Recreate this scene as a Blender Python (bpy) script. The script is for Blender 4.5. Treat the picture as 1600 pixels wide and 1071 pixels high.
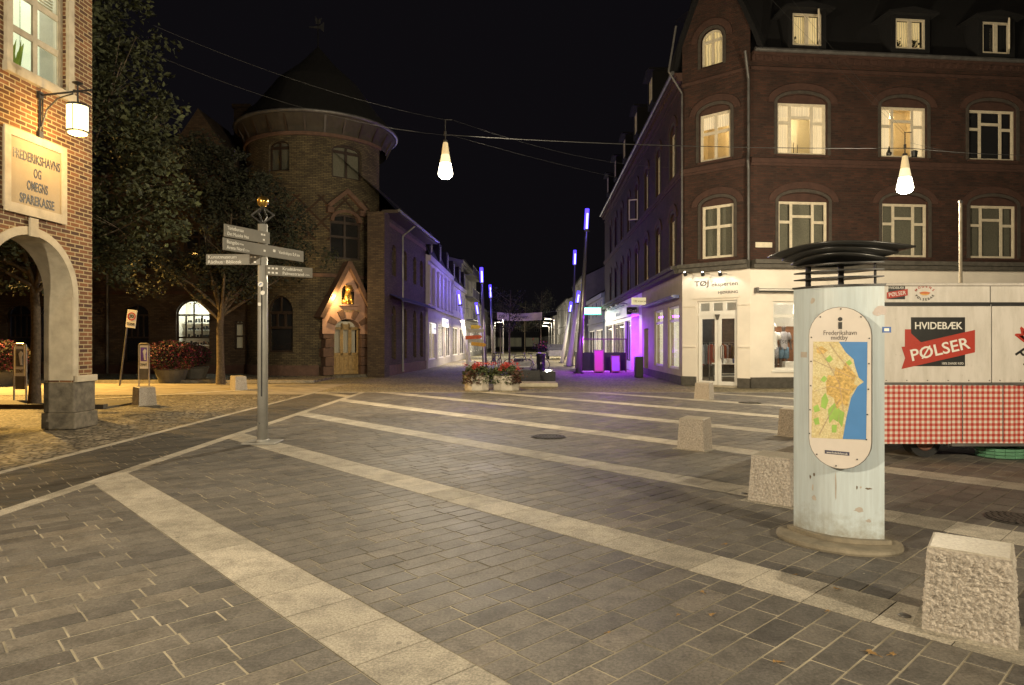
import bpy, math, random
from mathutils import Matrix, Vector, noise
random.seed(7)
R = math.radians
scene = bpy.context.scene
for o in list(bpy.data.objects):
    bpy.data.objects.remove(o)

# ------------------------------------------------------------ camera
F = 1045.0                       # focal length in pixels of the 1600 px wide photograph
CH = 1.6                         # camera height
cam_d = bpy.data.cameras.new('camera')
cam_d.sensor_width = 36.0
cam_d.lens = 36.0 * F / 1600.0
cam_d.clip_start = 0.05
cam_d.clip_end = 2000
cam = bpy.data.objects.new('camera', cam_d)
scene.collection.objects.link(cam)
cam.location = (0, 0, CH)
cam.rotation_euler = (R(90), 0, 0)
scene.camera = cam

# ------------------------------------------------------------ night sky, exposure
world = bpy.data.worlds.new('World')
scene.world = world
world.use_nodes = True
wn = world.node_tree
bg = wn.nodes['Background']
bg.inputs[0].default_value = (0.0056, 0.0048, 0.0062, 1)
bg.inputs[1].default_value = 0.72
scene.view_settings.view_transform = 'Standard'
scene.view_settings.look = 'None'
scene.view_settings.exposure = 0.0
scene.view_settings.gamma = 1.0
scene.cycles.sample_clamp_indirect = 4.0
scene.cycles.use_denoising = True
scene.cycles.max_bounces = 6

# light levels of every lamp in one place
HANG_W = 2100.0        # hanging cone lamps
HANG_C = (1.0, 0.84, 0.58)
SODIUM_W = 15000.0
SODIUM_C = (1.0, 0.56, 0.13)

def light(kind, loc, power, color, radius=0.1, target=None, size=None, size_y=None, angle=None, blend=0.5, name='lamp_light', parent=None):
    d = bpy.data.lights.new(name, kind)
    d.energy = power
    d.color = color
    if kind in ('POINT', 'SPOT'):
        d.shadow_soft_size = radius
    if kind == 'SPOT':
        d.spot_size = R(angle); d.spot_blend = blend
    if kind == 'AREA':
        d.shape = 'RECTANGLE'; d.size = size; d.size_y = size_y or size
    o = bpy.data.objects.new(name, d)
    scene.collection.objects.link(o)
    o.location = loc
    if target is not None:
        o.rotation_euler = (Vector(target) - Vector(loc)).to_track_quat('-Z', 'Y').to_euler()
    return o

# ------------------------------------------------------------ pixel helpers (positions measured on the photograph)
def G(px, py):
    Y = F * CH / (py - 535.5)
    return Vector(((px - 800) / F * Y, Y, 0))
def W(px, py, Y):
    return Vector(((px - 800) / F * Y, Y, CH + (535.5 - py) / F * Y))

# ------------------------------------------------------------ materials
MATS = {}
def newmat(name):
    m = bpy.data.materials.new(name)
    m.use_nodes = True
    nt = m.node_tree
    b = nt.nodes['Principled BSDF']
    return m, nt, b
def N(nt, t, **kw):
    n = nt.nodes.new(t)
    for k, v in kw.items():
        setattr(n, k, v)
    return n
def L(nt, a, b):
    nt.links.new(a, b)
def c4(c):
    return (c[0], c[1], c[2], 1)
def coords(nt, kind='Object', scale=(1, 1, 1), rot=(0, 0, 0)):
    t = N(nt, 'ShaderNodeTexCoord')
    mp = N(nt, 'ShaderNodeMapping')
    mp.inputs['Scale'].default_value = scale
    mp.inputs['Rotation'].default_value = rot
    L(nt, t.outputs[kind], mp.inputs['Vector'])
    return mp.outputs[0]
def mixc(nt, fac, a, b, mode='MIX'):
    m = N(nt, 'ShaderNodeMix', data_type='RGBA', blend_type=mode)
    for s, v in ((m.inputs[0], fac), (m.inputs[6], a), (m.inputs[7], b)):
        if isinstance(v, (int, float)):
            s.default_value = v
        elif isinstance(v, tuple):
            s.default_value = c4(v)
        else:
            L(nt, v, s)
    return m.outputs[2]
def ramp(nt, fac, stops):
    r = N(nt, 'ShaderNodeValToRGB')
    e = r.color_ramp.elements
    while len(e) < len(stops):
        e.new(0.5)
    for i, (p, c) in enumerate(stops):
        e[i].position = p
        e[i].color = c4(c) if isinstance(c, tuple) else (c, c, c, 1)
    L(nt, fac, r.inputs[0])
    return r.outputs[0]
def noise_tex(nt, vec, scale, detail=4, rough=0.6):
    n = N(nt, 'ShaderNodeTexNoise')
    n.inputs['Scale'].default_value = scale
    n.inputs['Detail'].default_value = detail
    n.inputs['Roughness'].default_value = rough
    L(nt, vec, n.inputs['Vector'])
    return n.outputs['Fac']
def bump(nt, b, h, strength, dist=0.01):
    bn = N(nt, 'ShaderNodeBump')
    bn.inputs['Strength'].default_value = strength
    bn.inputs['Distance'].default_value = dist
    L(nt, h, bn.inputs['Height'])
    L(nt, bn.outputs[0], b.inputs['Normal'])

def plain(name, col, rough=0.6, metal=0.0, var=0.25, scale=6.0, bmp=0.0, spec=None, fine=60):
    if name in MATS: return MATS[name]
    m, nt, b = newmat(name)
    v = coords(nt)
    n1 = noise_tex(nt, v, scale, 5)
    lo = tuple(max(0, c * (1 - var)) for c in col)
    hi = tuple(min(1, c * (1 + var)) for c in col)
    col1 = ramp(nt, n1, [(0.3, lo), (0.7, hi)])
    L(nt, col1, b.inputs['Base Color'])
    b.inputs['Roughness'].default_value = rough
    b.inputs['Metallic'].default_value = metal
    if spec is not None: b.inputs['Specular IOR Level'].default_value = spec
    if bmp:
        bump(nt, b, noise_tex(nt, v, fine, 3), bmp, 0.01)
    MATS[name] = m
    return m

def brick(name, c1, c2, mortar, bw=0.24, bh=0.075, ms=0.011, dark=None, rough=0.85, bmp=0.5, weather=0.35, diamond=None, offset=0.5):
    m, nt, b = newmat(name)
    uv = coords(nt, 'UV')
    t = N(nt, 'ShaderNodeTexBrick')
    t.inputs['Scale'].default_value = 1.0
    t.inputs['Brick Width'].default_value = bw
    t.inputs['Row Height'].default_value = bh
    t.inputs['Mortar Size'].default_value = ms
    t.inputs['Mortar Smooth'].default_value = 0.15
    t.inputs['Bias'].default_value = 0.0
    t.offset = offset
    t.inputs['Color1'].default_value = c4(c1)
    t.inputs['Color2'].default_value = c4(c2)
    t.inputs['Mortar'].default_value = c4(mortar)
    L(nt, uv, t.inputs['Vector'])
    n1 = noise_tex(nt, uv, 1.3, 5)
    w = ramp(nt, n1, [(0.3, 1 - weather), (0.75, 1.0)])
    col = mixc(nt, 1.0, t.outputs['Color'], w, 'MULTIPLY')
    n2 = noise_tex(nt, uv, 40, 2)
    col = mixc(nt, 0.35, col, ramp(nt, n2, [(0.3, 0.45), (0.7, 1.0)]), 'MULTIPLY')
    if diamond:
        sep = N(nt, 'ShaderNodeSeparateXYZ'); L(nt, uv, sep.inputs[0])
        def tri(sock, period):
            a = N(nt, 'ShaderNodeMath', operation='PINGPONG'); L(nt, sock, a.inputs[0]); a.inputs[1].default_value = period
            return a.outputs[0]
        a = tri(sep.outputs[0], 0.55); bb = tri(sep.outputs[1], 0.55)
        s = N(nt, 'ShaderNodeMath', operation='ADD'); L(nt, a, s.inputs[0]); L(nt, bb, s.inputs[1])
        d = N(nt, 'ShaderNodeMath', operation='SUBTRACT'); L(nt, s.outputs[0], d.inputs[0]); d.inputs[1].default_value = 0.55
        e = N(nt, 'ShaderNodeMath', operation='ABSOLUTE'); L(nt, d.outputs[0], e.inputs[0])
        lt = N(nt, 'ShaderNodeMath', operation='LESS_THAN'); L(nt, e.outputs[0], lt.inputs[0]); lt.inputs[1].default_value = 0.07
        z1 = N(nt, 'ShaderNodeMath', operation='GREATER_THAN'); L(nt, sep.outputs[1], z1.inputs[0]); z1.inputs[1].default_value = diamond[0]
        z2 = N(nt, 'ShaderNodeMath', operation='LESS_THAN'); L(nt, sep.outputs[1], z2.inputs[0]); z2.inputs[1].default_value = diamond[1]
        q = N(nt, 'ShaderNodeMath', operation='MULTIPLY'); L(nt, z1.outputs[0], q.inputs[0]); L(nt, z2.outputs[0], q.inputs[1])
        q2 = N(nt, 'ShaderNodeMath', operation='MULTIPLY'); L(nt, q.outputs[0], q2.inputs[0]); L(nt, lt.outputs[0], q2.inputs[1])
        col = mixc(nt, q2.outputs[0], col, mixc(nt, 1.0, col, (0.55, 0.35, 0.3), 'MULTIPLY'))
    L(nt, col, b.inputs['Base Color'])
    b.inputs['Roughness'].default_value = rough
    inv = N(nt, 'ShaderNodeMath', operation='SUBTRACT'); inv.inputs[0].default_value = 1.0; L(nt, t.outputs['Fac'], inv.inputs[1])
    ad = N(nt, 'ShaderNodeMath', operation='MULTIPLY_ADD'); L(nt, n2, ad.inputs[0]); ad.inputs[1].default_value = 0.5; L(nt, inv.outputs[0], ad.inputs[2])
    bump(nt, b, ad.outputs[0], bmp, 0.012)
    MATS[name] = m
    return m

def emit(name, col, strength):
    m, nt, b = newmat(name)
    b.inputs['Base Color'].default_value = c4(tuple(min(0.8, c) for c in col))
    b.inputs['Emission Color'].default_value = c4(col)
    b.inputs['Emission Strength'].default_value = strength
    MATS[name] = m
    return m

def glass(name='window_glass', tint=(1, 1, 1), refl=0.1):
    m = bpy.data.materials.new(name); m.use_nodes = True
    nt = m.node_tree; nt.nodes.clear()
    out = N(nt, 'ShaderNodeOutputMaterial')
    tr = N(nt, 'ShaderNodeBsdfTransparent'); tr.inputs[0].default_value = c4(tint)
    gl = N(nt, 'ShaderNodeBsdfGlossy'); gl.inputs['Roughness'].default_value = 0.03
    lw = N(nt, 'ShaderNodeLayerWeight'); lw.inputs['Blend'].default_value = 0.15
    ma = N(nt, 'ShaderNodeMath', operation='MULTIPLY_ADD'); L(nt, lw.outputs['Facing'], ma.inputs[0]); ma.inputs[1].default_value = 0.5; ma.inputs[2].default_value = refl * 0.5
    mx = N(nt, 'ShaderNodeMixShader')
    L(nt, ma.outputs[0], mx.inputs[0]); L(nt, tr.outputs[0], mx.inputs[1]); L(nt, gl.outputs[0], mx.inputs[2])
    L(nt, mx.outputs[0], out.inputs[0])
    MATS[name] = m
    return m

def curtain(name, col, strength, scale=22.0, contrast=0.35):
    # a lit room behind a thin curtain: pleats and a soft unevenness, its emission standing in for the room's lamp
    m, nt, b = newmat(name)
    uv = coords(nt, 'Object')
    w = N(nt, 'ShaderNodeTexWave'); w.bands_direction = 'X'
    w.inputs['Scale'].default_value = scale / 6.0; w.inputs['Distortion'].default_value = 2.0
    w.inputs['Detail'].default_value = 2
    L(nt, uv, w.inputs['Vector'])
    n1 = noise_tex(nt, uv, 1.6, 2)
    f = mixc(nt, 0.5, w.outputs['Color'], n1)
    k = 1 - contrast
    cc = ramp(nt, f, [(0.25, tuple(c * k for c in col)), (0.7, col)])
    L(nt, cc, b.inputs['Emission Color']); b.inputs['Emission Strength'].default_value = strength
    b.inputs['Base Color'].default_value = (0.5, 0.45, 0.35, 1)
    MATS[name] = m
    return m

def cobble(name, c1, c2, joint, size=0.1, rough=0.75):
    m, nt, b = newmat(name)
    v = coords(nt, 'Object')
    vo = N(nt, 'ShaderNodeTexVoronoi', feature='DISTANCE_TO_EDGE'); vo.inputs['Scale'].default_value = 1 / size
    vo.inputs['Randomness'].default_value = 0.75
    vc = N(nt, 'ShaderNodeTexVoronoi', feature='F1'); vc.inputs['Scale'].default_value = 1 / size; vc.inputs['Randomness'].default_value = 0.75
    L(nt, v, vo.inputs['Vector']); L(nt, v, vc.inputs['Vector'])
    sep = N(nt, 'ShaderNodeSeparateColor'); L(nt, vc.outputs['Color'], sep.inputs[0])
    stone = ramp(nt, sep.outputs[0], [(0.0, c1), (1.0, c2)])
    n1 = noise_tex(nt, v, 0.7, 4)
    stone = mixc(nt, 1.0, stone, ramp(nt, n1, [(0.3, 0.6), (0.7, 1.0)]), 'MULTIPLY')
    e = ramp(nt, vo.outputs['Distance'], [(0.03, 0.0), (0.14, 1.0)])
    L(nt, mixc(nt, e, joint, stone), b.inputs['Base Color'])
    b.inputs['Roughness'].default_value = rough
    bump(nt, b, ramp(nt, vo.outputs['Distance'], [(0.0, 0.0), (0.35, 1.0)]), 0.9, 0.02)
    MATS[name] = m
    return m

def tone_mat(name, lo, hi, rough=0.5, bmp=0.25, fine=90, spots=0.3, mid=None, dirt=0.0):
    # colour picked per paver or leaf through the 'tone' attribute; grain, stains and small spots on top
    m, nt, b = newmat(name)
    at = N(nt, 'ShaderNodeAttribute', attribute_name='tone')
    v = coords(nt, 'Object')
    base = ramp(nt, at.outputs['Fac'], [(0.0, lo), (0.55, mid), (1.0, hi)] if mid else [(0.0, lo), (1.0, hi)])
    n1 = noise_tex(nt, v, 0.5, 6, 0.65)
    base = mixc(nt, 1.0, base, ramp(nt, n1, [(0.3, 0.68), (0.7, 1.1)]), 'MULTIPLY')
    n2 = noise_tex(nt, v, fine, 3, 0.75)
    base = mixc(nt, spots, base, ramp(nt, n2, [(0.35, 0.25), (0.65, 1.45)]), 'MULTIPLY')
    if dirt:
        n3 = noise_tex(nt, v, 4.5, 6, 0.75)
        base = mixc(nt, dirt, base, ramp(nt, n3, [(0.38, 0.35), (0.56, 1.1)]), 'MULTIPLY')
        vo = N(nt, 'ShaderNodeTexVoronoi', feature='F1'); vo.inputs['Scale'].default_value = 2.6; L(nt, v, vo.inputs['Vector'])
        base = mixc(nt, ramp(nt, vo.outputs['Distance'], [(0.035, 0.55), (0.05, 0.0)]), base, (0.045, 0.04, 0.035))
        vo2 = N(nt, 'ShaderNodeTexVoronoi', feature='F1'); vo2.inputs['Scale'].default_value = 3.7; L(nt, v, vo2.inputs['Vector'])
        base = mixc(nt, ramp(nt, vo2.outputs['Distance'], [(0.02, 0.8), (0.032, 0.0)]), base, (0.42, 0.38, 0.32))
    L(nt, base, b.inputs['Base Color'])
    L(nt, ramp(nt, n1, [(0.3, rough - 0.1), (0.7, rough + 0.15)]), b.inputs['Roughness'])
    bump(nt, b, n2, bmp, 0.006)
    MATS[name] = m
    return m

# ------------------------------------------------------------ mesh builder
def frame(origin, u, z=(0, 0, 1)):
    """local x = u (right, seen from outside), local y = into the wall, local z = up"""
    u = Vector((u[0], u[1], 0)).normalized(); z = Vector(z)
    y = z.cross(u)
    m = Matrix((u, y, z)).transposed().to_4x4()
    m.translation = Vector(origin)
    return m
I4 = Matrix.Identity(4)

class MB:
    def __init__(s, M=None, fn=None):
        s.v = []; s.f = []; s.uv = []; s.tone = []; s.M = M or I4; s.fn = fn
    def add(s, pts, faces, uvs=None, tone=0.5):
        k = len(s.v)
        pts = [Vector(p) for p in pts]
        if s.fn: pts = [Vector(s.fn(p)) for p in pts]
        pts = [s.M @ p for p in pts]
        s.v += pts
        for i, f in enumerate(faces):
            s.f.append([k + a for a in f])
            s.tone.append(tone)
            if uvs:
                s.uv.append(uvs[i])
            else:
                q = [pts[a] for a in f]
                n = Vector((0, 0, 0))
                for j in range(len(q)):
                    a, b = q[j], q[(j + 1) % len(q)]
                    n += Vector(((a.y - b.y) * (a.z + b.z), (a.z - b.z) * (a.x + b.x), (a.x - b.x) * (a.y + b.y)))
                if n.length < 1e-12: n = Vector((0, 0, 1))
                n.normalize()
                if abs(n.z) > 0.8:
                    s.uv.append([(p.x, p.y) for p in q])
                else:
                    t = Vector((0, 0, 1)).cross(n).normalized()
                    s.uv.append([(p.dot(t), p.z) for p in q])
        return s
    def box(s, x0, x1, y0, y1, z0, z1, tone=0.5):
        p = [(x0, y0, z0), (x1, y0, z0), (x1, y1, z0), (x0, y1, z0), (x0, y0, z1), (x1, y0, z1), (x1, y1, z1), (x0, y1, z1)]
        return s.add(p, [(0, 3, 2, 1), (4, 5, 6, 7), (0, 1, 5, 4), (1, 2, 6, 5), (2, 3, 7, 6), (3, 0, 4, 7)], tone=tone)
    def bbox(s, x0, x1, y0, y1, z0, z1, b=0.01):
        """box with bevelled vertical and top edges"""
        ring = lambda i, z: [(x0 + i, y0 + b, z), (x0 + b, y0 + i, z), (x1 - b, y0 + i, z), (x1 - i, y0 + b, z), (x1 - i, y1 - b, z), (x1 - b, y1 - i, z), (x0 + b, y1 - i, z), (x0 + i, y1 - b, z)]
        p = ring(0, z0 + b) + ring(0, z1 - b)
        top = [(x0 + b, y0 + b, z1), (x1 - b, y0 + b, z1), (x1 - b, y1 - b, z1), (x0 + b, y1 - b, z1)]
        bot = [(a[0], a[1], z0) for a in top]
        p += top + bot
        f = [(i, (i + 1) % 8, 8 + (i + 1) % 8, 8 + i) for i in range(8)]
        f += [(8, 9, 16), (10, 11, 17), (12, 13, 18), (14, 15, 19), (9, 10, 17, 16), (11, 12, 18, 17), (13, 14, 19, 18), (15, 8, 16, 19), (16, 17, 18, 19)]
        f += [(1, 0, 20), (3, 2, 21), (5, 4, 22), (7, 6, 23), (2, 1, 20, 21), (4, 3, 21, 22), (6, 5, 22, 23), (0, 7, 23, 20), (23, 22, 21, 20)]
        return s.add(p, f)
    def tube(s, p0, p1, r0, r1=None, n=8, cap=True):
        r1 = r0 if r1 is None else r1
        p0 = Vector(p0); p1 = Vector(p1); d = (p1 - p0)
        if d.length < 1e-9: return s
        d.normalize()
        a = d.orthogonal().normalized(); b = d.cross(a)
        pts = [p0 + (a * math.cos(t) + b * math.sin(t)) * r0 for t in [2 * math.pi * i / n for i in range(n)]]
        pts += [p1 + (a * math.cos(t) + b * math.sin(t)) * r1 for t in [2 * math.pi * i / n for i in range(n)]]
        f = [(i, (i + 1) % n, n + (i + 1) % n, n + i) for i in range(n)]
        if cap: f += [tuple(range(n - 1, -1, -1)), tuple(range(n, 2 * n))]
        return s.add(pts, f)
    def path(s, pts, r, n=6):
        for a, b in zip(pts[:-1], pts[1:]):
            s.tube(a, b, r, r, n)
        return s
    def lathe(s, prof, n=24, c=(0, 0, 0), sx=1, sy=1, caps=True):
        pts = []
        for r, z in prof:
            for i in range(n):
                t = 2 * math.pi * i / n
                pts.append((c[0] + r * math.cos(t) * sx, c[1] + r * math.sin(t) * sy, c[2] + z))
        f = []
        for k in range(len(prof) - 1):
            for i in range(n):
                f.append((k * n + i, k * n + (i + 1) % n, (k + 1) * n + (i + 1) % n, (k + 1) * n + i))
        if caps:
            f.append(tuple(range(n - 1, -1, -1))); f.append(tuple((len(prof) - 1) * n + i for i in range(n)))
        return s.add(pts, f)
    def ball(s, c, r, n=12, m=8, sz=1):
        prof = [(max(1e-4, r * math.sin(math.pi * k / m)), -r * sz * math.cos(math.pi * k / m)) for k in range(m + 1)]
        return s.lathe(prof, n, c)
    def prism(s, poly, y0, y1):
        """polygon in the local x-z plane (counter-clockwise seen from -y), from y0 (front) to y1"""
        n = len(poly)
        pts = [(x, y0, z) for x, z in poly] + [(x, y1, z) for x, z in poly]
        f = [tuple(range(n)), tuple(range(2 * n - 1, n - 1, -1))]
        f += [(i, n + i, n + (i + 1) % n, (i + 1) % n) for i in range(n)]
        return s.add(pts, f)
    def slab(s, poly, z0, z1, tone=0.5):
        """polygon in the x-y plane (counter-clockwise from above), from z0 to z1"""
        n = len(poly)
        pts = [(x, y, z0) for x, y in poly] + [(x, y, z1) for x, y in poly]
        f = [tuple(range(n - 1, -1, -1)), tuple(range(n, 2 * n))]
        f += [(i, (i + 1) % n, n + (i + 1) % n, n + i) for i in range(n)]
        return s.add(pts, f, tone=tone)
    def obj(s, name, mat, parent=None, smooth=False, loc=None, M=None, tones=False):
        me = bpy.data.meshes.new(name)
        me.from_pydata([tuple(p) for p in s.v], [], s.f)
        uvl = me.uv_layers.new(name='UVMap')
        flat = []
        for u in s.uv:
            for a in u: flat += [a[0], a[1]]
        uvl.data.foreach_set('uv', flat)
        if tones:
            at = me.attributes.new('tone', 'FLOAT', 'FACE')
            at.data.foreach_set('value', s.tone)
        if smooth: me.shade_smooth()
        me.materials.append(mat)
        o = bpy.data.objects.new(name, me)
        scene.collection.objects.link(o)
        if parent is not None: o.parent = parent
        if M is not None: o.matrix_world = M
        elif loc is not None: o.location = loc
        return o

def arc_top(op, u):
    c = (op['u0'] + op['u1']) / 2; h = (op['u1'] - op['u0']) / 2
    r = op.get('rise', 0)
    if r <= 0: return op['z1']
    return op['z1'] + r * math.sqrt(max(0, 1 - ((u - c) / h) ** 2))

def wall(mb, u0, u1, z0, z1, ops, depth=0.25, back=None, ucut=None):
    """a wall sheet at y=0 with rectangular or arched openings and their reveals"""
    cuts = {u0, u1}
    if ucut:
        k = int(math.ceil((u1 - u0) / ucut))
        cuts |= {u0 + (u1 - u0) * i / k for i in range(k + 1)}
    for op in ops:
        cuts |= {op['u0'], op['u1']}
        if op.get('rise', 0) > 0:
            c = (op['u0'] + op['u1']) / 2; h = (op['u1'] - op['u0']) / 2
            cuts |= {c + h * math.cos(math.pi * i / 16) for i in range(17)}
    cuts = sorted(cuts)
    cc = [cuts[0]]
    for a in cuts[1:]:
        if a - cc[-1] > 1e-5: cc.append(a)
    ys = [0] + ([back] if back is not None else [])
    for a, b in zip(cc[:-1], cc[1:]):
        m = (a + b) / 2
        inside = sorted([o for o in ops if o['u0'] < m < o['u1']], key=lambda o: o['z0'])
        lo = (z0, z0)
        segs = []
        for o in inside:
            if o['z0'] > lo[0] + 1e-6: segs.append((lo, (o['z0'], o['z0'])))
            lo = (arc_top(o, a), arc_top(o, b))
        segs.append((lo, (z1, z1)))
        for (la, lb), (ta, tb) in segs:
            for k, y in enumerate(ys):
                p = [(a, y, la), (b, y, lb), (b, y, tb), (a, y, ta)]
                f = (0, 1, 2, 3) if k == 0 else (3, 2, 1, 0)
                mb.add(p, [f], [[(p[i][0], p[i][2]) for i in f]])
    for o in ops:
        d = back if back is not None else depth
        a, b, c, e = o['u0'], o['u1'], o['z0'], o['z1']
        mb.add([(a, 0, c), (a, d, c), (a, d, arc_top(o, a)), (a, 0, arc_top(o, a))], [(0, 1, 2, 3)], [[(0, c), (d, c), (d, e), (0, e)]])
        mb.add([(b, 0, c), (b, d, c), (b, d, arc_top(o, b)), (b, 0, arc_top(o, b))], [(3, 2, 1, 0)], [[(0, e), (d, e), (d, c), (0, c)]])
        if c > z0 + 1e-6:
            mb.add([(a, 0, c), (b, 0, c), (b, d, c), (a, d, c)], [(0, 1, 2, 3)], [[(a, 0), (b, 0), (b, d), (a, d)]])
        inn = [q for q in cc if a - 1e-6 <= q <= b + 1e-6]
        for p, q in zip(inn[:-1], inn[1:]):
            zp, zq = arc_top(o, p), arc_top(o, q)
            mb.add([(p, 0, zp), (p, d, zp), (q, d, zq), (q, 0, zq)], [(0, 1, 2, 3)], [[(p, 0), (p, d), (q, d), (q, 0)]])
    return mb

def arch_ring(mb, cx, z, r0, r1, y0, y1, rx=None, a0=0, a1=180, n=20, squash=1.0):
    """voussoir ring in the x-z plane"""
    for i in range(n):
        t0 = R(a0 + (a1 - a0) * i / n); t1 = R(a0 + (a1 - a0) * (i + 1) / n)
        P = lambda r, t: (cx + r * math.cos(t), z + (r - (r1 if False else 0)) * math.sin(t) * squash)
        mb.prism([P(r0, t0), P(r1, t0), P(r1, t1), P(r0, t1)], y0, y1)
    return mb

# ------------------------------------------------------------ things and tags
def tag(o, label, cat, group=None):
    o['label'] = label; o['category'] = cat
    if group: o['group'] = group
    return o
def thing(name, label, cat, loc=(0, 0, 0), rz=0, group=None, M=None):
    o = bpy.data.objects.new(name, None)
    o.empty_display_size = 0.3
    scene.collection.objects.link(o)
    if M is not None: o.matrix_world = M
    else:
        o.location = loc; o.rotation_euler = (0, 0, rz)
    return tag(o, label, cat, group)
def structure(o):
    o['kind'] = 'structure'; return o
def copy_tree(o, parent=None, loc=None, rz=None, label=None, scale=None):
    c = o.copy(); scene.collection.objects.link(c)
    if parent is not None: c.parent = parent
    if loc is not None: c.location = loc
    if rz is not None: c.rotation_euler = (0, 0, rz)
    if scale is not None: c.scale = scale
    if label: c['label'] = label
    for ch in [x for x in KIDS.get(o.name, [])] or [x for x in bpy.data.objects if x.parent == o]:
        copy_tree(ch, c)
    return c
KIDS = {}

def text(name, s, size, M, mat, parent=None, bold=0.0, depth=0.002, align='CENTER', width=None, shear=0.0):
    """lettering: local x = reading direction, local z = up, facing -y of M"""
    cu = bpy.data.curves.new(name, 'FONT')
    cu.body = s; cu.size = size; cu.extrude = depth; cu.offset = bold
    cu.align_x = align; cu.align_y = 'CENTER'; cu.resolution_u = 3; cu.shear = shear
    t = bpy.data.objects.new(name + '_curve', cu)
    scene.collection.objects.link(t)
    bpy.context.view_layer.update()
    me = bpy.data.meshes.new_from_object(t.evaluated_get(bpy.context.evaluated_depsgraph_get()))
    bpy.data.objects.remove(t)
    sx = 1.0
    if width and len(me.vertices):
        xs = [v.co.x for v in me.vertices]
        sx = width / max(1e-6, (max(xs) - min(xs)))
    # the text plane x-y goes to x-z of M, facing -y
    X = M @ Matrix(((sx, 0, 0, 0), (0, 0, -1, 0), (0, 1, 0, 0), (0, 0, 0, 1)))
    me.transform(X)
    me.name = name
    me.materials.clear(); me.materials.append(mat)
    o = bpy.data.objects.new(name, me)
    scene.collection.objects.link(o)
    if parent is not None: o.parent = parent
    return o
def TM(x, y, z, rot=0):
    return Matrix.Translation((x, y, z)) @ Matrix.Rotation(-rot, 4, 'Y')

# ------------------------------------------------------------ windows
def cells_window(parent, M, u0, u1, z0, z1, cells, fmat, gmat, bmat=None, y=0.12, fw=0.05, th=0.06, back=0.1, arch=0, sill=None, name='window'):
    """frame (part) with panes, blind or curtain and sill as sub-parts"""
    mb = MB(M)
    w, h = u1 - u0, z1 - z0
    def bars(a, b, c, d, t, ya, yb):
        mb.box(a, b, ya, yb, c, c + t); mb.box(a, b, ya, yb, d - t, d)
        mb.box(a, a + t, ya, yb, c + t, d - t); mb.box(b - t, b, ya, yb, c + t, d - t)
    if arch <= 0:
        bars(u0, u1, z0, z1, fw, y, y + th)
    else:
        mb.box(u0, u1, y, y + th, z0, z0 + fw); mb.box(u0, u0 + fw, y, y + th, z0, z1); mb.box(u1 - fw, u1, y, y + th, z0, z1)
        c = (u0 + u1) / 2; hw = w / 2; n = 14
        for i in range(n):
            t0 = math.pi * i / n; t1 = math.pi * (i + 1) / n
            P = lambda rr, t: (c + (hw - rr) * math.cos(t), z1 + (arch - rr) * math.sin(t))
            mb.prism([P(fw, t0), P(0, t0), P(0, t1), P(fw, t1)], y, y + th)
    for (a, b, c, d) in cells:
        A, B, C, D = u0 + fw * .6 + (w - fw * 1.2) * a, u0 + fw * .6 + (w - fw * 1.2) * b, z0 + fw * .6 + (h - fw * 1.2) * c, z0 + fw * .6 + (h - fw * 1.2) * d
        bars(A, B, C, D, fw * 0.75, y + 0.012, y + th - 0.01)
    if arch > 0:
        c = (u0 + u1) / 2
        mb.box(c - fw * .6, c + fw * .6, y + 0.012, y + th - 0.01, z1, z1 + arch - fw * .5)
        mb.box(u0 + fw * .5, u1 - fw * .5, y + 0.014, y + th - 0.012, z1 - fw * .5, z1 + fw * .5)
    f = mb.obj(name, fmat, parent)
    def sheet(yy, mat, nm):
        n = 12; c = (u0 + u1) / 2; hw = w / 2 - 0.002
        e = 0.003
        if arch > 0:
            poly = [(u0 + e, z0 + e), (u1 - e, z0 + e)] + [(c + hw * math.cos(math.pi * i / n), z1 + (arch - e) * math.sin(math.pi * i / n)) for i in range(n + 1)]
        else:
            poly = [(u0 + e, z0 + e), (u1 - e, z0 + e), (u1 - e, z1 - e), (u0 + e, z1 - e)]
        MB(M).prism(poly, yy, yy + 0.006).obj(nm, mat, f)
    sheet(y + th * 0.5, gmat, 'pane')
    if bmat is not None:
        sheet(y + th + back, bmat, 'blind')
    if sill is not None:
        MB(M).box(u0 - 0.06, u1 + 0.06, -0.05, y, z0 - 0.07, z0 - 0.002).obj('sill', sill, f)
    return f
C2x2 = [(0, .5, 0, .6), (.5, 1, 0, .6), (0, .5, .6, 1), (.5, 1, .6, 1)]
C3 = [(0, .24, 0, .62), (.24, .7, 0, .72), (.7, 1 - .0, 0, .62), (0, .24, .62, 1), (.24, .7, .72, 1), (.7, 1, .62, 1)]
C3 = [(0, .27, 0, .63), (.27, .73, 0, .74), (.73, 1, 0, .63), (0, .27, .63, 1), (.27, .73, .74, 1), (.73, 1, .63, 1)]
C2 = [(0, .5, 0, 1), (.5, 1, 0, 1)]

def px_u(M, px):
    """distance along the facade frame M at which photograph column px lies"""
    r = (px - 800) / F
    o = M.translation; u = M.col[0]
    return (r * o.y - o.x) / (u.x - r * u.y)
def z_at(M, px, py, y=0):
    u = px_u(M, px); p = M @ Vector((u, y, 0))
    return CH + (535.5 - py) / F * p.y

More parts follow.
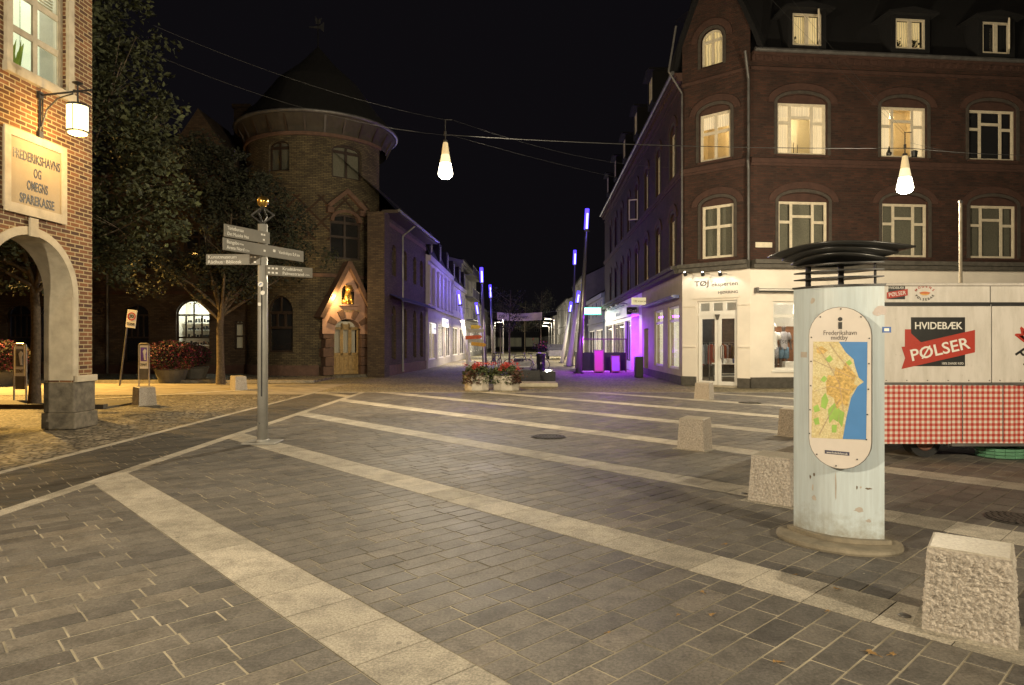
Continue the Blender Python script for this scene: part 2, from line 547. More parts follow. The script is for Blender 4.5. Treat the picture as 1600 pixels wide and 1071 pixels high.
def leaves(mb, pts, size, tone=None, flat=0.5, rnd=random):
    for p in pts:
        s = size * rnd.uniform(0.6, 1.25)
        a = rnd.uniform(0, 2 * math.pi); el = rnd.uniform(-1, 1) * flat * 1.6
        d = Vector((math.cos(a) * math.cos(el), math.sin(a) * math.cos(el), math.sin(el)))
        n = Vector((rnd.uniform(-1, 1), rnd.uniform(-1, 1), rnd.uniform(-1, 1)))
        w = d.cross(n)
        if w.length < 1e-3: continue
        w.normalize(); up = w.cross(d)
        P = Vector(p)
        q = [P - d * s * .5, P + w * s * .3 + up * s * .08 - d * s * .05, P + d * s * .55, P - w * s * .3 + up * s * .08 - d * s * .05]
        mb.add(q, [(0, 1, 2), (0, 2, 3)], [[(0, 0), (1, 0), (1, 1)], [(0, 0), (1, 1), (0, 1)]], tone=rnd.random() if tone is None else tone)
# ============================================================ MATERIALS
m_glass = glass()
m_pavers = tone_mat('slate_pavers', (0.105, 0.098, 0.092), (0.20, 0.178, 0.15), rough=0.6, bmp=0.5, mid=(0.158, 0.146, 0.130), fine=55, spots=0.5, dirt=0.5)
m_joint = plain('joint_sand', (0.27, 0.24, 0.18), 0.95, var=0.85, scale=0.9)
m_band = tone_mat('pale_granite_slabs', (0.36, 0.33, 0.27), (0.53, 0.485, 0.405), rough=0.65, bmp=0.5, spots=0.55, fine=70, dirt=0.45)
m_cobble = cobble('cobbles', (0.15, 0.13, 0.09), (0.40, 0.35, 0.26), (0.035, 0.028, 0.02), 0.12)
m_setts = cobble('street_setts', (0.26, 0.22, 0.13), (0.46, 0.40, 0.25), (0.10, 0.085, 0.05), 0.11)
m_asphalt = plain('road_asphalt', (0.28, 0.25, 0.20), 0.8, var=0.3, scale=2, bmp=0.4, fine=120)
m_ground = plain('dark_ground', (0.10, 0.09, 0.07), 0.9, var=0.3, scale=0.5)
m_granite = plain('rough_granite', (0.36, 0.325, 0.285), 0.9, var=0.38, scale=55, bmp=1.0, fine=75)
m_granite_top = plain('sawn_granite', (0.34, 0.31, 0.26), 0.5, var=0.25, scale=60, bmp=0.15, fine=200)
m_iron = plain('cast_iron', (0.06, 0.055, 0.05), 0.5, 0.6, bmp=0.3)
m_black = plain('black_paint', (0.015, 0.015, 0.016), 0.45, var=0.2)
m_dark = plain('dark_metal', (0.05, 0.05, 0.052), 0.45, 0.3, var=0.3)
m_zinc = plain('zinc_gutter', (0.13, 0.125, 0.12), 0.45, 0.4, var=0.3, scale=3)
m_white = plain('white_paint', (0.74, 0.72, 0.67), 0.45, var=0.06, scale=4)
m_cream = plain('cream_render', (0.76, 0.70, 0.61), 0.75, var=0.07, scale=1.5, bmp=0.1)
m_frame_w = plain('pale_window_paint', (0.60, 0.53, 0.40), 0.5, var=0.12, scale=8)
m_brown = plain('brown_window_paint', (0.035, 0.022, 0.015), 0.5)
m_plinth = plain('dark_plinth', (0.085, 0.077, 0.064), 0.8, var=0.3, bmp=0.4)
m_brick_l = brick('bank_brick', (0.235, 0.10, 0.038), (0.065, 0.027, 0.014), (0.44, 0.35, 0.20), 0.235, 0.078, 0.011, weather=0.25, bmp=0.7)
m_brick_t = brick('tower_brick', (0.20, 0.158, 0.08), (0.095, 0.07, 0.038), (0.045, 0.034, 0.022), 0.24, 0.078, 0.012, weather=0.55, diamond=(6.3, 8.4))
m_brick_w = brick('wing_brick', (0.12, 0.08, 0.045), (0.06, 0.036, 0.022), (0.05, 0.036, 0.024), 0.24, 0.078, 0.012)
m_brick_r = brick('corner_brick', (0.085, 0.03, 0.017), (0.038, 0.0145, 0.009), (0.05, 0.031, 0.02), 0.24, 0.078, 0.011, weather=0.55)
m_redstone = plain('red_sandstone', (0.115, 0.066, 0.046), 0.85, var=0.25, scale=5, bmp=0.4)
m_trim = plain('terracotta_trim', (0.056, 0.026, 0.018), 0.85, var=0.25, scale=4, bmp=0.3)
m_stone = plain('grey_limestone', (0.42, 0.37, 0.28), 0.8, var=0.22, scale=3.5, bmp=0.35, fine=90)
m_stone_dk = plain('weathered_granite', (0.12, 0.105, 0.08), 0.85, var=0.55, scale=6, bmp=0.6, fine=110)
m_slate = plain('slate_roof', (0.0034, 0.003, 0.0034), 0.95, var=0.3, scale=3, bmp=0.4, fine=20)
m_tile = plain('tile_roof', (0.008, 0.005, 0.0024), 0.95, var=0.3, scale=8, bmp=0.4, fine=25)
m_blind = plain('grey_green_blind', (0.155, 0.15, 0.11), 0.85, var=0.2, scale=25)
m_voiddark = plain('dark_room', (0.012, 0.012, 0.012), 0.9, var=0.2)  # near-black colour stands in for the shade of unlit rooms
m_lit = curtain('lit_curtain_warm', (1.0, 0.72, 0.36), 0.80)
m_lit_w = curtain('lit_curtain_pale', (1.0, 0.80, 0.48), 1.0)
m_lit_dim = curtain('lit_room_dim', (0.9, 0.8, 0.45), 0.06)
m_lit_yel = curtain('lit_attic_room', (1.0, 0.72, 0.28), 0.62, contrast=0.6)
m_letter = plain('black_lettering', (0.01, 0.01, 0.01), 0.5, var=0.05)
m_letter_w = plain('white_lettering', (0.75, 0.73, 0.68), 0.5, var=0.03)
m_leaf = tone_mat('tree_leaves', (0.010, 0.014, 0.004), (0.044, 0.052, 0.015), rough=0.85, bmp=0.0, spots=0.0)
m_leaf2 = tone_mat('street_tree_leaves', (0.008, 0.010, 0.004), (0.026, 0.029, 0.011), rough=0.85, bmp=0.0, spots=0.0)
m_bark = plain('bark', (0.09, 0.068, 0.045), 0.9, var=0.5, scale=14, bmp=0.9, fine=30)

# ============================================================ LAMPS ON SPAN WIRES
def hanging_lamp(x, y, z, label, light_w=HANG_W):
    t = thing('hanging_street_lamp', label, 'street lamp', (x, y, z), 0, 'white cone lamps hung from span wires')
    MB().lathe([(0.045, 0.0), (0.06, -0.03), (0.10, -0.32)], 24, caps=False).obj('upper_shade', m_shade_up, t, True)
    MB().lathe([(0.10, -0.32), (0.135, -0.52)], 24, caps=False).obj('middle_shade', m_shade_mid, t, True)
    MB().lathe([(0.135, -0.52), (0.185, -0.78), (0.185, -0.80), (0.165, -0.86), (0.10, -0.905), (0.01, -0.92)], 24, caps=False).obj('glowing_bowl', m_shade_lo, t, True)
    mb = MB(); mb.lathe([(.137, -.515), (.141, -.515), (.141, -.530), (.137, -.530)], 24, caps=False)
    mb.obj('shade_ring', m_zinc, t)
    mb = MB(); mb.tube((0, 0, -0.01), (0, 0, 0.55), 0.012); mb.lathe([(0.055, -0.015), (0.05, 0.04), (0.02, 0.06)], 12)
    mb.tube((0, 0, 0.16), (0, 0, 0.26), 0.03); mb.tube((-0.02, 0, 0.55), (0.16, 0, 0.55), 0.01)
    mb.tube((-0.05, 0, 0.17), (0.12, 0, 0.17), 0.012)
    mb.obj('suspension_rod', m_dark, t)
    light('POINT', (x, y, z - 1.04), light_w, HANG_C, 0.09, name='hanging_lamp_light')
    return t
m_shade_up = emit('lamp_glass_upper', (0.85, 0.66, 0.38), 0.38)
m_shade_mid = emit('lamp_glass_middle', (1.0, 0.80, 0.50), 0.85)
m_shade_lo = emit('lamp_glass_bowl', (1.0, 0.90, 0.70), 9.0)
P1 = W(696, 222, 16.6); P2 = W(1414, 243, 16.0)
hanging_lamp(P1.x, P1.y, P1.z, 'white cone lamp glowing above the middle of the square, against the black sky')
hanging_lamp(P2.x, P2.y, P2.z, 'white cone lamp glowing in front of the red brick upper windows on the right')
hanging_lamp(-6.2, -0.4, 5.9, 'white cone lamp behind the camera on the left, out of the picture', HANG_W * 1.85)
hanging_lamp(7.6, -3.6, 5.9, 'white cone lamp behind the camera on the right, out of the picture', HANG_W * 2.35)
m_wire = plain('wire_steel', (0.045, 0.045, 0.045), 0.8)
def wire(label, a, b, sag=0.25, r=0.008, n=14):
    mb = MB(); a = Vector(a); b = Vector(b)
    pts = []
    for i in range(n + 1):
        k = i / n; p = a.lerp(b, k) - a; p.z -= sag * 4 * k * (1 - k); pts.append(p)
    mb.path(pts, r, 5)
    return tag(mb.obj('span_wire', m_wire, None, loc=a), label, 'wire', 'span wires over the square')
A1 = P1 + Vector((0.12, 0, 0.17)); A2 = P2 + Vector((-0.05, 0, 0.17))
wire('steel span wire running between the two hanging cone lamps', A1, A2, 0.10, 0.009)
wire('span wire from the right-hand cone lamp on to the right edge', P2 + Vector((0.12, 0, 0.17)), W(1640, 243, 20), 0.05)
wire('faint span wire from the middle cone lamp up to the left brick house', P1 + Vector((-0.05, 0, 0.17)), W(205, 70, 13.2), 0.3, 0.0024)
wire('faint span wire from the middle cone lamp down to the right street front', P1 + Vector((0.12, 0, 0.17)), W(1040, 292, 27.5), 0.1, 0.0024)
wire('faint wire crossing above the middle cone lamp towards the upper left', P1 + Vector((0, 0, 0.55)), W(240, 40, 13.4), 0.2, 0.0024)
wire('faint wire from the rod top of the middle cone lamp to the red brick corner', P1 + Vector((0.16, 0, 0.55)), W(1061, 262, 25.0), 0.3, 0.0024)
wire('thin stay wire slanting down across the right facade to the right-hand cone lamp', P2 + Vector((0, 0, 0.55)), W(1205, -40, 20), 0.05, 0.0024)
wire('thin stay wire from roof level down to the rod of the right-hand cone lamp', P2 + Vector((-0.02, 0, 0.5)), W(1150, -60, 19), 0.05, 0.0024)
wire('thin stay wire from the right-hand cone lamp to the facade window row on the right', P2 + Vector((0.12, 0, 0.3)), W(1600, 258, 24), 0.05, 0.0024)

# sodium street lamp just outside the left edge, behind the bank house
t = thing('sodium_street_lamp', 'orange sodium street lamp on a tall post at the far left road', 'street lamp', (-20.0, 24.2, 0))
MB().tube((0, 0, 0), (0, 0, 7.2), 0.09, 0.05, 10).obj('post', m_dark, t)
MB().box(-0.1, 0.75, -0.12, 0.12, 7.12, 7.24).obj('lamp_head', m_dark, t)
MB().box(0.15, 0.7, -0.09, 0.09, 7.08, 7.115).obj('lens', emit('sodium_lens', SODIUM_C, 20), t)
light('SPOT', (-19.55, 24.2, 6.95), SODIUM_W, SODIUM_C, 0.12, target=(-15.0, 19.3, 0), angle=108, blend=.25, name='sodium_light')

# ============================================================ GROUND
def clip(poly, a, b, c):
    """keep a*x+b*y<=c"""
    out = []
    for i in range(len(poly)):
        p, q = poly[i], poly[(i + 1) % len(poly)]
        dp = a * p[0] + b * p[1] - c; dq = a * q[0] + b * q[1] - c
        if dp <= 0: out.append(p)
        if dp * dq < 0:
            k = dp / (dp - dq); out.append((p[0] + k * (q[0] - p[0]), p[1] + k * (q[1] - p[1])))
    return out
DB = Vector((-0.680, 0.733)).normalized()     # along the pale bands
DP = Vector((0.733, 0.680)).normalized()      # across them
def poly_sd(s0, s1, d0, d1):
    return [tuple(DP * s + DB * d) for s, d in ((s0, d0), (s1, d0), (s1, d1), (s0, d1))]
structure(MB().add([(-400, -60, -0.03), (400, -60, -0.03), (400, 700, -0.03), (-400, 700, -0.03)], [(0, 1, 2, 3)]).obj('ground', m_ground))
structure(MB().add([(-40, -12, -0.008), (-6.3, -12, -0.008), (-6.3, 16.2, -0.008), (-40, 16.2, -0.008)], [(0, 1, 2, 3)]).obj('cobbled_pavement', m_cobble))
XL, XM, YF, XR = -6.3, -4.8, 21.6, 23.0
structure(MB().add([(XL, -3, -0.0035), (XR, -3, -0.0035), (XR, YF, -0.0035), (XL, YF, -0.0035)], [(0, 1, 2, 3)]).obj('paving_bed', m_joint))
bands = [1.9 + 2.43 * k for k in range(-4, 13)]
def lay(region, dark_mb, rr):
    """rows of slate pavers between the pale bands"""
    (ax0, ax1, ay0, ay1) = region
    g = 0.0062
    for k in range(len(bands) - 1):
        s0, s1 = bands[k] + 0.225, bands[k + 1] - 0.225
        d = -24.0
        while d < 20:
            s = s0; first = True
            while s < s1 - 0.01:
                ln = rr.choice((0.27, 0.34, 0.40, 0.46, 0.36))
                if first: ln *= rr.uniform(0.35, 1.0); first = False
                e = min(s + ln, s1)
                if s1 - e < 0.09: e = s1
                p = poly_sd(s + g, e - g, d + g, d + 0.178 - g)
                s = e
                cx = sum(a[0] for a in p) / 4; cy = sum(a[1] for a in p) / 4
                if cx < ax0 - .5 or cx > ax1 + .5 or cy < ay0 - .5 or cy > ay1 + .5: continue
                if cy > 1.0 and abs(cx) > cy * 0.95 + 2.5: continue
                for (a, b, c) in ((-1, 0, -ax0), (1, 0, ax1), (0, -1, -ay0), (0, 1, ay1)):
                    p = clip(p, a, b, c)
                    if len(p) < 3: break
                if len(p) < 3: continue
                h = 0.0 + rr.uniform(-0.0012, 0.0012)
                n = len(p); tone = min(1, max(0, rr.gauss(0.45, 0.24)))
                C = Vector((cx, cy))
                inner = [tuple(C + (Vector(q) - C) * 0.985) for q in p]
                pts = [(a[0], a[1], -0.008) for a in p] + [(a[0], a[1], h - 0.002) for a in p] + [(a[0], a[1], h) for a in inner]
                f = [(i, (i + 1) % n, n + (i + 1) % n, n + i) for i in range(n)] + [(n + i, n + (i + 1) % n, 2 * n + (i + 1) % n, 2 * n + i) for i in range(n)] + [tuple(range(2 * n, 3 * n))]
                dark_mb.add(pts, f, tone=tone)
            d += 0.178
rr = random.Random(3)
mb = MB(); lay((XM + 0.09, XR, 0.4, YF), mb, rr)
structure(mb.obj('square_paving', m_pavers, tones=True))
mb = MB(); 
bsave = bands; bands = [-10 + 20 * k for k in range(5)]
lay((XL + 0.07, XM - 0.09, 0.4, YF - 0.2), mb, rr); bands = bsave
structure(mb.obj('walkway_paving', tone_mat('walkway_pavers', (0.045, 0.042, 0.038), (0.115, 0.10, 0.08), rough=0.6, spots=.5, fine=55, dirt=.3), tones=True))
mb = MB()
bb_ = MB()
for b in bands:
    p = poly_sd(b - .225, b + .225, -24, 20)
    for (a, q_, c) in ((-1, 0, -(XM + 0.09)), (1, 0, XR), (0, -1, -0.4), (0, 1, YF)):
        p = clip(p, a, q_, c)
        if len(p) < 3: break
    if len(p) >= 3: bb_.add([(x, y, -.0030) for x, y in p], [tuple(range(len(p)))])
structure(bb_.obj('band_bed', m_plinth))
for b in bands:                                     # pale granite slabs of the bands
    d = -24.0 + rr.uniform(0, .4)
    while d < 20:
        ln = 0.40
        p = poly_sd(b - 0.22, b + 0.22, d + 0.004, d + ln - 0.004); d += ln
        cx = sum(a[0] for a in p) / 4; cy = sum(a[1] for a in p) / 4
        if cy > 1.0 and abs(cx) > cy * 0.95 + 2.5: continue
        for (a, bb, c) in ((-1, 0, -(XM + 0.09)), (1, 0, XR), (0, -1, -0.4), (0, 1, YF)):
            p = clip(p, a, bb, c)
            if len(p) < 3: break
        if len(p) < 3: continue
        mb.slab(p, -0.008, 0.001 + rr.uniform(-.0007, .0007), tone=rr.random())
for x, w_ in ((XM, 0.085), (XL, 0.06)):             # pale border lines
    y = 0.4
    while y < YF:
        mb.slab([(x - w_, y + .003), (x + w_, y + .003), (x + w_, min(YF, y + .8)), (x - w_, min(YF, y + .8))], -0.008, 0.002, tone=rr.uniform(0, .8)); y += 0.803
x = XL
while x < XR:
    mb.slab([(x, YF - .14), (x + .797, YF - .14), (x + .797, YF), (x, YF)], -0.0075, 0.0025, tone=rr.uniform(0, .7)); x += 0.8
structure(mb.obj('granite_bands', m_band, tones=True))
# setts beyond the square and in the pedestrian street
structure(MB().add([(-9.0, YF, -0.004), (60, YF, -0.004), (60, 180, -0.004), (-9.0, 180, -0.004)], [(0, 1, 2, 3)]).obj('street_setts', m_setts))
# road on the left, lit orange
structure(MB().add([(-90, 18.3, -0.002), (-6.35, 20.6, -0.002), (-6.35, 26.0, -0.002), (-90, 26.5, -0.002)], [(0, 1, 2, 3)]).obj('road', m_asphalt))
structure(MB().add([(-90, 16.2, -0.012), (-6.3, 16.2, -0.012), (-6.3, 32, -0.012), (-90, 32, -0.012)], [(0, 1, 2, 3)]).obj('roadside_cobbles', m_cobble))
mb = MB()
mb.box(-60, -7.9, 26.6, 26.78, -0.01, 0.10)
mb.obj('far_kerb', m_band); structure(bpy.data.objects['far_kerb'])
structure(MB().box(-60, -7.9, 26.78, 32.6, -0.01, 0.08).obj('far_pavement', m_cobble))
# kerb along the tree strip; its dark colour stands in for the shadow edge
structure(MB().box(-40, -9.9, 16.2, 16.38, -0.01, 0.10).obj('tree_strip_kerb', m_plinth))
structure(MB().box(-40, -9.9, 16.38, 18.2, -0.01, 0.03).obj('tree_strip', m_plinth))
mb = MB()
p0, p1 = G(142, 624), G(398, 609)
dv = (p1 - p0).normalized(); nv = Vector((-dv.y, dv.x, 0)) * 0.07
mb.add([p0 - nv + Vector((0, 0, .004)), p1 - nv + Vector((0, 0, .004)), p1 + nv + Vector((0, 0, .004)), p0 + nv + Vector((0, 0, .004))], [(0, 1, 2, 3)])
structure(mb.obj('road_marking', m_white))

def manhole(px, py, r, label, sx=1.0):
    p = G(px, py)
    t = thing('manhole_cover', label, 'manhole cover', (p.x, p.y, 0.002))
    MB().lathe([(r, 0.0), (r, 0.006), (r * .93, 0.007), (r * .93, 0.0)], 28, sx=sx).obj('rim', m_iron, t)
    mb = MB()
    k = -r * .9
    while k < r * .9:
        h = math.sqrt(max(0, (r * .9) ** 2 - k * k))
        j = -h
        while j < h - .03:
            mb.box(j + .005, min(h, j + .05), k + .004, k + .036, 0.0, 0.012); j += .058
        k += 0.045
    mb.obj('plate', m_iron, t)
    return t
manhole(857, 683, 0.30, 'round iron manhole cover in the middle of the slate paving')
manhole(1172, 630, 0.30, 'iron manhole cover on the far pale band in front of the corner shop')
manhole(1592, 812, 0.26, 'dark iron cover in the paving at the right edge behind the nearest stone')

# studs on the bands beside the stones
for (px, py, lab) in ((1163, 772, 'small round metal stud on the pale band left of the second stone'), (1413, 963, 'small round metal stud on the pale band by the nearest stone')):
    p = G(px, py)
    o = MB().lathe([(0.034, 0), (0.034, 0.0024), (0.026, 0.009), (0.001, 0.010)], 16).obj('metal_stud', m_zinc, None, True, loc=(p.x, p.y, 0.002))
    tag(o, lab, 'stud')

# fallen leaves
m_fallen = plain('fallen_leaf', (0.28, 0.17, 0.06), 0.7, var=0.5, scale=9)
lf = [(1097, 927, 'pale curled'), (1060, 963, 'small brown'), (1112, 963, 'brown upturned'), (951, 991, 'small tan'), (1213, 1037, 'brown'), (1360, 1022, 'large yellow brown'), (1134, 852, 'brown'), (1045, 846, 'small dark'), (1244, 900, 'tiny tan'), (1306, 922, 'tan'), (1395, 1025, 'orange'), (1294, 957, 'small orange'), (721, 763, 'pale'), (437, 707, 'tiny pale')]
for (px, py, nm) in lf:
    p = G(px, py); s = 0.036 if 'large' in nm else (0.016 if ('tiny' in nm or 'small' in nm) else 0.024)
    mb = MB(); pts = []; n = 11
    for i in range(n):
        a = 2 * math.pi * i / n; r = s * (1.0 if i % 2 else 0.55) * (1.3 if abs(math.cos(a)) > .7 else .8)
        pts.append((r * math.cos(a), r * math.sin(a), 0.004 + 0.006 * abs(math.sin(a * 1.5))))
    pts.append((0, 0, 0.008)); mb.add(pts, [(i, (i + 1) % n, n) for i in range(n)])
    mb.tube((0, 0, .008), (-s * 1.8, s * .2, .006), .0015, n=4)
    o = mb.obj('fallen_leaf', m_fallen, None, loc=(p.x, p.y, 0.003))
    o.rotation_euler = (0, 0, random.uniform(0, 6))
    where = 'near the bottom edge' if py > 1000 else ('on the pale slabs' if nm in ('tan', 'pale curled') else 'on the slate pavers')
    tag(o, '%s fallen leaf lying %s' % (nm, where), 'leaf', 'fallen leaves on the paving')

# ============================================================ GRANITE STONES
def stone(px, py, w, dpt, rz, label, lean=0.055, seed=0, res=26, amp=0.008, h=0.475):
    """tapering granite block, rough on the faces, sawn and sloping on top; (px,py) = foot of the front face centre"""
    p = Vector((px, py, 0))
    t = thing('granite_stone', label, 'stone bollard', (p.x, p.y, 0), rz, 'granite stones round the square')
    def face(fn, name, mat, a):
        mb = MB(); pts = []; n = res
        for j in range(n + 1):
            for i in range(n + 1):
                u, v = i / n, j / n
                q = fn(u, v)
                e = min(u, 1 - u, v, 1 - v)
                if a:
                    nn = noise.noise(Vector((q[0] * 48 + seed, q[1] * 48, q[2] * 48))) + .7 * noise.noise(Vector((q[0] * 120 + seed, q[1] * 120, q[2] * 120))) + .6 * noise.noise(Vector((q[0] * 9 + seed, q[1] * 9, q[2] * 9)))
                    k = a * nn * min(1, e * 12)
                    q = (q[0] + (k if name == 'side' else 0) * (1 if u >= 0 else 1), q[1] + (k if name == 'front' else 0), q[2])
                pts.append(q)
        f = [(j * (n + 1) + i, j * (n + 1) + i + 1, (j + 1) * (n + 1) + i + 1, (j + 1) * (n + 1) + i) for j in range(n) for i in range(n)]
        mb.add(pts, f)
        return mb
    tw = w * (1 - 2 * lean); x0b, x1b = -w / 2, w / 2; x0t, x1t = -tw / 2, tw / 2
    yb0, yb1 = 0, dpt; yt0, yt1 = dpt * .10, dpt * .97
    hb, hf = h, h * 0.955                     # back edge higher than the front
    C = lambda u, v, s: None
    lerp = lambda a, b, k: a + (b - a) * k
    X = lambda u, v: lerp(lerp(x0b, x1b, u), lerp(x0t, x1t, u), v)
    body = MB()
    fr = face(lambda u, v: (X(u, v), lerp(yb0, yt0, v), lerp(0, lerp(hf, hf, u), v)), 'front', None, amp)
    bk = face(lambda u, v: (X(1 - u, v), lerp(yb1, yt1, v), lerp(0, hb, v)), 'front', None, amp)
    rs = face(lambda u, v: (X(1, v), lerp(lerp(yb0, yb1, u), lerp(yt0, yt1, u), v), lerp(0, lerp(hf, hb, u), v)), 'side', None, amp)
    ls = face(lambda u, v: (X(0, v), lerp(lerp(yb1, yb0, u), lerp(yt1, yt0, u), v), lerp(0, lerp(hb, hf, u), v)), 'side', None, amp)
    for q in (fr, bk, rs, ls):
        body.add(q.v, q.f, q.uv)
    body.obj('rough_block', m_granite, t, True)
    mb = MB(); ta = [(x0t, yt0, hf), (x1t, yt0, hf), (x1t, yt1, hb), (x0t, yt1, hb)]
    k = 0.012
    tb = [(x0t + k, yt0 + k, hf + k * .7), (x1t - k, yt0 + k, hf + k * .7), (x1t - k, yt1 - k, hb + k * .4), (x0t + k, yt1 - k, hb + k * .4)]
    mb.add(ta + tb, [(4, 5, 6, 7)] + [(i, (i + 1) % 4, 4 + (i + 1) % 4, 4 + i) for i in range(4)])
    mb.obj('sawn_top', m_granite_top, t)
    MB().box(x0b - .05, x1b + .05, -.06, dpt + .05, -0.007, 0.0045).obj('foot_slab', m_band, t)
    return t
stone(2.455, 3.60, 0.43, 0.33, R(-38), 'rough hammered granite stone, nearest and largest at the right edge', seed=1, res=120, amp=0.0095)
stone(2.55, 6.64, 0.43, 0.33, R(-43), 'rough granite stone half hidden behind the left side of the map pillar', seed=5, res=70, amp=0.007)
stone(2.65, 9.95, 0.43, 0.30, R(-41), 'granite stone with a bright shining top alone in the middle of the square', seed=9, res=36, amp=0.005)
stone(4.72, 11.35, 0.43, 0.33, R(-41), 'dark shadowed granite stone peeking out left of the map pillar, farther off', seed=14, res=36, amp=0.006)
stone(5.33, 18.8, 0.46, 0.33, R(-40), 'granite stone standing before the glass door of the corner clothing shop', seed=19, res=20, amp=0.005)
stone(-9.25, 17.0, 0.44, 0.42, R(52), 'granite stone with orange lit rough side in front of the poster frame', seed=23, res=24, amp=0.01)
stone(-9.1, 22.5, 0.42, 0.42, R(48), 'pale granite stone between the small tree and the finger signpost', seed=27, res=20, amp=0.008)

# ============================================================ BANK HOUSE, LEFT EDGE
MF = frame((-8.10, 12.9, 0), (0.048, 1, 0))       # street facade, u runs away from the camera
t = bank = thing('brick_bank_house', 'red brick house at the left edge with a stone arch and wall lantern light', 'building', (-8.10, 12.9, 0))
toL = Matrix.Translation((8.10, -12.9, 0))
ML = toL @ MF
Tt = 0.5
cu = px_u(MF, 48) ; ju = px_u(MF, 112)
rad = ju - cu; spring = 2.44
arch = dict(u0=cu - rad, u1=ju, z0=0, z1=spring, rise=rad)
win = dict(u0=px_u(MF, 15), u1=px_u(MF, 103), z0=6.15, z1=8.75)
mb = MB(ML)
wall(mb, -15.0, 0, 0, 12.0, [arch, dict(u0=cu - rad - 3.0, u1=cu - rad - 1.0, z0=0, z1=spring, rise=rad)], back=Tt) if False else None
wall(mb, -14.0, 0, 0, 12.0, [arch, win], back=Tt)
# north wall (faces away from the camera) with its own arch, and the inner end wall
MN = ML @ Matrix.Translation((0, 0, 0)) @ Matrix.Rotation(R(90), 4, 'Z')
mb2 = MB(MN); wall(mb2, 0, 9.0, 0, 12.0, [dict(u0=Tt, u1=3.6, z0=0, z1=2.6, rise=1.2)], back=Tt)
mb.add([ML.inverted() @ v if False else v for v in mb2.v], mb2.f, mb2.uv) if False else None
w_ = mb.obj('wall', m_brick_l, t)
mb2.obj('wall', m_brick_l, t)
MB(ML).box(-14, -Tt, Tt, 9, 3.75, 4.0).obj('passage_ceiling', m_cream, t)
MB(ML).box(-14.0, 0.02, 0.0, 9, 12.0, 12.2).obj('roof_slab', m_slate, t)
MB(ML).box(-14, -4.6, Tt, 9, 0, 3.75).obj('inner_wall', m_cream, t)
# stone jamb and arch ring, plinth and base block
mb = MB(ML)
arch_ring(mb, cu, spring, rad - 0.004, rad + 0.135, -0.035, 0.0, n=26)
mb.box(ju + 0.004, ju + 0.135, -0.035, 0.0, 0.98, spring)
mb.box(cu - rad - 0.135, cu - rad - 0.004, -0.035, 0.0, 0.98, spring)
mb.box(cu - 0.09, cu + 0.09, -0.07, -0.036, spring + rad - 0.03, spring + rad + 0.28)
mb.obj('arch_surround', m_stone, t)
mb = MB(ML)      # smooth intrados lining
n = 24
for i in range(n):
    a0 = math.pi * i / n; a1 = math.pi * (i + 1) / n; r_ = rad - 0.012
    mb.add([(cu + r_ * math.cos(a0), -0.03, spring + r_ * math.sin(a0)), (cu + r_ * math.cos(a0), Tt + .02, spring + r_ * math.sin(a0)), (cu + r_ * math.cos(a1), Tt + .02, spring + r_ * math.sin(a1)), (cu + r_ * math.cos(a1), -0.03, spring + r_ * math.sin(a1))], [(3, 2, 1, 0)])
mb.box(ju - 0.014, ju + 0.004, -0.03, Tt + .02, 0.9, spring)
mb.box(cu - rad - .004, cu - rad + 0.014, -0.03, Tt + .02, 0.9, spring)
mb.obj('arch_lining', m_stone, t, False)
mb = MB(ML)
mb.bbox(ju - 0.02, 0.03, -0.045, Tt + .03, 0.30, 0.86, 0.012)
mb.bbox(ju - 0.045, 0.055, -0.085, Tt + .06, 0.0, 0.30, 0.015)
mb.obj('pier_base', m_stone_dk, t)
MB(ML).bbox(cu - rad - 1.2, cu - rad + .02, -0.045, Tt + .03, 0.0, 0.86, 0.012).obj('pier_base', m_stone_dk, t)
MB(ML).bbox(ju + 0.05, 0.06, -0.075, Tt + .02, 0.862, 0.985, 0.01).obj('pier_cap', m_stone, t)
# window
mb = MB(ML)
wu0, wu1, wz0, wz1 = win['u0'], win['u1'], win['z0'], win['z1']
mb.box(wu0 - .15, wu1 + .17, -0.09, 0.0, wz0 - 0.16, wz0); mb.box(wu0 - .12, wu0, -0.06, 0.0, wz0, wz1); mb.box(wu1, wu1 + .14, -0.06, 0.0, wz0, wz1); mb.box(wu0 - .12, wu1 + .14, -0.06, 0, wz1, wz1 + .2)
mb.obj('window_surround', m_stone, t)
cells = [(a, b, c, d) for (a, b) in ((0, .5), (.5, 1)) for (c, d) in ((0, .25), (.25, .5), (.5, .75), (.75, 1))]
m_office = emit('glowing_office_wall', (0.80, 0.92, 0.66), 0.62)  # wall glows by emission to look lit by the office lamp
wf = cells_window(t, ML, wu0, wu1, wz0, wz1, cells, m_stone, m_glass, None, y=0.06, fw=0.07)
mb = MB(ML)
mb.box(wu0 - 1.2, -Tt - .05, 1.0, 1.02, 5.4, 10.2); mb.box(-Tt - .05, -Tt - .02, Tt + .01, .99, 5.4, 10.2)
mb.obj('glowing_room_wall', m_office, t)
mb = MB(ML); mb.box(wu1 - .014, wu1 - .002, .13, Tt - .01, wz0 + .01, wz1 - .01); mb.obj('window_lining', m_white, wf)
MB(ML).box(wu0 + .01, wu1 - .015, .13, Tt - .01, wz0 + .002, wz0 + .02).obj('window_board', m_white, wf)
mb = MB(ML)
k = 0
while k < 1.15:
    mb.box(wu0 + .05, wu1 - .05, 0.2, 0.24, wz1 - .04 - k, wz1 - .03 - k); k += 0.055
mb.obj('slatted_blind', m_frame_w, wf)
t2 = thing('sansevieria_plant', 'pointed green pot plant standing inside the bright upper left window', 'plant', tuple(MF @ Vector((wu0 + .45, .33, wz0 + .02))))
mb = MB()
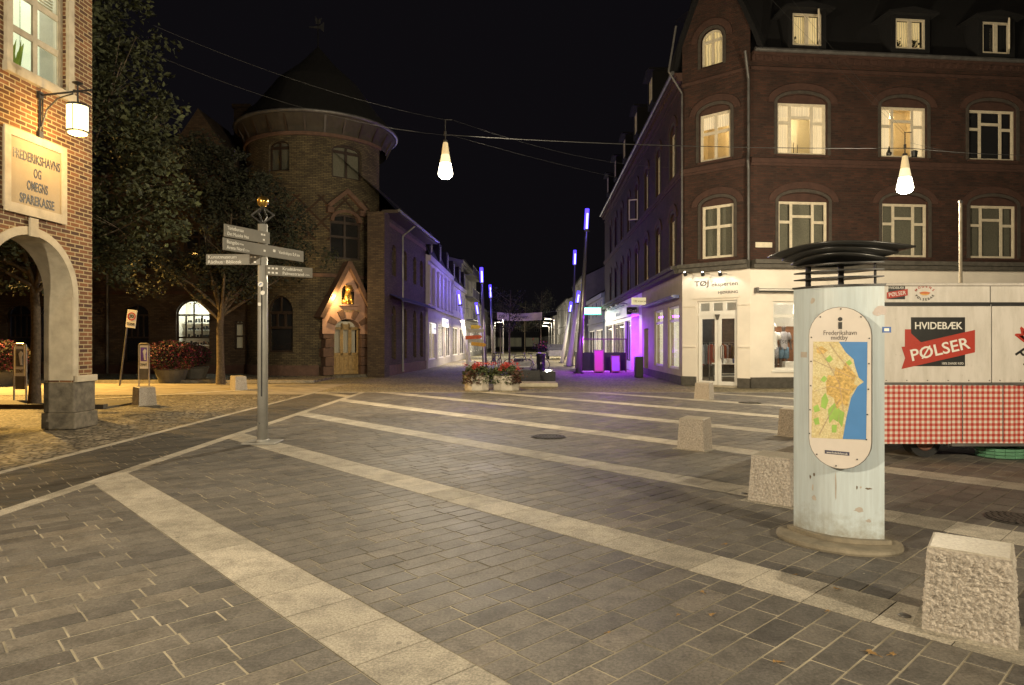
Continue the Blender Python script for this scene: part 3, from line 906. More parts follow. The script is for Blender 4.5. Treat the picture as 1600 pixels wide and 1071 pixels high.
for i in range(9):
    a = random.uniform(0, 6.28); dx, dy = math.cos(a) * .16, math.sin(a) * .1
    mb.prism([(dx * .3 - .035, 0), (dx * .3 + .035, 0), (dx * .8 + .03, .35), (dx * 1.3, .6 + random.uniform(-.1, .1)), (dx * .8 - .03, .35)], dy, dy + .006)
mb.obj('leaf', plain('sword_leaf', (0.30, 0.42, 0.06), 0.4, var=.4), t2)
MB().lathe([(.07, 0), (.1, .15), (.1, .16)], 12).obj('pot', m_white, t2)
light('POINT', tuple(MF @ Vector((wu0 + .8, .75, wz1 + .1))), 60, (0.95, 1.0, 0.8), 0.15, name='office_light')

# plaque
pu0, pu1 = px_u(MF, 3), px_u(MF, 97)
pm = MF @ Matrix.Translation((0, -0.10, 0))
t = thing('stone_name_plaque', 'pale framed stone plaque with black lettering above the arch on the left', 'sign', tuple(MF @ Vector(((pu0 + pu1) / 2, -0.02, 3.80))))
inv = Matrix.Translation(-Vector(t.location)) @ MF
mb = MB(inv)
z0, z1 = 3.80, 5.08
mb.box(pu0, pu1, -0.05, -0.002, z0, z1)
mb.obj('panel', m_stone_pl := plain('plaque_stone', (0.29, 0.235, 0.15), 0.7, var=0.1, scale=3, bmp=.15), t)
mb = MB(inv)
for a, b, c, d in ((pu0 - .03, pu1 + .03, z0 - .07, z0 + .09), (pu0 - .03, pu1 + .03, z1 - .10, z1 + .03), (pu0 - .03, pu0 + .10, z0 + .09, z1 - .10), (pu1 - .10, pu1 + .03, z0 + .09, z1 - .10)):
    mb.box(a, b, -0.075, -0.05, c, d)
mb.obj('rim', m_stone, t)
uc = (pu0 + pu1) / 2
for s_, zz, wd in (('FREDERIKSHAVNS', 4.71, 1.06), ('OG', 4.47, 0.17), ('OMEGNS', 4.24, 0.47), ('SPAREKASSE', 4.00, 0.78)):
    text('lettering', s_, 0.22, inv @ TM(uc + .02, -0.0525, zz), m_letter, t, bold=0.004, depth=0.002, width=wd)

# wall lantern
lu = px_u(MF, 60)
lp = MF @ Vector((lu, 0, 0))
ln = Vector(MF.col[1][:3]) * -1
t = thing('wall_lantern', 'wrought iron wall lantern glowing warm on the brick house, left', 'wall lamp', (lp.x, lp.y, 5.2), MF.to_euler().z)
mb = MB()
mb.tube((0, -.03, -.12), (0, -.03, .72), .017); mb.tube((.06, -.03, .0), (.06, -.03, .72), .012)
mb.tube((0, -.03, .66), (0, -.95, .74), .018)
for a, b in (((0, -.06, .12), (0, -.16, .42)), ((0, -.16, .42), (0, -.34, .60)), ((0, -.34, .60), (0, -.62, .68))): mb.tube(a, b, .014)
mb.bbox(-.05, .05, -.06, 0, .6, .72, .005); mb.bbox(-.05, .05, -.06, 0, -.1, .04, .005)
mb.tube((0, -.70, .86), (0, -.70, .50), .014)
mb.lathe([(.02, .82), (.09, .86), (.02, .89)], 10, (0, -.70, 0)); mb.tube((0, -.62, .74), (0, -.94, .66), .012)
mb.obj('bracket', m_black, t)
mb = MB(); c = (0, -.70, 0)
mb.lathe([(.03, .52), (.16, .49), (.185, .465), (.185, .45)], 20, c); mb.lathe([(.18, .03), (.18, .005), (.14, .0)], 20, c, caps=False)
for i in range(4):
    a = i * math.pi / 2 + .2
    mb.tube((.178 * math.cos(a), -.70 + .178 * math.sin(a), .46), (.178 * math.cos(a), -.70 + .178 * math.sin(a), .01), .007)
mb.obj('cage', m_black, t)
MB().lathe([(.165, .45), (.165, .03), (.14, -.02), (.05, -.045)], 20, c).obj('glass_cylinder', emit('lantern_glass', (1.0, 0.80, 0.40), 4.0), t, True)
q = t.matrix_basis @ Vector((0, 0, 0))
lw_ = Matrix.Translation(t.location) @ Matrix.Rotation(MF.to_euler().z, 4, 'Z')
LANT_W = 95.0
light('POINT', tuple(lw_ @ Vector((0, -.70, -.17))), LANT_W, (1.0, 0.58, 0.17), 0.07, name='lantern_light')
light('POINT', tuple(lw_ @ Vector((0.0, -.48, .26))), LANT_W * .25, (1.0, 0.58, 0.17), 0.07, name='lantern_light')

# ============================================================ CORNER TOWER HOUSE
TC = Vector((497 - 800, 0, 0)) * (34 / F); TC = Vector((TC.x, 34.0, 0)); TR = 3.4
t = tower = thing('brick_tower_house', 'dark yellow brick house with a round corner tower and a lit pointed doorway', 'building', (TC.x, TC.y, 0))
toL = Matrix.Translation((-TC.x, -TC.y, 0))
def cyl(p):      # u -> angle round the tower, 0 = facing the camera
    th = p[0] / TR; r = TR - p[1]
    return (r * math.sin(th), -r * math.cos(th), p[2])
def th_of(px):
    return math.asin(max(-1, min(1, ((px - 800) / F * 31.0 - TC.x) / TR)))
def tan_frame(th, dy=0.0, z=0):
    o = Vector(((TR + dy) * math.sin(th), -(TR + dy) * math.cos(th), z))
    return frame(o, (math.cos(th), math.sin(th), 0))
def zt(py, Y=31.0): return CH + (535.5 - py) / F * Y
tw = []
for (a, b, c, d, rise) in ((421, 456, 270, 232, .28), (519, 558, 277, 234, .28), (516, 557, 404, 345, .35), (419, 462, 551, 488, .75)):
    tw.append(dict(u0=TR * th_of(a), u1=TR * th_of(b), z0=zt(c), z1=zt(d), rise=rise))
door = dict(u0=TR * th_of(512), u1=TR * th_of(557), z0=0.12, z1=2.25, rise=.42)
mb = MB(fn=cyl)
wall(mb, -TR * R(100), TR * R(75), 0, 11.2, tw + [door], depth=0.28, ucut=0.30)
mb.obj('tower_wall', m_brick_t, t)
thd_ = (door['u0'] + door['u1']) / 2 / TR; split_ = False
for (za, zb, e) in ((0, .55, .07), (4.62, 4.78, .05), (11.1, 11.25, .12)):   # plinth, string courses, cornice band
    mb = MB()
    seg = 48
    for i in range(seg):
        a0 = R(-100 + 175 * i / seg); a1 = R(-100 + 175 * (i + 1) / seg)
        if zb < 1 and door['u0'] / TR - .12 < (a0 + a1) / 2 < door['u1'] / TR + .12: continue
        P = lambda r, a: (r * math.sin(a), -r * math.cos(a))
        q = [P(TR + e, a0), P(TR + e, a1), P(TR - .02, a1), P(TR - .02, a0)]
        if zb < 1 and (a0 + a1) / 2 > thd_ and not split_: mb.obj('plinth', m_redstone, t); mb = MB(); split_ = True
        mb.slab(q, za, zb)
    mb.obj('string_course' if za else 'plinth', m_redstone, t)
# coved eaves with brackets, round gutter and cone roof
MB().lathe([(TR + .02, 11.2), (TR + .10, 11.5), (3.84, 12.0), (3.92, 12.0)], 64, caps=False).obj('eaves_soffit', plain('eaves_boards', (0.045, 0.036, 0.026), .8, var=.3, scale=3), t, False)
for i in range(16):
    mb = MB(); a = R(-105 + 210 * i / 15)
    M_ = Matrix.Rotation(a, 4, 'Z')
    pts = [(-.05, -(TR + .01), 11.1), (.05, -(TR + .01), 11.1), (.05, -3.82, 11.98), (-.05, -3.82, 11.98), (-.05, -(TR + .01), 11.75), (.05, -(TR + .01), 11.75)]
    mb.add([M_ @ Vector(p) for p in pts], [(0, 1, 2, 3), (0, 3, 4), (1, 5, 2), (3, 2, 5, 4)])
    mb.obj('eaves_bracket', m_brown, t)
MB().lathe([(3.90, 12.0), (3.98, 12.02), (4.02, 12.09), (3.98, 12.15), (3.88, 12.16)], 72, caps=False).obj('gutter', m_zinc, t, True)
mb = MB(); mb.lathe([(3.95, 12.12), (3.0, 13.2), (2.0, 14.6), (0.9, 15.6), (0.05, 16.6)], 40, caps=False); mb.tube((0, 0, 16.4), (0, 0, 18.0), .03)
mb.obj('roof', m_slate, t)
mb = MB(); mb.prism([(-.45, 17.6), (.1, 17.55), (.3, 17.4), (.3, 17.9), (.1, 17.7), (-.45, 17.66)], -.01, .01); mb.prism([(-.12, 17.8), (.1, 17.8), (.2, 18.1), (0, 18.0), (-.15, 18.2)], -.01, .01)
mb.obj('weather_vane', m_dark, t)
def tower_win(op, cells, bmat, rise, sill=None, fm=m_brown, nm='window'):
    th = (op['u0'] + op['u1']) / 2 / TR; w = (op['u1'] - op['u0'])
    M_ = tan_frame(th, -.10)
    return cells_window(t, M_, -w / 2, w / 2, op['z0'], op['z1'], cells, fm, m_glass, bmat, y=0.06, fw=0.07, arch=rise, sill=sill, name=nm)
tower_win(tw[0], C2, m_blind, .28)
tower_win(tw[1], C2, m_blind, .28)
tower_win(tw[2], C2x2, m_voiddark, .35)
tower_win(tw[3], [(0, 1, 0, .62), (0, .33, .62, 1), (.33, .67, .62, 1), (.67, 1, .62, 1)], m_voiddark, .75)
# hood over the middle window
M_ = tan_frame((tw[2]['u0'] + tw[2]['u1']) / 2 / TR, .0)
mb = MB(M_); zz = zt(322)
mb.prism([(-1.0, zz), (-.85, zz - .12), (0, zz + .62), (.85, zz - .12), (1.0, zz), (0, zz + .85)], -.22, .3)
mb.box(-.95, -.65, -.15, .3, zz - .35, zz - .1); mb.box(.65, .95, -.15, .3, zz - .35, zz - .1)
arch_ring(mb, 0, tw[2]['z1'], .62, .80, -.06, .2, n=14, squash=.7)
mb.obj('window_hood', m_redstone, t)
# pointed doorway
thd = (door['u0'] + door['u1']) / 2 / TR
MD = tan_frame(thd, .0)
zb = zt(497, 30.5); za = zt(408, 30.5)
mb = MB(MD)
hw = 1.32
def thick_line(mb, a, b, w, y0, y1):
    d = Vector((b[0] - a[0], b[1] - a[1])).normalized(); n_ = Vector((-d.y, d.x)) * w / 2
    mb.prism([(a[0] - n_.x, a[1] - n_.y), (b[0] - n_.x, b[1] - n_.y), (b[0] + n_.x, b[1] + n_.y), (a[0] + n_.x, a[1] + n_.y)], y0, y1)
thick_line(mb, (-hw, zb), (.02, za), .2, -.62, .35); thick_line(mb, (-.02, za), (hw, zb), .2, -.615, .35)
mb.obj('gable_moulding', m_redstone, t)
# gable panel with a round-headed niche
mb = MB(MD)
pw = hw - .1
n_arch = [(.62 * math.cos(math.pi * i / 10), 2.25 + .44 * math.sin(math.pi * i / 10)) for i in range(11)]
nz0, nz1 = zb + .65, zb + 1.25
def gz(x): return zb + (za - zb) * (1 - abs(x) / hw)
cuts = sorted({-pw, -.62, -.30, 0, .30, .62, pw} | {.62 * math.cos(math.pi * i / 10) for i in range(11)} | {.3 * math.cos(math.pi * i / 8) for i in range(9)})
for a, b in zip(cuts[:-1], cuts[1:]):
    m_ = (a + b) / 2
    lo = lambda x: 2.25 + .44 * math.sqrt(max(0, 1 - (x / .62) ** 2)) if abs(m_) < .62 else 2.0
    spans = [((lo(a), lo(b)), (gz(a) - .05, gz(b) - .05))]
    if abs(m_) < .3:
        zn = lambda x: nz1 + .3 * math.sqrt(max(0, 1 - (x / .3) ** 2))
        spans = [((lo(a), lo(b)), (nz0, nz0)), ((zn(a), zn(b)), (gz(a) - .05, gz(b) - .05))]
    for (l0, l1), (h0, h1) in spans:
        if h0 > l0 + .01 or h1 > l1 + .01:
            mb.add([(a, -.34, l0), (b, -.34, l1), (b, -.34, max(h1, l1)), (a, -.34, max(h0, l0)), (a, .3, l0), (b, .3, l1)], [(0, 1, 2, 3), (0, 4, 5, 1)])
mb.box(-.45, .45, -.52, -.34, nz0 - .08, nz0)
mb.obj('gable_panel', plain('pink_stone', (0.40, 0.24, 0.17), .8, var=.15, scale=4, bmp=.3), t)
mb = MB(MD)
for a in (-62, -22, 22, 62):     # rough voussoirs
    c_, s_ = math.sin(R(a)), math.cos(R(a))
    q = [(c_ * .66 - s_ * .1, 2.25 + s_ * .48 + c_ * .1), (c_ * .66 + s_ * .1, 2.25 + s_ * .48 - c_ * .1), (c_ * 1.05 + s_ * .15, 2.25 + s_ * .88 - c_ * .15), (c_ * 1.05 - s_ * .15, 2.25 + s_ * .88 + c_ * .15)]
    mb.prism(q[::-1] if ((q[1][0]-q[0][0])*(q[2][1]-q[1][1])-(q[1][1]-q[0][1])*(q[2][0]-q[1][0])) < 0 else q, -.42, -.2)
for sx in (-1, 1):               # banded jambs
    for k in range(5):
        z0 = .1 + k * .42
        w_ = .50 if k % 2 == 0 else .42
        mb.bbox(*sorted((sx * .66, sx * (.66 + w_))), -.36 if k % 2 else -.32, .3, z0, z0 + .41, .02)
mb.obj('rusticated_jamb', m_redstone, t)
MB(MD).box(-.95, .95, -.9, .2, 0, .12).obj('doorstep', m_stone_dk, t)
m_door = plain('oak_door', (0.30, 0.20, 0.075), .5, var=.3, scale=10)
mb = MB(MD)
for s0, s1 in ((-.62, -.21), (-.20, .20), (.21, .62)):
    for a, b, c, d in ((s0, s1, .13, .25), (s0, s1, 1.0, 1.12), (s0, s0 + .07, .25, 2.5 if abs(s0 + s1) < .1 else 2.3), (s1 - .07, s1, .25, 2.5 if abs(s0 + s1) < .1 else 2.3), (s0, s1, 2.2, 2.45 if abs(s0 + s1) < .1 else 2.32)):
        mb.box(a, b, -.10, -.02, c, d)
    mb.box(s0 + .07, s1 - .07, -.06, -.04, .25, 1.0)
    mb.bbox(s0 + .12, s1 - .12, -.085, -.06, .33, .92, .01)
dr = mb.obj('door', m_door, t)
MB(MD).box(-.6, .6, -.055, -.045, 1.12, 2.4).obj('pane', m_glass, dr)
MB(MD).box(-.6, .6, .25, .27, .2, 2.6).obj('blind', m_lit_dim, dr)
MB(MD).tube((.24, -.14, 1.0), (.24, -.14, 1.25), .015).obj('handle', m_zinc, dr)
text('lettering', 'SPECIALISTEN', .15, MD @ TM(.06, -.352, zb + .34), plain('gilt', (.45, .33, .12), .35, .5), t, depth=.008, width=1.05)
# gilded lion-like figure in the niche
t3 = thing('gilded_figure', 'gilded animal figure on a ledge in the lit gable niche over the door', 'statue', tuple(Vector((TC.x, TC.y, 0)) + (MD @ Vector((0, -.36, nz0)))), thd)
mb = MB()
mb.lathe([(.10, 0), (.17, .1), (.19, .3), (.15, .48), (.12, .6), (.02, .68)], 12, (0, 0.0, 0), 1, .8)
mb.ball((0, -.08, .72), .17, 12, 8); mb.ball((0, -.20, .68), .085, 10, 6)
for sx in (-1, 1):
    mb.tube((sx * .09, -.12, .42), (sx * .10, -.18, .02), .05, .045); mb.ball((sx * .10, -.22, .03), .055, 8, 6)
    mb.lathe([(.05, 0), (.12, .06), (.13, .18), (.04, .28)], 10, (sx * .15, .02, 0)); mb.ball((sx * .13, -.03, .86), .04, 8, 6)
mb.obj('figure_body', plain('gilding', (0.52, 0.33, 0.08), .35, .7, var=.4, scale=20, bmp=.5), t3, True)
# spot lamp on the wall, left of the gable
sp = Vector((TC.x, TC.y, 0)) + (MD @ Vector((-.93, -.62, zb + 1.02)))
t3 = thing('doorway_spotlight', 'small spotlight glaring on the pointed doorway of the brick tower', 'spotlight', tuple(sp), thd)
MB().tube((0, 0, 0), (.08, -.0, -.06), .035, .05, 12).obj('housing', m_black, t3)
MB().tube((-.02, 0, 0), (-.05, .55, .02), .012).obj('arm', m_black, t3)
MB().tube((.082, 0, -.062), (.095, 0, -.072), .045, .045, 12).obj('lens', emit('spot_lens', (1, .8, .45), 30), t3)
light('POINT', tuple(sp + Vector((.20, -.04, -.10))), 130, (1.0, 0.64, 0.24), 0.05, name='doorway_light')

# left wing: facade parallel to the road
MW = frame((-28.0, 32.6, 0), (1, 0.0, 0)); MWL = toL @ MW
WL = 28.0 + TC.x - 2.4
def wu(px): return px_u(MW, px)
def wz(py): return CH + (535.5 - py) / F * 32.6
lit = dict(u0=wu(275), u1=wu(327), z0=wz(566), z1=wz(492), rise=.70)
ops = [lit]
for (a, b) in ((193, 232), (60, 100), (10, 48), (-90, -50), (-170, -130)):
    ops.append(dict(u0=wu(a), u1=wu(b), z0=wz(566), z1=wz(492), rise=.5))
small = dict(u0=wu(366), u1=wu(380), z0=wz(546), z1=wz(505), rise=.12)
ops.append(small)
up = []
for (a, b) in ((288, 330), (196, 236), (100, 140), (20, 60), (-70, -30)):
    up.append(dict(u0=wu(a), u1=wu(b), z0=5.2, z1=6.8, rise=.3))
mb = MB(MWL); wall(mb, 0, WL, 0, 9.6, ops + up, depth=.25)
mb.box(0, WL, 0, .3, 9.6, 9.62) if False else None
mb.obj('wing_wall', m_brick_w, t)
for z0, z1, e in ((0, .5, .06), (3.95, 4.1, .05), (9.3, 9.6, .1), (9.602, 9.72, .3)): MB(MWL).box(0, WL, -e, -.001, z0, z1).obj('string_course' if z0 else 'plinth', m_trim, t)
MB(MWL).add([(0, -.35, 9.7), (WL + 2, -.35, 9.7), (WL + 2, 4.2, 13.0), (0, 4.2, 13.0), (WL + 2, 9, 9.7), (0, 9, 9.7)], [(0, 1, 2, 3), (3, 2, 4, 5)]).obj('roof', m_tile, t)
for k, o in enumerate(ops + up):
    isl = o is lit
    cells = [(0, 1, 0, .52), (0, .25, .52, 1), (.25, .5, .52, 1), (.5, .75, .52, 1), (.75, 1, .52, 1)] if o in ops and o is not small else (C2x2 if o in up else [(0, 1, 0, .5), (0, 1, .5, 1)])
    cells_window(t, MWL, o['u0'], o['u1'], o['z0'], o['z1'], cells, m_brown, m_glass, None if isl else (m_lit_dim if o is small else m_voiddark), y=.12, fw=.05, arch=o['rise'], back=.15)
# gable dormer with a dim window, chimney
mb = MB(MWL); gu = wu(310)
mb.prism([(gu - 1.9, 9.7), (gu + 1.9, 9.7), (gu + 1.9, 10.2), (gu, 13.0), (gu - 1.9, 10.2)], -.05, 3.5)
mb.obj('roof_gable', m_brick_w, t)
cells_window(t, MWL, gu - .75, gu + .75, 9.95, 11.1, C2, m_brown, m_glass, m_blind, y=-.13, fw=.06, th=.05, back=.0)
mb = MB(MWL); cu_ = wu(345); mb.box(cu_ - .4, cu_ + .4, 2.5, 3.3, 11, 13.9); mb.box(cu_ - .48, cu_ + .48, 2.42, 3.38, 13.9, 14.1)
mb.obj('chimney', m_brick_w, t)
# lit optician's window: shelves inside a small room
rm = MB(MWL); a, b = lit['u0'] - .3, lit['u1'] + .6
rm.add([(a, 1.6, 0), (b, 1.6, 0), (b, 1.6, 3.6), (a, 1.6, 3.6), (a, .3, 0), (b, .3, 0), (b, .3, 3.6), (a, .3, 3.6)], [(0, 1, 2, 3), (4, 0, 3, 7), (1, 5, 6, 2), (4, 5, 1, 0), (3, 2, 6, 7)])
rm.obj('shop_room', m_cream, t)
mb = MB(MWL)
for k in range(6): mb.box(lit['u0'] - .2, lit['u1'] + .2, 1.15, 1.55, .7 + k * .38, .72 + k * .38)
mb.obj('shop_shelf', m_white, t)
mb = MB(MWL); rq = random.Random(4)
for k in range(6):
    x = lit['u0']
    while x < lit['u1']:
        mb.box(x, x + .07, 1.2, 1.3, .722 + k * .38, .80 + k * .38 + rq.random() * .12); x += rq.uniform(.1, .17)
g = tag(mb.obj('goods', m_black, None, M=Matrix.Translation((TC.x, TC.y, 0))), 'small dark goods standing on the bright shelves of the shop window', 'goods'); g['kind'] = 'stuff'
lc = MW @ Vector(((lit['u0'] + lit['u1']) / 2, .9, 3.3))
light('POINT', tuple(lc), 90, (0.9, 1.0, 0.85), .15, name='shop_light')
# downpipes
for px in (390 - 2, 170): MB(MWL).tube((wu(px), -.12, 0.1), (wu(px), -.12, 9.5), .05).obj('downpipe', m_zinc, t)

# right wing along the pedestrian street
MR_o = Vector((-6.0, 31.2, 0)); MR = frame(MR_o, (0.075, 1, 0)); MRL = toL @ MR
RL = px_u(MR, 665)
def rz_(py, px): return z_at(MR, px, py)
ops = []
for k, px in enumerate((615.5, 633, 648, 658.5)):
    u = px_u(MR, px)
    ops.append(dict(u0=u - .42, u1=u + .42, z0=.75, z1=3.0, rise=.42))
    ops.append(dict(u0=u - .40, u1=u + .40, z0=4.9, z1=6.2, rise=.25))
mb = MB(MRL); wall(mb, 0, RL, 0, 7.6, ops, depth=.25); mb.obj('street_wall', m_brick_w, t)
for k, o in enumerate(ops):
    cells_window(t, MRL, o['u0'], o['u1'], o['z0'], o['z1'], C2x2, m_brown, m_glass, m_lit_dim if k in (0, 2) else m_voiddark, y=.12, fw=.05, arch=o['rise'])
for z0, z1, e in ((0, .5, .06), (3.75, 3.9, .05), (7.2, 7.4, .04)): MB(MRL).box(0, RL, -e, -.002, z0, z1).obj('string_course' if z0 else 'plinth', m_redstone, t)
mb = MB(MRL); mb.box(-.55, .35, -.2, .6, 0, 7.6); mb.obj('buttress', m_brick_w, t)
mb = MB(MRL); mb.box(-.2, RL, -.75, .02, 7.6, 7.75); mb.obj('eaves', m_brown, t)
MB(MRL).tube((-.2, -.8, 7.72), (RL, -.8, 7.72), .07).obj('gutter', m_zinc, t)
MB(MRL).add([(-.2, -.8, 7.76), (RL, -.8, 7.76), (RL, 4, 12), (-.2, 4, 12), (RL, 8.8, 7.76), (-.2, 8.8, 7.76)], [(0, 1, 2, 3), (3, 2, 4, 5)]).obj('roof', m_tile, t)
MB(MRL).add([(RL, 0, 0), (RL, 8, 0), (RL, 8, 7.76), (RL, 4, 12), (RL, 0, 7.76)], [(0, 1, 2, 3, 4)]).obj('end_wall', m_brick_w, t)
mb = MB(MRL)
mb.add([(0.6, -.05, 3.95), (RL - .6, -.05, 3.95), (RL - .6, -.75, 3.62), (.6, -.75, 3.62), (RL - .6, -.75, 3.56), (.6, -.75, 3.56)], [(0, 1, 2, 3), (3, 2, 4, 5)])
mb.obj('awning', plain('awning_cloth', (0.05, 0.05, 0.09), .8), t)
u = px_u(MR, 626)
MB(MRL).path([(u, -.75, 7.6), (u, -.12, 7.1), (u, -.12, .1)], .05).obj('downpipe', m_zinc, t)
# ============================================================ TREES
def tree(x, y, h0, clumps, n_leaf, size, trunk_r, label, mat, group=None, lean=(0, 0), seed=1, hide=None):
    rq = random.Random(seed)
    t = thing('street_tree', label, 'tree', (x, y, 0), 0, group)
    mb = MB(); top = Vector((lean[0], lean[1], h0 + 1.2))
    prev = Vector((0, 0, -.02)); pr = trunk_r * 1.25
    for i in range(1, 7):
        k = i / 6; q = Vector((lean[0] * k + rq.uniform(-.03, .03), lean[1] * k + rq.uniform(-.03, .03), (h0 + 1.2) * k)); r = trunk_r * (1 - .35 * k)
        mb.tube(prev, q, pr, r, 12, cap=False); prev = q; pr = r
    for (c, r) in clumps:
        c = Vector(c); st = Vector((lean[0] * .8, lean[1] * .8, h0 * rq.uniform(.75, 1.0)))
        if (c - st).length < .5: continue
        m1 = st.lerp(c, .5) + Vector((rq.uniform(-.2, .2), rq.uniform(-.2, .2), rq.uniform(.0, .3)))
        mb.tube(st, m1, trunk_r * .42, trunk_r * .25, 7, False); mb.tube(m1, c, trunk_r * .25, trunk_r * .1, 6, False)
        for _ in range(5):
            e = c + Vector((rq.uniform(-1, 1), rq.uniform(-1, 1), rq.uniform(-.6, 1))) * r * .8
            mb.tube(c.lerp(m1, .3), e, trunk_r * .1, trunk_r * .03, 4, False)
    mb.obj('trunk', m_bark, t, True)
    mb = MB(); tot = sum(r * r for c, r in clumps)
    for (c, r) in clumps:
        pts = []
        nsub = max(6, int(14 * r))
        subs = [(Vector(c) + Vector((rq.gauss(0, .5), rq.gauss(0, .5), rq.gauss(0, .42))) * r, rq.uniform(.22, .42) * r) for _ in range(nsub)]
        for _ in range(int(n_leaf * r * r / tot)):
            sc_, sr = rq.choice(subs)
            v = Vector((rq.gauss(0, 1), rq.gauss(0, 1), rq.gauss(0, .7)))
            v = v.normalized() * sr * (rq.random() ** .4) * 1.25
            p = sc_ + v
            pts.append(p)
        leaves(mb, pts, size, rnd=rq)
    mb.obj('crown', mat, t, tones=True)
    return t
# big maple beside the bank house; its crown shows to the right of the brick corner
rq = random.Random(11)
cl = []
for _ in range(26):
    z = rq.uniform(3.6, 10.6)
    rad_ = 3.7 * math.sqrt(max(.1, 1 - ((z - 5.6) / 6.2) ** 2)) * (.75 if z > 8.5 else 1)
    a = rq.uniform(0, 6.283); k = rq.random() ** .5
    cl.append(((rad_ * .78 * k * math.cos(a), rad_ * .78 * k * math.sin(a), z), rq.uniform(.9, 1.5)))
cl += [((2.9, -.6, 4.6), 1.1), ((3.0, -.3, 5.9), 1.1), ((2.3, -.8, 7.6), 1.1), ((2.2, -.2, 3.9), .9), ((2.0, -.4, 9.6), 1.1), ((1.7, -.8, 10.8), 1.1), ((2.6, -.6, 8.6), 1.1), ((2.5, .2, 6.8), 1.3), ((3.3, -.2, 5.2), .9), ((2.9, .4, 7.6), 1.1), ((1.4, .2, 8.0), 1.3), ((1.2, -.4, 12.0), 1.1), ((-1.2, -1.5, 3.7), 1.0), ((-.2, -1.8, 3.8), .9)]
tree(-12.35, 17.3, 3.7, cl, 36000, 0.15, 0.125, 'large leafy maple behind the bank house, its crown rising out of the picture', m_leaf, seed=5)
cl = []
for _ in range(16):
    z = rq.uniform(3.9, 8.7); rad_ = 3.0 * math.sqrt(max(.05, 1 - ((z - 5.3) / 3.9) ** 2)); a = rq.uniform(0, 6.283); k = rq.random() ** .5
    cl.append(((rad_ * .75 * k * math.cos(a), rad_ * .75 * k * math.sin(a), z), rq.uniform(.8, 1.2)))
cl += [((3.0, .1, 4.6), .9), ((2.6, .2, 6.4), .9), ((1.4, -.3, 7.6), .9), ((2.4, 0, 4.9), .9), ((-2.3, .2, 4.6), .9), ((2.0, -.4, 5.8), .8), ((0, -.5, 3.9), .8)]
tree(-11.15, 25.6, 3.1, cl, 19000, 0.14, 0.15, 'smaller dark tree standing in front of the brick tower house', m_leaf2, seed=8)

# ============================================================ RED BRICK CORNER HOUSE
A = Vector((6.39, 25.1, 0)); C = Vector((8.34, 23.4, 0))
ds = Vector((0.0364, 1.0, 0)).normalized()
B = A + ds * 28.4
corner = t = thing('red_brick_corner_house', 'large dark red brick corner house with lit upper windows and cream shop front', 'building', tuple(A))
toL = Matrix.Translation(-A)
FR = frame(C, (10600, 1045, 0)); FC = frame(A, tuple(C - A)); FS = frame(B, tuple(A - B))
GR, GC, GS = toL @ FR, toL @ FC, toL @ FS
LR, LC, LS = 16.0, (C - A).length, 28.4
ZL, ZS, ZG = 4.45, 7.97, 11.70        # shop ledge, string course, gutter
def zr(M, px, py): return z_at(M, px, py)
# --- brick walls
wr = []
for (a, b) in ((1215, 1292), (1377, 1448), (1514, 1587), (1655, 1725)):
    ua, ub = px_u(FR, a), px_u(FR, b)
    wr.append((dict(u0=ua, u1=ub, z0=8.22, z1=10.05, rise=.30), 2)); wr.append((dict(u0=ua + .04, u1=ub + .04, z0=4.66, z1=6.58, rise=.30), 1))
mb = MB(GR); wall(mb, 0, LR, ZL, ZG, [w for w, _ in wr], depth=.3); mb.obj('facade_wall', m_brick_r, t)
wc = [dict(u0=px_u(FC, 1093), u1=px_u(FC, 1141), z0=8.22, z1=9.95, rise=.25), dict(u0=px_u(FC, 1096), u1=px_u(FC, 1146), z0=4.66, z1=6.58, rise=.25)]
gw = dict(u0=px_u(FC, 1096), u1=px_u(FC, 1129), z0=zr(FC, 1112, 104), z1=zr(FC, 1112, 62), rise=.36)
mb = MB(GC); wall(mb, 0, LC, ZL, ZG, wc, depth=.3)
# steep corner gable with its own round-headed window
gh = 15.6; gc = LC / 2
hwg = gc + .35
def gtop(x): return ZG + (gh - ZG) * (1 - abs(x - gc) / hwg) ** 0.9
cuts = sorted({0.0, LC, gc, gw['u0'], gw['u1']} | {gw['u0'] + (gw['u1'] - gw['u0']) * i / 10 for i in range(11)} | {LC * i / 12 for i in range(13)})
for a, b in zip(cuts[:-1], cuts[1:]):
    if b - a < 1e-6: continue
    m_ = (a + b) / 2
    sp_ = [((ZG, ZG), (gtop(a), gtop(b)))]
    if gw['u0'] < m_ < gw['u1']:
        sp_ = [((ZG, ZG), (gw['z0'],) * 2), ((arc_top(gw, a), arc_top(gw, b)), (gtop(a), gtop(b)))]
    for (l0, l1), (h0, h1) in sp_:
        p = [(a, 0, l0), (b, 0, l1), (b, 0, h1), (a, 0, h0)]
        mb.add(p, [(0, 1, 2, 3)], [[(q[0], q[2]) for q in p]])
mb.box(gw['u0'] - .1, gw['u1'] + .1, .30, .32, gw['z0'] - .1, gw['z1'] + .6) if False else None
mb.obj('corner_wall', m_brick_r, t)
mb = MB(GC)
for s in (-1, 1):
    pts = [(gc + s * hwg * (1 - k / 8), gtop(gc + s * hwg * (1 - k / 8)) if k else ZG) for k in range(9)]
    for p, q in zip(pts[:-1], pts[1:]):
        d = Vector((q[0] - p[0], q[1] - p[1])).normalized() * .02
        n_ = Vector((s * abs(d.y), abs(d.x))).normalized() * .16
        poly = [p, q, (q[0] + n_.x, q[1] + n_.y), (p[0] + n_.x, p[1] + n_.y)]
        ar = sum(poly[i][0] * poly[(i + 1) % 4][1] - poly[(i + 1) % 4][0] * poly[i][1] for i in range(4))
        mb.prism(poly if ar > 0 else poly[::-1], -.14, .5)
mb.obj('gable_coping', m_slate, t)
ws = []
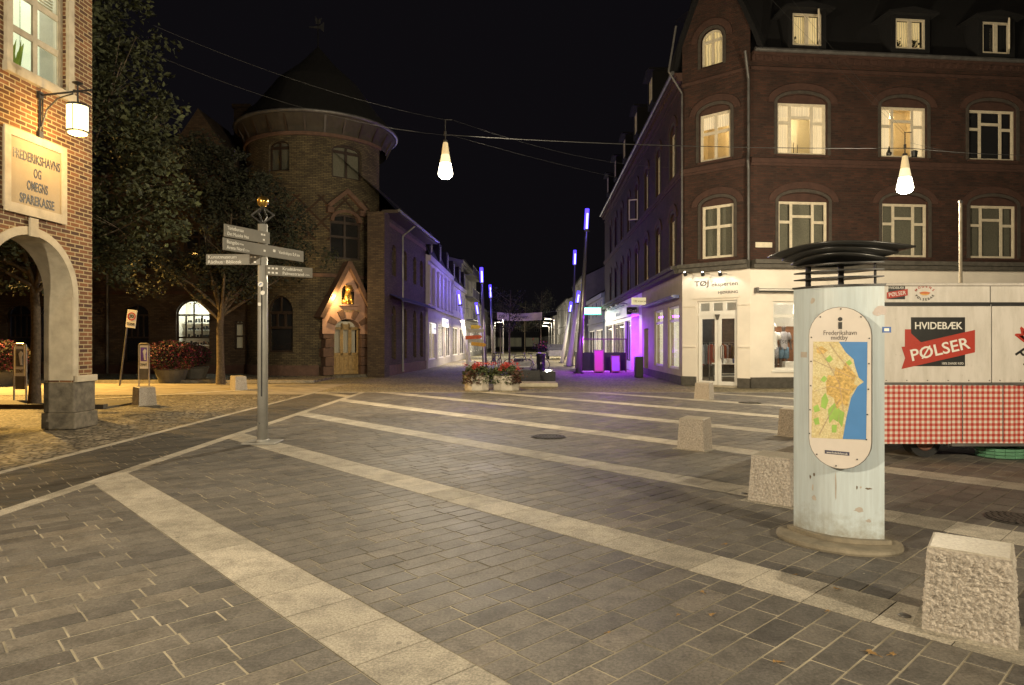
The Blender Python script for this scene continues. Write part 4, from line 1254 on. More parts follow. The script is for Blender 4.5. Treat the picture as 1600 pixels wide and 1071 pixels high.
for k in range(8):
    Y = 26.85 + 3.2 * k
    u = LS - (Y - A.y) / ds.y
    for (z0, z1) in ((8.22, 10.0), (4.66, 6.5)): ws.append(dict(u0=u - .52, u1=u + .52, z0=z0, z1=z1, rise=.25))
mb = MB(GS); wall(mb, 0, LS, ZL, ZG, ws, depth=.3); mb.obj('street_facade_wall', m_brick_r, t)
# --- ledges, string courses, cornices (per facade, mitred by overlap of a few mm in height)
for M_, Lx, nm in ((GR, LR, 'ledge'), (GC, LC, 'ledge'), (GS, LS, 'ledge')):
    e = 0.003 if M_ is GC else 0
    mb = MB(M_)
    mb.box(0, Lx, -.42 - e, .02, ZL - .12 + e, ZL + .02 + e); mb.box(0, Lx, -.30, .02, ZL - .26 + e, ZL - .12)
    mb.obj('shop_ledge', m_plinth, t)
    mb = MB(M_)
    mb.box(0, Lx, -.10 - e, -.001, ZS - .08 + e, ZS + .08 + e); mb.box(0, Lx, -.06 - e, -.001, ZS - .17, ZS - .081)
    mb.obj('string_course', m_trim, t)
    mb = MB(M_)
    mb.box(0, Lx, -.05 - e, -.001, ZG - .55, ZG - .44)
    if M_ is not GC:
        mb.box(0, Lx, -.30, -.001, ZG - .12, ZG + .02); mb.box(0, Lx, -.16, -.001, ZG - .28, ZG - .121)
        k = 0.1
        while k < Lx: mb.box(k, k + .11, -.22, -.161, ZG - .27, ZG - .122); k += .3
    mb.obj('cornice', m_trim, t)
    if M_ is not GC:
        mb = MB(M_); mb.tube((0, -.36, ZG + .02), (Lx, -.36, ZG + .02), .075, n=10); mb.obj('gutter', m_zinc, t)
# window arches (brick rings) and grey surrounds
def surround(mr, msu, w):
    c = (w['u0'] + w['u1']) / 2; hw = (w['u1'] - w['u0']) / 2
    sq = (w['rise'] + .04) / (hw + .12)
    for (r0, r1, m__, y) in ((hw + .02, hw + .13, msu, -.03), (hw + .15, hw + .38, mr, -.045)):
        for i in range(16):
            t0, t1 = math.pi * i / 16, math.pi * (i + 1) / 16
            zf = lambda r, a_: w['z1'] + (w['rise'] / hw) * hw * math.sin(a_) + (r - hw) * math.sin(a_)
            P = lambda r, a_: (c + r * math.cos(a_), zf(r, a_))
            m__.prism([P(r0, t0), P(r1, t0), P(r1, t1), P(r0, t1)], y, -.001)
    msu.box(w['u0'] - .13, w['u0'] - .02, -.03, -.001, w['z0'], w['z1']); msu.box(w['u1'] + .02, w['u1'] + .13, -.03, -.001, w['z0'], w['z1'])
m_surround = plain('dark_window_surround', (0.055, 0.045, 0.036), .85)
def trim_window(M_, w, parent):
    a_, b_ = MB(M_), MB(M_); surround(a_, b_, w)
    a_.obj('arch_bricks', m_trim, parent); b_.obj('window_surround', m_surround, parent)
# --- windows
lits = {0: None, 2: None, 4: m_voiddark, 6: None}
m_room = plain('painted_room', (.62, .50, .30), .85, var=.06)
m_room2 = plain('pale_painted_room', (.66, .60, .46), .85, var=.06)
m_drape = plain('thin_curtain', (.70, .62, .48), .9, var=.1)
def lit_room(M_, w, f, pw, wallm, drapes=(.28, .28), seed=1, lamp=True, valance=0):
    a, b, z0, z1 = w['u0'] - .45, w['u1'] + .45, w['z0'] - .12, w['z1'] + w['rise'] + .25
    y0, y1_ = .301, 1.7
    mb = MB(M_)
    mb.add([(a, y0, z0), (b, y0, z0), (b, y0, z1), (a, y0, z1), (a, y1_, z0), (b, y1_, z0), (b, y1_, z1), (a, y1_, z1)], [(5, 4, 7, 6), (4, 0, 3, 7), (1, 5, 6, 2), (4, 5, 1, 0), (3, 2, 6, 7)])
    mb.obj('room', wallm, f)
    for s_, wd in ((0, drapes[0]), (1, drapes[1])):
        if wd <= 0: continue
        mb = MB(M_); n = 26; W_ = (w['u1'] - w['u0']); x0, x1 = (w['u0'] + .01, w['u0'] + W_ * wd) if s_ == 0 else (w['u1'] - W_ * wd, w['u1'] - .01)
        pts = [(x0 + (x1 - x0) * i / n, .22 + .022 * math.sin(i * 1.9 + seed), zz_) for zz_ in (w['z0'] + .01, w['z1'] - .02) for i in range(n + 1)]
        mb.add(pts, [(i, i + 1, n + 2 + i, n + 1 + i) for i in range(n)]); mb.obj('drape', m_drape_lit, f)
    if valance:
        n = 40; pts = [(w['u0'] + .02 + (w['u1'] - w['u0'] - .04) * i / n, .2 + .015 * math.sin(i * 1.7), (w['z1'] - .02) - k * valance) for k in (1, 0) for i in range(n + 1)]
        MB(M_).add(pts, [(i, i + 1, n + 2 + i, n + 1 + i) for i in range(n)]).obj('valance', m_drape_lit, f)
    c = (a + b) / 2
    if lamp:
        mb = MB(M_); mb.lathe([(.03, .16), (.14, .0)], 14, (c + .1, .95, z1 - .62), caps=False); mb.tube((c + .1, .95, z1 - .46), (c + .1, .95, z1), .006, n=4); mb.obj('pendant_lamp', m_pendant, f)
    o_ = toL.inverted() @ M_
    light('POINT', tuple(o_ @ Vector((c + .1, .95, z1 - .75))), pw, (1.0, .78, .42), .08, name='room_light')
m_drape_lit = curtain('glowing_drape', (1.0, .76, .42), .62, scale=30, contrast=.3)  # drape glows by emission in place of light through the cloth
m_pendant = emit('pendant_shade', (1, .85, .55), 2.0)

def flat_head(w): return dict(w)
for k, (w, lv) in enumerate(wr):
    bm = (lits.get(k) if lv == 2 else m_blind)
    f = cells_window(t, GR, w['u0'], w['u1'], w['z0'], w['z1'], C3, m_frame_w, m_glass, bm, y=.10, fw=.065, th=.06, back=.14, sill=m_trim)
    if lv == 2 and bm is None: lit_room(GR, w, f, (55, 0, 48, 0, 0, 0, 40)[k], m_room2 if k == 0 else m_room, ((.27, .27) if k == 0 else (.27, .2)), k, k != 0, (.45 if k == 0 else 0))
    MB(GR).prism([(w['u0'] + .002, w['z1'] + .002), (w['u1'] - .002, w['z1'] + .002)] + [((w['u0'] + w['u1']) / 2 + ((w['u1'] - w['u0']) / 2 - .004) * math.cos(math.pi * i / 12), w['z1'] + .002 + (w['rise'] - .006) * math.sin(math.pi * i / 12)) for i in range(1, 12)], .06, .3).obj('arch_infill', m_trim, f)
    trim_window(GR, w, f)
for k, w in enumerate(wc):
    f = cells_window(t, GC, w['u0'], w['u1'], w['z0'], w['z1'], C2x2, m_frame_w, m_glass, None if k == 0 else m_blind, y=.10, fw=.07, th=.06, back=.14, sill=m_trim)
    if k == 0: lit_room(GC, w, f, 34, m_room, (.0, .0), 3, False, .5)
    MB(GC).prism([(w['u0'] + .002, w['z1'] + .002), (w['u1'] - .002, w['z1'] + .002)] + [((w['u0'] + w['u1']) / 2 + ((w['u1'] - w['u0']) / 2 - .004) * math.cos(math.pi * i / 12), w['z1'] + .002 + (w['rise'] - .006) * math.sin(math.pi * i / 12)) for i in range(1, 12)], .06, .3).obj('arch_infill', m_trim, f)
    trim_window(GC, w, f)
f = cells_window(t, GC, gw['u0'], gw['u1'], gw['z0'], gw['z1'], [(0, .5, 0, 1), (.5, 1, 0, 1)], m_frame_w, m_glass, m_lit_yel, y=.08, fw=.06, arch=.36, back=.1)
trim_window(GC, gw, f)
for k, w in enumerate(ws):
    f = cells_window(t, GS, w['u0'], w['u1'], w['z0'], w['z1'], C2x2, m_frame_w, m_glass, m_blind if k % 3 else m_voiddark, y=.10, fw=.06, th=.06, back=.12)
    MB(GS).prism([(w['u0'] + .002, w['z1'] + .002), (w['u1'] - .002, w['z1'] + .002)] + [((w['u0'] + w['u1']) / 2 + .515 * math.cos(math.pi * i / 12), w['z1'] + .002 + (w['rise'] - .006) * math.sin(math.pi * i / 12)) for i in range(1, 12)], .06, .3).obj('arch_infill', m_trim, f)
    trim_window(GS, w, f)
# one casement standing open on the street side
w = ws[6]
mb = MB(GS @ Matrix.Translation((w['u1'], -.02, 0)) @ Matrix.Rotation(R(70), 4, 'Z'))
z0, z1 = w['z0'] - .02, w['z0'] + 1.1
mb.box(-.5, 0, 0, .05, z0, z0 + .06); mb.box(-.5, 0, 0, .05, z1 - .06, z1); mb.box(-.5, -.44, 0, .05, z0 + .06, z1 - .06); mb.box(-.06, 0, 0, .05, z0 + .06, z1 - .06)
mb.obj('open_casement', m_frame_w, t)
# candles / flower stems on two lit sills
for (px, lab, k) in ((1247, 'two thin dark candlesticks in the lit window above the corner shop', 0), (1395, 'dark ornaments in the lit window behind the right-hand cone lamp', 1)):
    u = px_u(FR, px); pz = FR @ Vector((u, .20, 8.29))
    mb = MB()
    if k == 0:
        for dx, h in ((-.06, .42), (.08, .34)): mb.tube((dx, 0, 0), (dx, 0, h), .012, .01, 6); mb.lathe([(.04, 0), (.02, .03)], 8, (dx, 0, 0))
        mb.box(-.13, .15, -.03, .03, -.015, 0.0)
    else:
        mb.lathe([(.08, 0), (.11, .12), (.03, .3), (.02, .38)], 10); mb.lathe([(.1, 0), (.12, .2), (.05, .24)], 10, (.9, 0, 0)); mb.box(-.1, 1.0, -.03, .03, -.012, 0)
    tag(mb.obj('window_ornament', m_black, None, loc=pz), lab, 'ornament')
# --- mansard roof with dormers
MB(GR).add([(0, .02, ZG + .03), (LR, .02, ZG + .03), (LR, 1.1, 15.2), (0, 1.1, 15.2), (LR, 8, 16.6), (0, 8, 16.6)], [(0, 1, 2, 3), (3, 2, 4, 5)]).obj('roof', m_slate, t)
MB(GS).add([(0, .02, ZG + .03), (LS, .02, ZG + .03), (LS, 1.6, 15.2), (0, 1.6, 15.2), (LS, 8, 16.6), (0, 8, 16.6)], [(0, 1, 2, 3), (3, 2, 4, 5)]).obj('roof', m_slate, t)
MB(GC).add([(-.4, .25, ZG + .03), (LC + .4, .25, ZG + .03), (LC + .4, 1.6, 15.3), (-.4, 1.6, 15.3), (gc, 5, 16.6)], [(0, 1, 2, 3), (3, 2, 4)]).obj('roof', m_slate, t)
MB(GS).box(0, .3, .02, 9, 0, ZG).obj('end_wall', m_brick_r, t)
MB(GS).add([(0, -.2, ZG), (0, 8.9, ZG), (0, 8, 16.5), (0, 1.6, 15.15)], [(0, 1, 2, 3)]).obj('gable_end', m_brick_r, t)
MB(GR).box(LR - .3, LR, .02, 9, 0, ZG + 4).obj('end_wall', m_brick_r, t)
def dormer(M_, u0, u1, z0, z1, bm, open_=None, y=-.33):
    mb = MB(M_); a = .16
    mb.box(u0 - a, u0, y, 1.2, z0 - .2, z1 + .1); mb.box(u1, u1 + a, y, 1.2, z0 - .2, z1 + .1); mb.box(u0, u1, y, 1.2, z0 - .2, z0); mb.box(u0, u1, y, 1.2, z1, z1 + .1)
    d = mb.obj('dormer', m_slate, t)
    mb = MB(M_); mb.prism([(u0 - .38, z1 + .1), (u1 + .38, z1 + .1), (u1 + .38, z1 + .17), ((u0 + u1) / 2, z1 + .34), (u0 - .38, z1 + .17)], y - .2, 1.4); mb.obj('dormer_roof', m_slate, d)
    cells = [(0, .5, 0, 1), (.5, 1, 0, 1)] if not open_ else [(0, .5, 0, 1)]
    mb = MB(M_); t_ = .07
    def fr(a_, b_, yy=0): mb.box(a_, b_, y + .04, y + .1, z0 + .002, z0 + t_); mb.box(a_, b_, y + .04, y + .1, z1 - t_, z1 - .002); mb.box(a_, a_ + t_, y + .04, y + .1, z0 + t_, z1 - t_); mb.box(b_ - t_, b_, y + .04, y + .1, z0 + t_, z1 - t_)
    m_ = (u0 + u1) / 2
    fr(u0 + .002, m_); fr(m_ + .001, u1 - .002)
    mb.obj('window_frame', m_frame_w, d)
    MB(M_).box(u0 + .01, m_ if open_ else u1 - .01, y + .07, y + .076, z0 + .01, z1 - .01).obj('pane', m_glass, d)
    MB(M_).box(u0 + .003, u1 - .003, y + .30, y + .32, z0 + .003, z1 + .06).obj('room', bm, d)
    if open_:
        mb = MB(M_ @ Matrix.Translation((u1 - .03, y + .02, 0)) @ Matrix.Rotation(R(open_), 4, 'Z')); w_ = (u1 - u0) / 2 - .03
        mb.box(-w_, 0, 0, .05, z0 + .02, z0 + .10); mb.box(-w_, 0, 0, .05, z1 - .10, z1 - .02); mb.box(-w_, -w_ + .07, 0, .05, z0 + .1, z1 - .1); mb.box(-.07, 0, 0, .05, z0 + .1, z1 - .1)
        mb.obj('open_sash', m_frame_w, d)
for (a, b, c, e, bm, op_) in ((1231, 1276, 78, 28, m_lit_yel, 55), (1390, 1436, 83, 36, m_lit_yel, None), (1524, 1567, 90, 41, m_voiddark, 50), (1660, 1705, 95, 46, m_voiddark, None)):
    ua, ub = px_u(FR, a), px_u(FR, b)
    dormer(GR, ua, ub, z_at(FR, (a + b) / 2, c), z_at(FR, (a + b) / 2, e), bm, op_)
for k in range(1, 6):
    u = LS - (k * 4.6 + 1.0); dormer(GS, u - .5, u + .5, 12.6, 13.7, m_voiddark, None, y=-.25)
for (px, lab, h) in ((1234, 'spiky pot plant in the open attic window on the right', .34), (1396, 'red flower on the sill of the middle attic window', .38), (1424, 'round pot plant on the sill of the middle attic window', .36)):
    u = px_u(FR, px); p = FR @ Vector((u, -.12, z_at(FR, px, 79 if px < 1300 else 82)))
    tt = thing('window_plant', lab, 'plant', tuple(p))
    MB().lathe([(.06, 0), (.085, .1), (.085, .11)], 10).obj('pot', m_trim, tt)
    mb = MB(); pts = [(random.gauss(0, .09), random.gauss(0, .05), .12 + abs(random.gauss(.1, .09))) for _ in range(60)]
    leaves(mb, pts, .1); mb.tube((0, 0, .1), (0, 0, h), .008); mb.obj('foliage', m_leaf2, tt, tones=True)
# downpipe and small street name plate
mb = MB(GC); pu = LC - .02
mb.path([(pu, -.42, ZG - .02), (pu, -.30, ZG - .35), (pu, -.12, ZG - .9), (pu, -.12, ZS + .25), (pu, -.17, ZS), (pu, -.12, ZS - .3), (pu, -.12, ZL + .02)], .05, 8)
mb.obj('downpipe', m_zinc, t)
mb = MB(GC); mb.path([(.0, -.5, ZG + 1.6), (-.3, -.5, ZG + .0), (.05, -.12, ZG - .8), (.05, -.12, ZL)], .04, 8); mb.obj('downpipe', m_zinc, t)
u0_, u1_ = px_u(FR, 1180), px_u(FR, 1206); zz = zr(FR, 1190, 383)
sg = MB(Matrix.Identity(4)); sg.box(0, u1_ - u0_, -.02, 0, -.09, .09)
p = FR @ Vector((u0_, -.01, zz)); Mz = FR.copy(); Mz.translation = p
tag(MB().box(0, u1_ - u0_, -.02, 0, -.09, .09).obj('street_name_plate', m_frame_w, None, M=Mz), 'small pale street name plate on the brick beside the downpipe', 'sign')

# --- ground floor: cream shop front
def pu_(M, px): return px_u(M, px)
sw = []
x0 = px_u(FR, 1208)
for k in range(4): sw.append(dict(u0=x0 + k * 2.9, u1=x0 + k * 2.9 + 1.9, z0=.62, z1=3.05))
mb = MB(GR); wall(mb, 0, LR, .38, ZL - .12, sw, depth=.25); mb.obj('shop_wall', m_cream, t)
mb = MB(GR); mb.box(0, LR, -.06, .0, 0, .38); mb.obj('plinth', m_plinth, t)
du0, du1 = px_u(FC, 1089), px_u(FC, 1152)
dz1 = z_at(FC, 1120, 470)
mb = MB(GC); wall(mb, 0, LC, .0, ZL - .12, [dict(u0=du0, u1=du1, z0=0.0, z1=dz1)], depth=.25); mb.obj('shop_wall', m_cream, t)
mb = MB(GC)
mb.box(0, du0 - .02, -.06, -.002, 0, .34)
mb.obj('plinth', m_plinth, t)
MB(GC).box(du1 + .02, LC, -.06, -.002, 0, .34).obj('plinth', m_plinth, t)
mb = MB(GC)
for a, b in ((0.02, du0 - .05), (du1 + .05, LC - .02)):
    for z in (1.42, 2.92): mb.box(a, b, -.045, -.002, z, z + .05)
mb.box(du0 - .08, du1 + .08, -.06, -.002, dz1 + .08, dz1 + .13)
mb.obj('moulding', m_cream, t)
# glass double door
mb = MB(GC); y = .10
zt_ = 2.62
def bars(mb, a, b, c, d, t_, y0=.10, y1=.16): mb.box(a, b, y0, y1, c, c + t_ * 1.2); mb.box(a, b, y0, y1, d - t_, d); mb.box(a, a + t_, y0, y1, c + t_ * 1.2, d - t_); mb.box(b - t_, b, y0, y1, c + t_ * 1.2, d - t_)
mid = (du0 + du1) / 2
bars(mb, du0 + .03, mid - .01, .06, zt_ - .05, .11); bars(mb, mid + .01, du1 - .03, .06, zt_ - .05, .11)
mb.box(du0 + .002, du1 - .002, .08, .18, zt_ - .05, zt_ + .05)
w3 = (du1 - du0) / 3
for k in range(3): bars(mb, du0 + .02 + k * w3 * .98, du0 + .02 + (k + 1) * w3 * .98, zt_ + .05, dz1 - .01, .07)
d = mb.obj('door', m_white, t)
MB(GC).box(du0 + .04, du1 - .04, .125, .131, .1, dz1 - .03).obj('pane', m_glass, d)
mb = MB(GC)
for s in (-1, 1):
    x = mid + s * .14; mb.path([(x, .10, 1.0), (x, .02, 1.05), (x, .02, 1.45), (x, .10, 1.5)], .016)
mb.obj('handle', m_zinc, d)
MB(GC).box(du0, du1, -.18, .1, 0, .055).obj('doorstep', m_stone, t)
mb = MB(GC); mb.prism([(mid - .09, 2.62), (mid - .03, 2.42), (mid + .03, 2.42), (mid + .09, 2.62)], .03, .079); mb.obj('door_keystone', m_plinth, d)
for k, w in enumerate(sw):
    f = cells_window(t, GR, w['u0'], w['u1'], w['z0'], w['z1'], [(0, .45, .80, 1), (.45, 1, .80, 1), (0, 1, 0, .80)], m_white, m_glass, None, y=.08, fw=.07, sill=m_white)
# street-side ground floor
st_end = LS - (34.7 - A.y)
sg_w = []
for (a, b) in ((1022.5, 1036), (1043.5, 1061)):
    ua, ub = px_u(FS, a), px_u(FS, b); sg_w.append(dict(u0=min(ua, ub), u1=max(ua, ub), z0=.55, z1=3.05))
rec = dict(u0=px_u(FS, 1006.5), u1=px_u(FS, 1013), z0=0, z1=2.3)
rec = dict(u0=min(px_u(FS, 1006.5), px_u(FS, 1013)), u1=max(px_u(FS, 1006.5), px_u(FS, 1013)), z0=0, z1=2.3)
mb = MB(GS); wall(mb, st_end, LS, 0, ZL - .26, sg_w + [rec], depth=.25); mb.obj('shop_wall', plain('tan_render', (.42, .36, .27), .75, var=.1, scale=2), t)
MB(GS).box(st_end, LS, -.05, -.002, 0, .32).obj('plinth', m_plinth, t)
for w in sg_w:
    f = cells_window(t, GS, w['u0'], w['u1'], w['z0'], w['z1'], [(0, 1, 0, .78), (0, 1, .78, 1)], m_white, m_glass, None, y=.06, fw=.07)
m_shopwall = emit('glowing_shop_wall', (1.0, 0.93, 0.66), 0.75)  # display back glows by itself in place of shop lighting
MB(GS).box(st_end + .9, LS - .45, .42, .44, .4, 3.4).obj('glowing_display_back', m_shopwall, t)
MB(GS).box(rec['u0'], rec['u1'], .22, .25, 0, 2.3).obj('side_door', m_brown, t)
# far shop front of the same house: white fascia, glazing, purple-lit doorway
s2 = [dict(u0=.5, u1=5.2, z0=.5, z1=2.9), dict(u0=5.6, u1=11.6, z0=.5, z1=2.9), dict(u0=12.2, u1=st_end - 4.3, z0=.5, z1=2.9)]
pdoor = dict(u0=st_end - 3.9, u1=st_end - .9, z0=0, z1=3.1)
mb = MB(GS); wall(mb, 0, st_end, 0, ZL - .26, s2 + [pdoor], depth=.5); mb.obj('shop_wall', m_white, t)
for w in s2:
    n = max(2, int((w['u1'] - w['u0']) / 1.0))
    cells_window(t, GS, w['u0'], w['u1'], w['z0'], w['z1'], [(i / n, (i + 1) / n, 0, 1) for i in range(n)], m_dark, m_glass, m_lit_dim, y=.1, fw=.06, back=.6)
MB(GS).box(pdoor['u0'], pdoor['u1'], .48, .5, 0, 3.1).obj('door_recess', m_white, t)
cl_ = FS @ Vector(((pdoor['u0'] + pdoor['u1']) / 2, -.25, 2.6))
# inside the corner shop: floor, walls, lights, goods
cs = Vector(C) + Vector((-.2, 2.0, 0))
mb = MB(toL)
pA, pC = A + Vector((.55, .25, 0)), C + Vector((.1, .35, 0))
mb.slab([(pA.x, pA.y + .1), (pC.x, pC.y), (24, 25.4), (24, 31), (pA.x + .8, 31)], 0.0, 0.05)
mb.obj('shop_floor', plain('shop_floor_boards', (.25, .2, .15), .4), t)
mb = MB(toL); mb.box(7.6, 24, 30.6, 30.7, .05, 3.9); mb.obj('shop_back_wall', m_cream, t)
mb = MB(toL); mb.slab([(pA.x, pA.y + .1), (pC.x, pC.y), (24, 25.4), (24, 31), (pA.x + .8, 31)], 3.5, 3.55); mb.obj('shop_ceiling', m_white, t)
MB(toL).box(10.6, 10.7, 24.6, 30.6, .05, 3.5).obj('shop_partition', m_cream, t)
for (x, y, pw_) in ((9.0, 26.9, 45), (9.4, 24.9, 14), (13, 26.5, 120), (17, 26.8, 110)):
    light('POINT', (x, y, 3.1), pw_, (1.0, 0.95, 0.8), .2, name='shop_light')
def clothes_table(x, y, lab, seed):
    rq = random.Random(seed)
    tt = thing('display_table', lab, 'table', (x, y, .05))
    MB().box(-.6, .6, -.35, .35, .72, .76).obj('table_top', m_white, tt)
    for sx in (-.55, .55):
        for sy in (-.3, .3): MB().tube((sx, sy, 0), (sx, sy, .72), .02).obj('leg', m_zinc, tt)
    MB().box(-.55, .55, -.3, .3, .25, .27).obj('shelf', m_white, tt)
clothes_table(8.35, 25.6, 'white display table with steel legs behind the glass shop door', 1)
clothes_table(9.1, 27.6, 'second display table deeper in the corner shop', 2)
def rack(x, y, rz, lab, seed, w=1.5, cols=None):
    rq = random.Random(seed); tt = thing('clothes_rack', lab, 'clothes rack', (x, y, .05), rz)
    mb = MB(); mb.tube((-w / 2, 0, 1.55), (w / 2, 0, 1.55), .018)
    for s in (-1, 1): mb.tube((s * w / 2, 0, 0), (s * w / 2, 0, 1.55), .018); mb.tube((s * w / 2, -.25, .02), (s * w / 2, .25, .02), .018)
    mb.obj('rail', m_zinc, tt)
    x_ = -w / 2 + .08
    while x_ < w / 2 - .08:
        mb = MB(); c = rq.choice(cols or [(.03, .03, .05), (.3, .3, .33), (.05, .08, .15), (.2, .04, .03), (.5, .5, .48), (.12, .1, .07)])
        L_ = rq.uniform(.7, .95)
        mb.add([(x_ - .015, -.22, 1.42), (x_ + .015, -.22, 1.42), (x_ + .02, -.24, 1.45 - L_), (x_ - .02, -.24, 1.45 - L_), (x_ - .015, .22, 1.42), (x_ + .015, .22, 1.42), (x_ + .02, .24, 1.45 - L_), (x_ - .02, .24, 1.45 - L_), (x_, 0, 1.5)], [(0, 3, 2, 1), (4, 5, 6, 7), (0, 4, 7, 3), (1, 2, 6, 5), (0, 1, 8), (5, 4, 8), (1, 5, 8), (4, 0, 8)])
        mb.obj('garment', plain('garment_%d' % int(c[0] * 1000 + c[2] * 100), c, .9), tt); x_ += rq.uniform(.08, .13)
MB(toL).box(8.2, 10.5, 30.3, 30.55, .05, 2.9).obj('dark_shelving', m_dark, t)
rack(8.55, 27.0, R(15), 'clothes rack close behind the shop door', 12, 1.3)
rack(9.3, 29.0, 0, 'clothes rack with dark garments at the back of the corner shop', 3)
rack(7.75, 28.0, R(80), 'clothes rack along the left side inside the corner shop', 4)
rack(8.6, 30.1, 0, 'clothes rack against the rear wall of the corner shop', 5, 1.8)
clothes_table(9.9, 25.2, 'display table seen through the right half of the shop door', 6)
for (x, y, z, c, lab) in ((8.25, 25.55, .81, (.7, .7, .68), 'white folded shirts on the table behind the door'), (8.6, 25.6, .81, (.1, .15, .3), 'blue folded shirts on the table behind the door'), (9.75, 25.15, .81, (.35, .3, .25), 'brown folded clothes on the table right inside the door'), (10.05, 25.2, .81, (.6, .58, .5), 'pale folded clothes on the table right inside the door')):
    mb = MB()
    for k in range(5): mb.bbox(-.13 + k * .004, .13 - k * .003, -.16, .16, k * .035, k * .035 + .032, .008)
    tag(mb.obj('folded_clothes', plain('cloth_%d' % int(c[0] * 99 + x), c, .9), None, loc=(x, y, z)), lab, 'clothes')
# mannequins in the window
def mannequin(u, y, lab, shirt, shorts, rz=0, cap=None):
    p = FR @ Vector((u, y, .5)); tt = thing('mannequin', lab, 'mannequin', tuple(p), rz, 'mannequins in the shop window')
    skin = plain('mannequin_skin', (.10, .075, .06), .4)
    bm_ = bpy.data.meshes.new('mannequin_body')
    J = {'pel': ((0, 0, .92), .13), 'wai': ((0, 0, 1.08), .11), 'che': ((0, -.01, 1.32), .145), 'nec': ((0, 0, 1.50), .055), 'hea': ((0, -.02, 1.62), .085), 'top': ((0, -.01, 1.72), .075)}
    for s, n_ in ((-1, 'l'), (1, 'r')):
        J.update({n_ + 'sh': ((s * .17, 0, 1.42), .06), n_ + 'el': ((s * .25, .04, 1.15), .045), n_ + 'wr': ((s * .24, -.10, .92), .03), n_ + 'ha': ((s * .23, -.13, .83), .032),
                  n_ + 'hi': ((s * .09, 0, .86), .095), n_ + 'kn': ((s * .10, -.03 * s, .48), .06), n_ + 'an': ((s * .11, 0, .08), .042), n_ + 'to': ((s * .12, -.14, .03), .035)})
    K = list(J); E = [('pel', 'wai'), ('wai', 'che'), ('che', 'nec'), ('nec', 'hea'), ('hea', 'top')]
    for n_ in 'lr': E += [('che', n_ + 'sh'), (n_ + 'sh', n_ + 'el'), (n_ + 'el', n_ + 'wr'), (n_ + 'wr', n_ + 'ha'), ('pel', n_ + 'hi'), (n_ + 'hi', n_ + 'kn'), (n_ + 'kn', n_ + 'an'), (n_ + 'an', n_ + 'to')]
    bm_.from_pydata([J[k][0] for k in K], [(K.index(a), K.index(b)) for a, b in E], [])
    o = bpy.data.objects.new('mannequin_body', bm_); scene.collection.objects.link(o); o.parent = tt; bm_.materials.append(skin)
    sk = o.modifiers.new('skin', 'SKIN'); sk.use_smooth_shade = True
    if not bm_.skin_vertices: 
        bpy.context.view_layer.objects.active = o
    for i, k in enumerate(K):
        r = J[k][1]
        try: bm_.skin_vertices[0].data[i].radius = (r, r * .8)
        except Exception: pass
    o.modifiers.new('sub', 'SUBSURF').levels = 1
    mb = MB(); mb.lathe([(.175, .86), (.165, .92), (.145, 1.1), (.175, 1.3), (.19, 1.42), (.08, 1.5)], 16, (0, 0, 0), 1, .72, caps=False)
    for s in (-1, 1): mb.tube((s * .15, 0, 1.44), (s * .25, .02, 1.22), .085, .075, 10)
    mb.obj('shirt', shirt, tt, True)
    mb = MB()
    for s in (-1, 1): mb.tube((s * .085, 0, .92), (s * .105, -.01, .52), .115, .095, 12)
    mb.obj('shorts', shorts, tt, True)
    if cap: 
        mb = MB(); mb.lathe([(.105, 1.66), (.1, 1.74), (.05, 1.79), (.01, 1.8)], 14, (0, -.01, 0)); mb.box(-.07, .07, -.2, -.08, 1.66, 1.675); mb.obj('cap', cap, tt, True)
    MB().lathe([(.2, 0), (.2, .015)], 16).obj('base', m_zinc, tt)
    return tt
m_shirt = plain('white_cotton', (.8, .78, .72), .9)
m_check = plain('checked_shorts', (.25, .25, .27), .9, var=.8, scale=30)
mannequin(px_u(FR, 1222), .65, 'mannequin in a white cap, white T-shirt and patterned shorts in the shop window', m_shirt, m_check, cap=m_shirt)
mannequin(px_u(FR, 1242), .8, 'second mannequin in a grey shirt beside the white capped one', plain('grey_shirt', (.35, .33, .34), .9), plain('denim', (.12, .2, .28), .9))
mb = MB(GR); mb.box(sw[0]['u0'] - .3, sw[0]['u1'] + .9, .3, 1.3, .05, .5); mb.obj('display_podium', m_white, t)
MB(GR).box(sw[0]['u0'] - .3, sw[0]['u1'] + .9, 1.32, 1.36, .5, 2.2).obj('display_backboard', plain('brown_board', (.22, .1, .05), .6), t)
pp = FR @ Vector((px_u(FR, 1240), .62, .5)); tag(MB().bbox(-.05, .6, -.15, .15, 0, .42, .01).obj('display_box', m_white, None, loc=pp), 'white box standing at the mannequins\' feet in the shop window', 'display box')
light('POINT', tuple(FR @ Vector((px_u(FR, 1228), .42, 2.8))), 60, (1, .95, .8), .1, name='window_light')
text('window_lettering', 'SERED', .17, GR @ TM(px_u(FR, 1237), .105, 1.62), m_letter, t, width=.62)

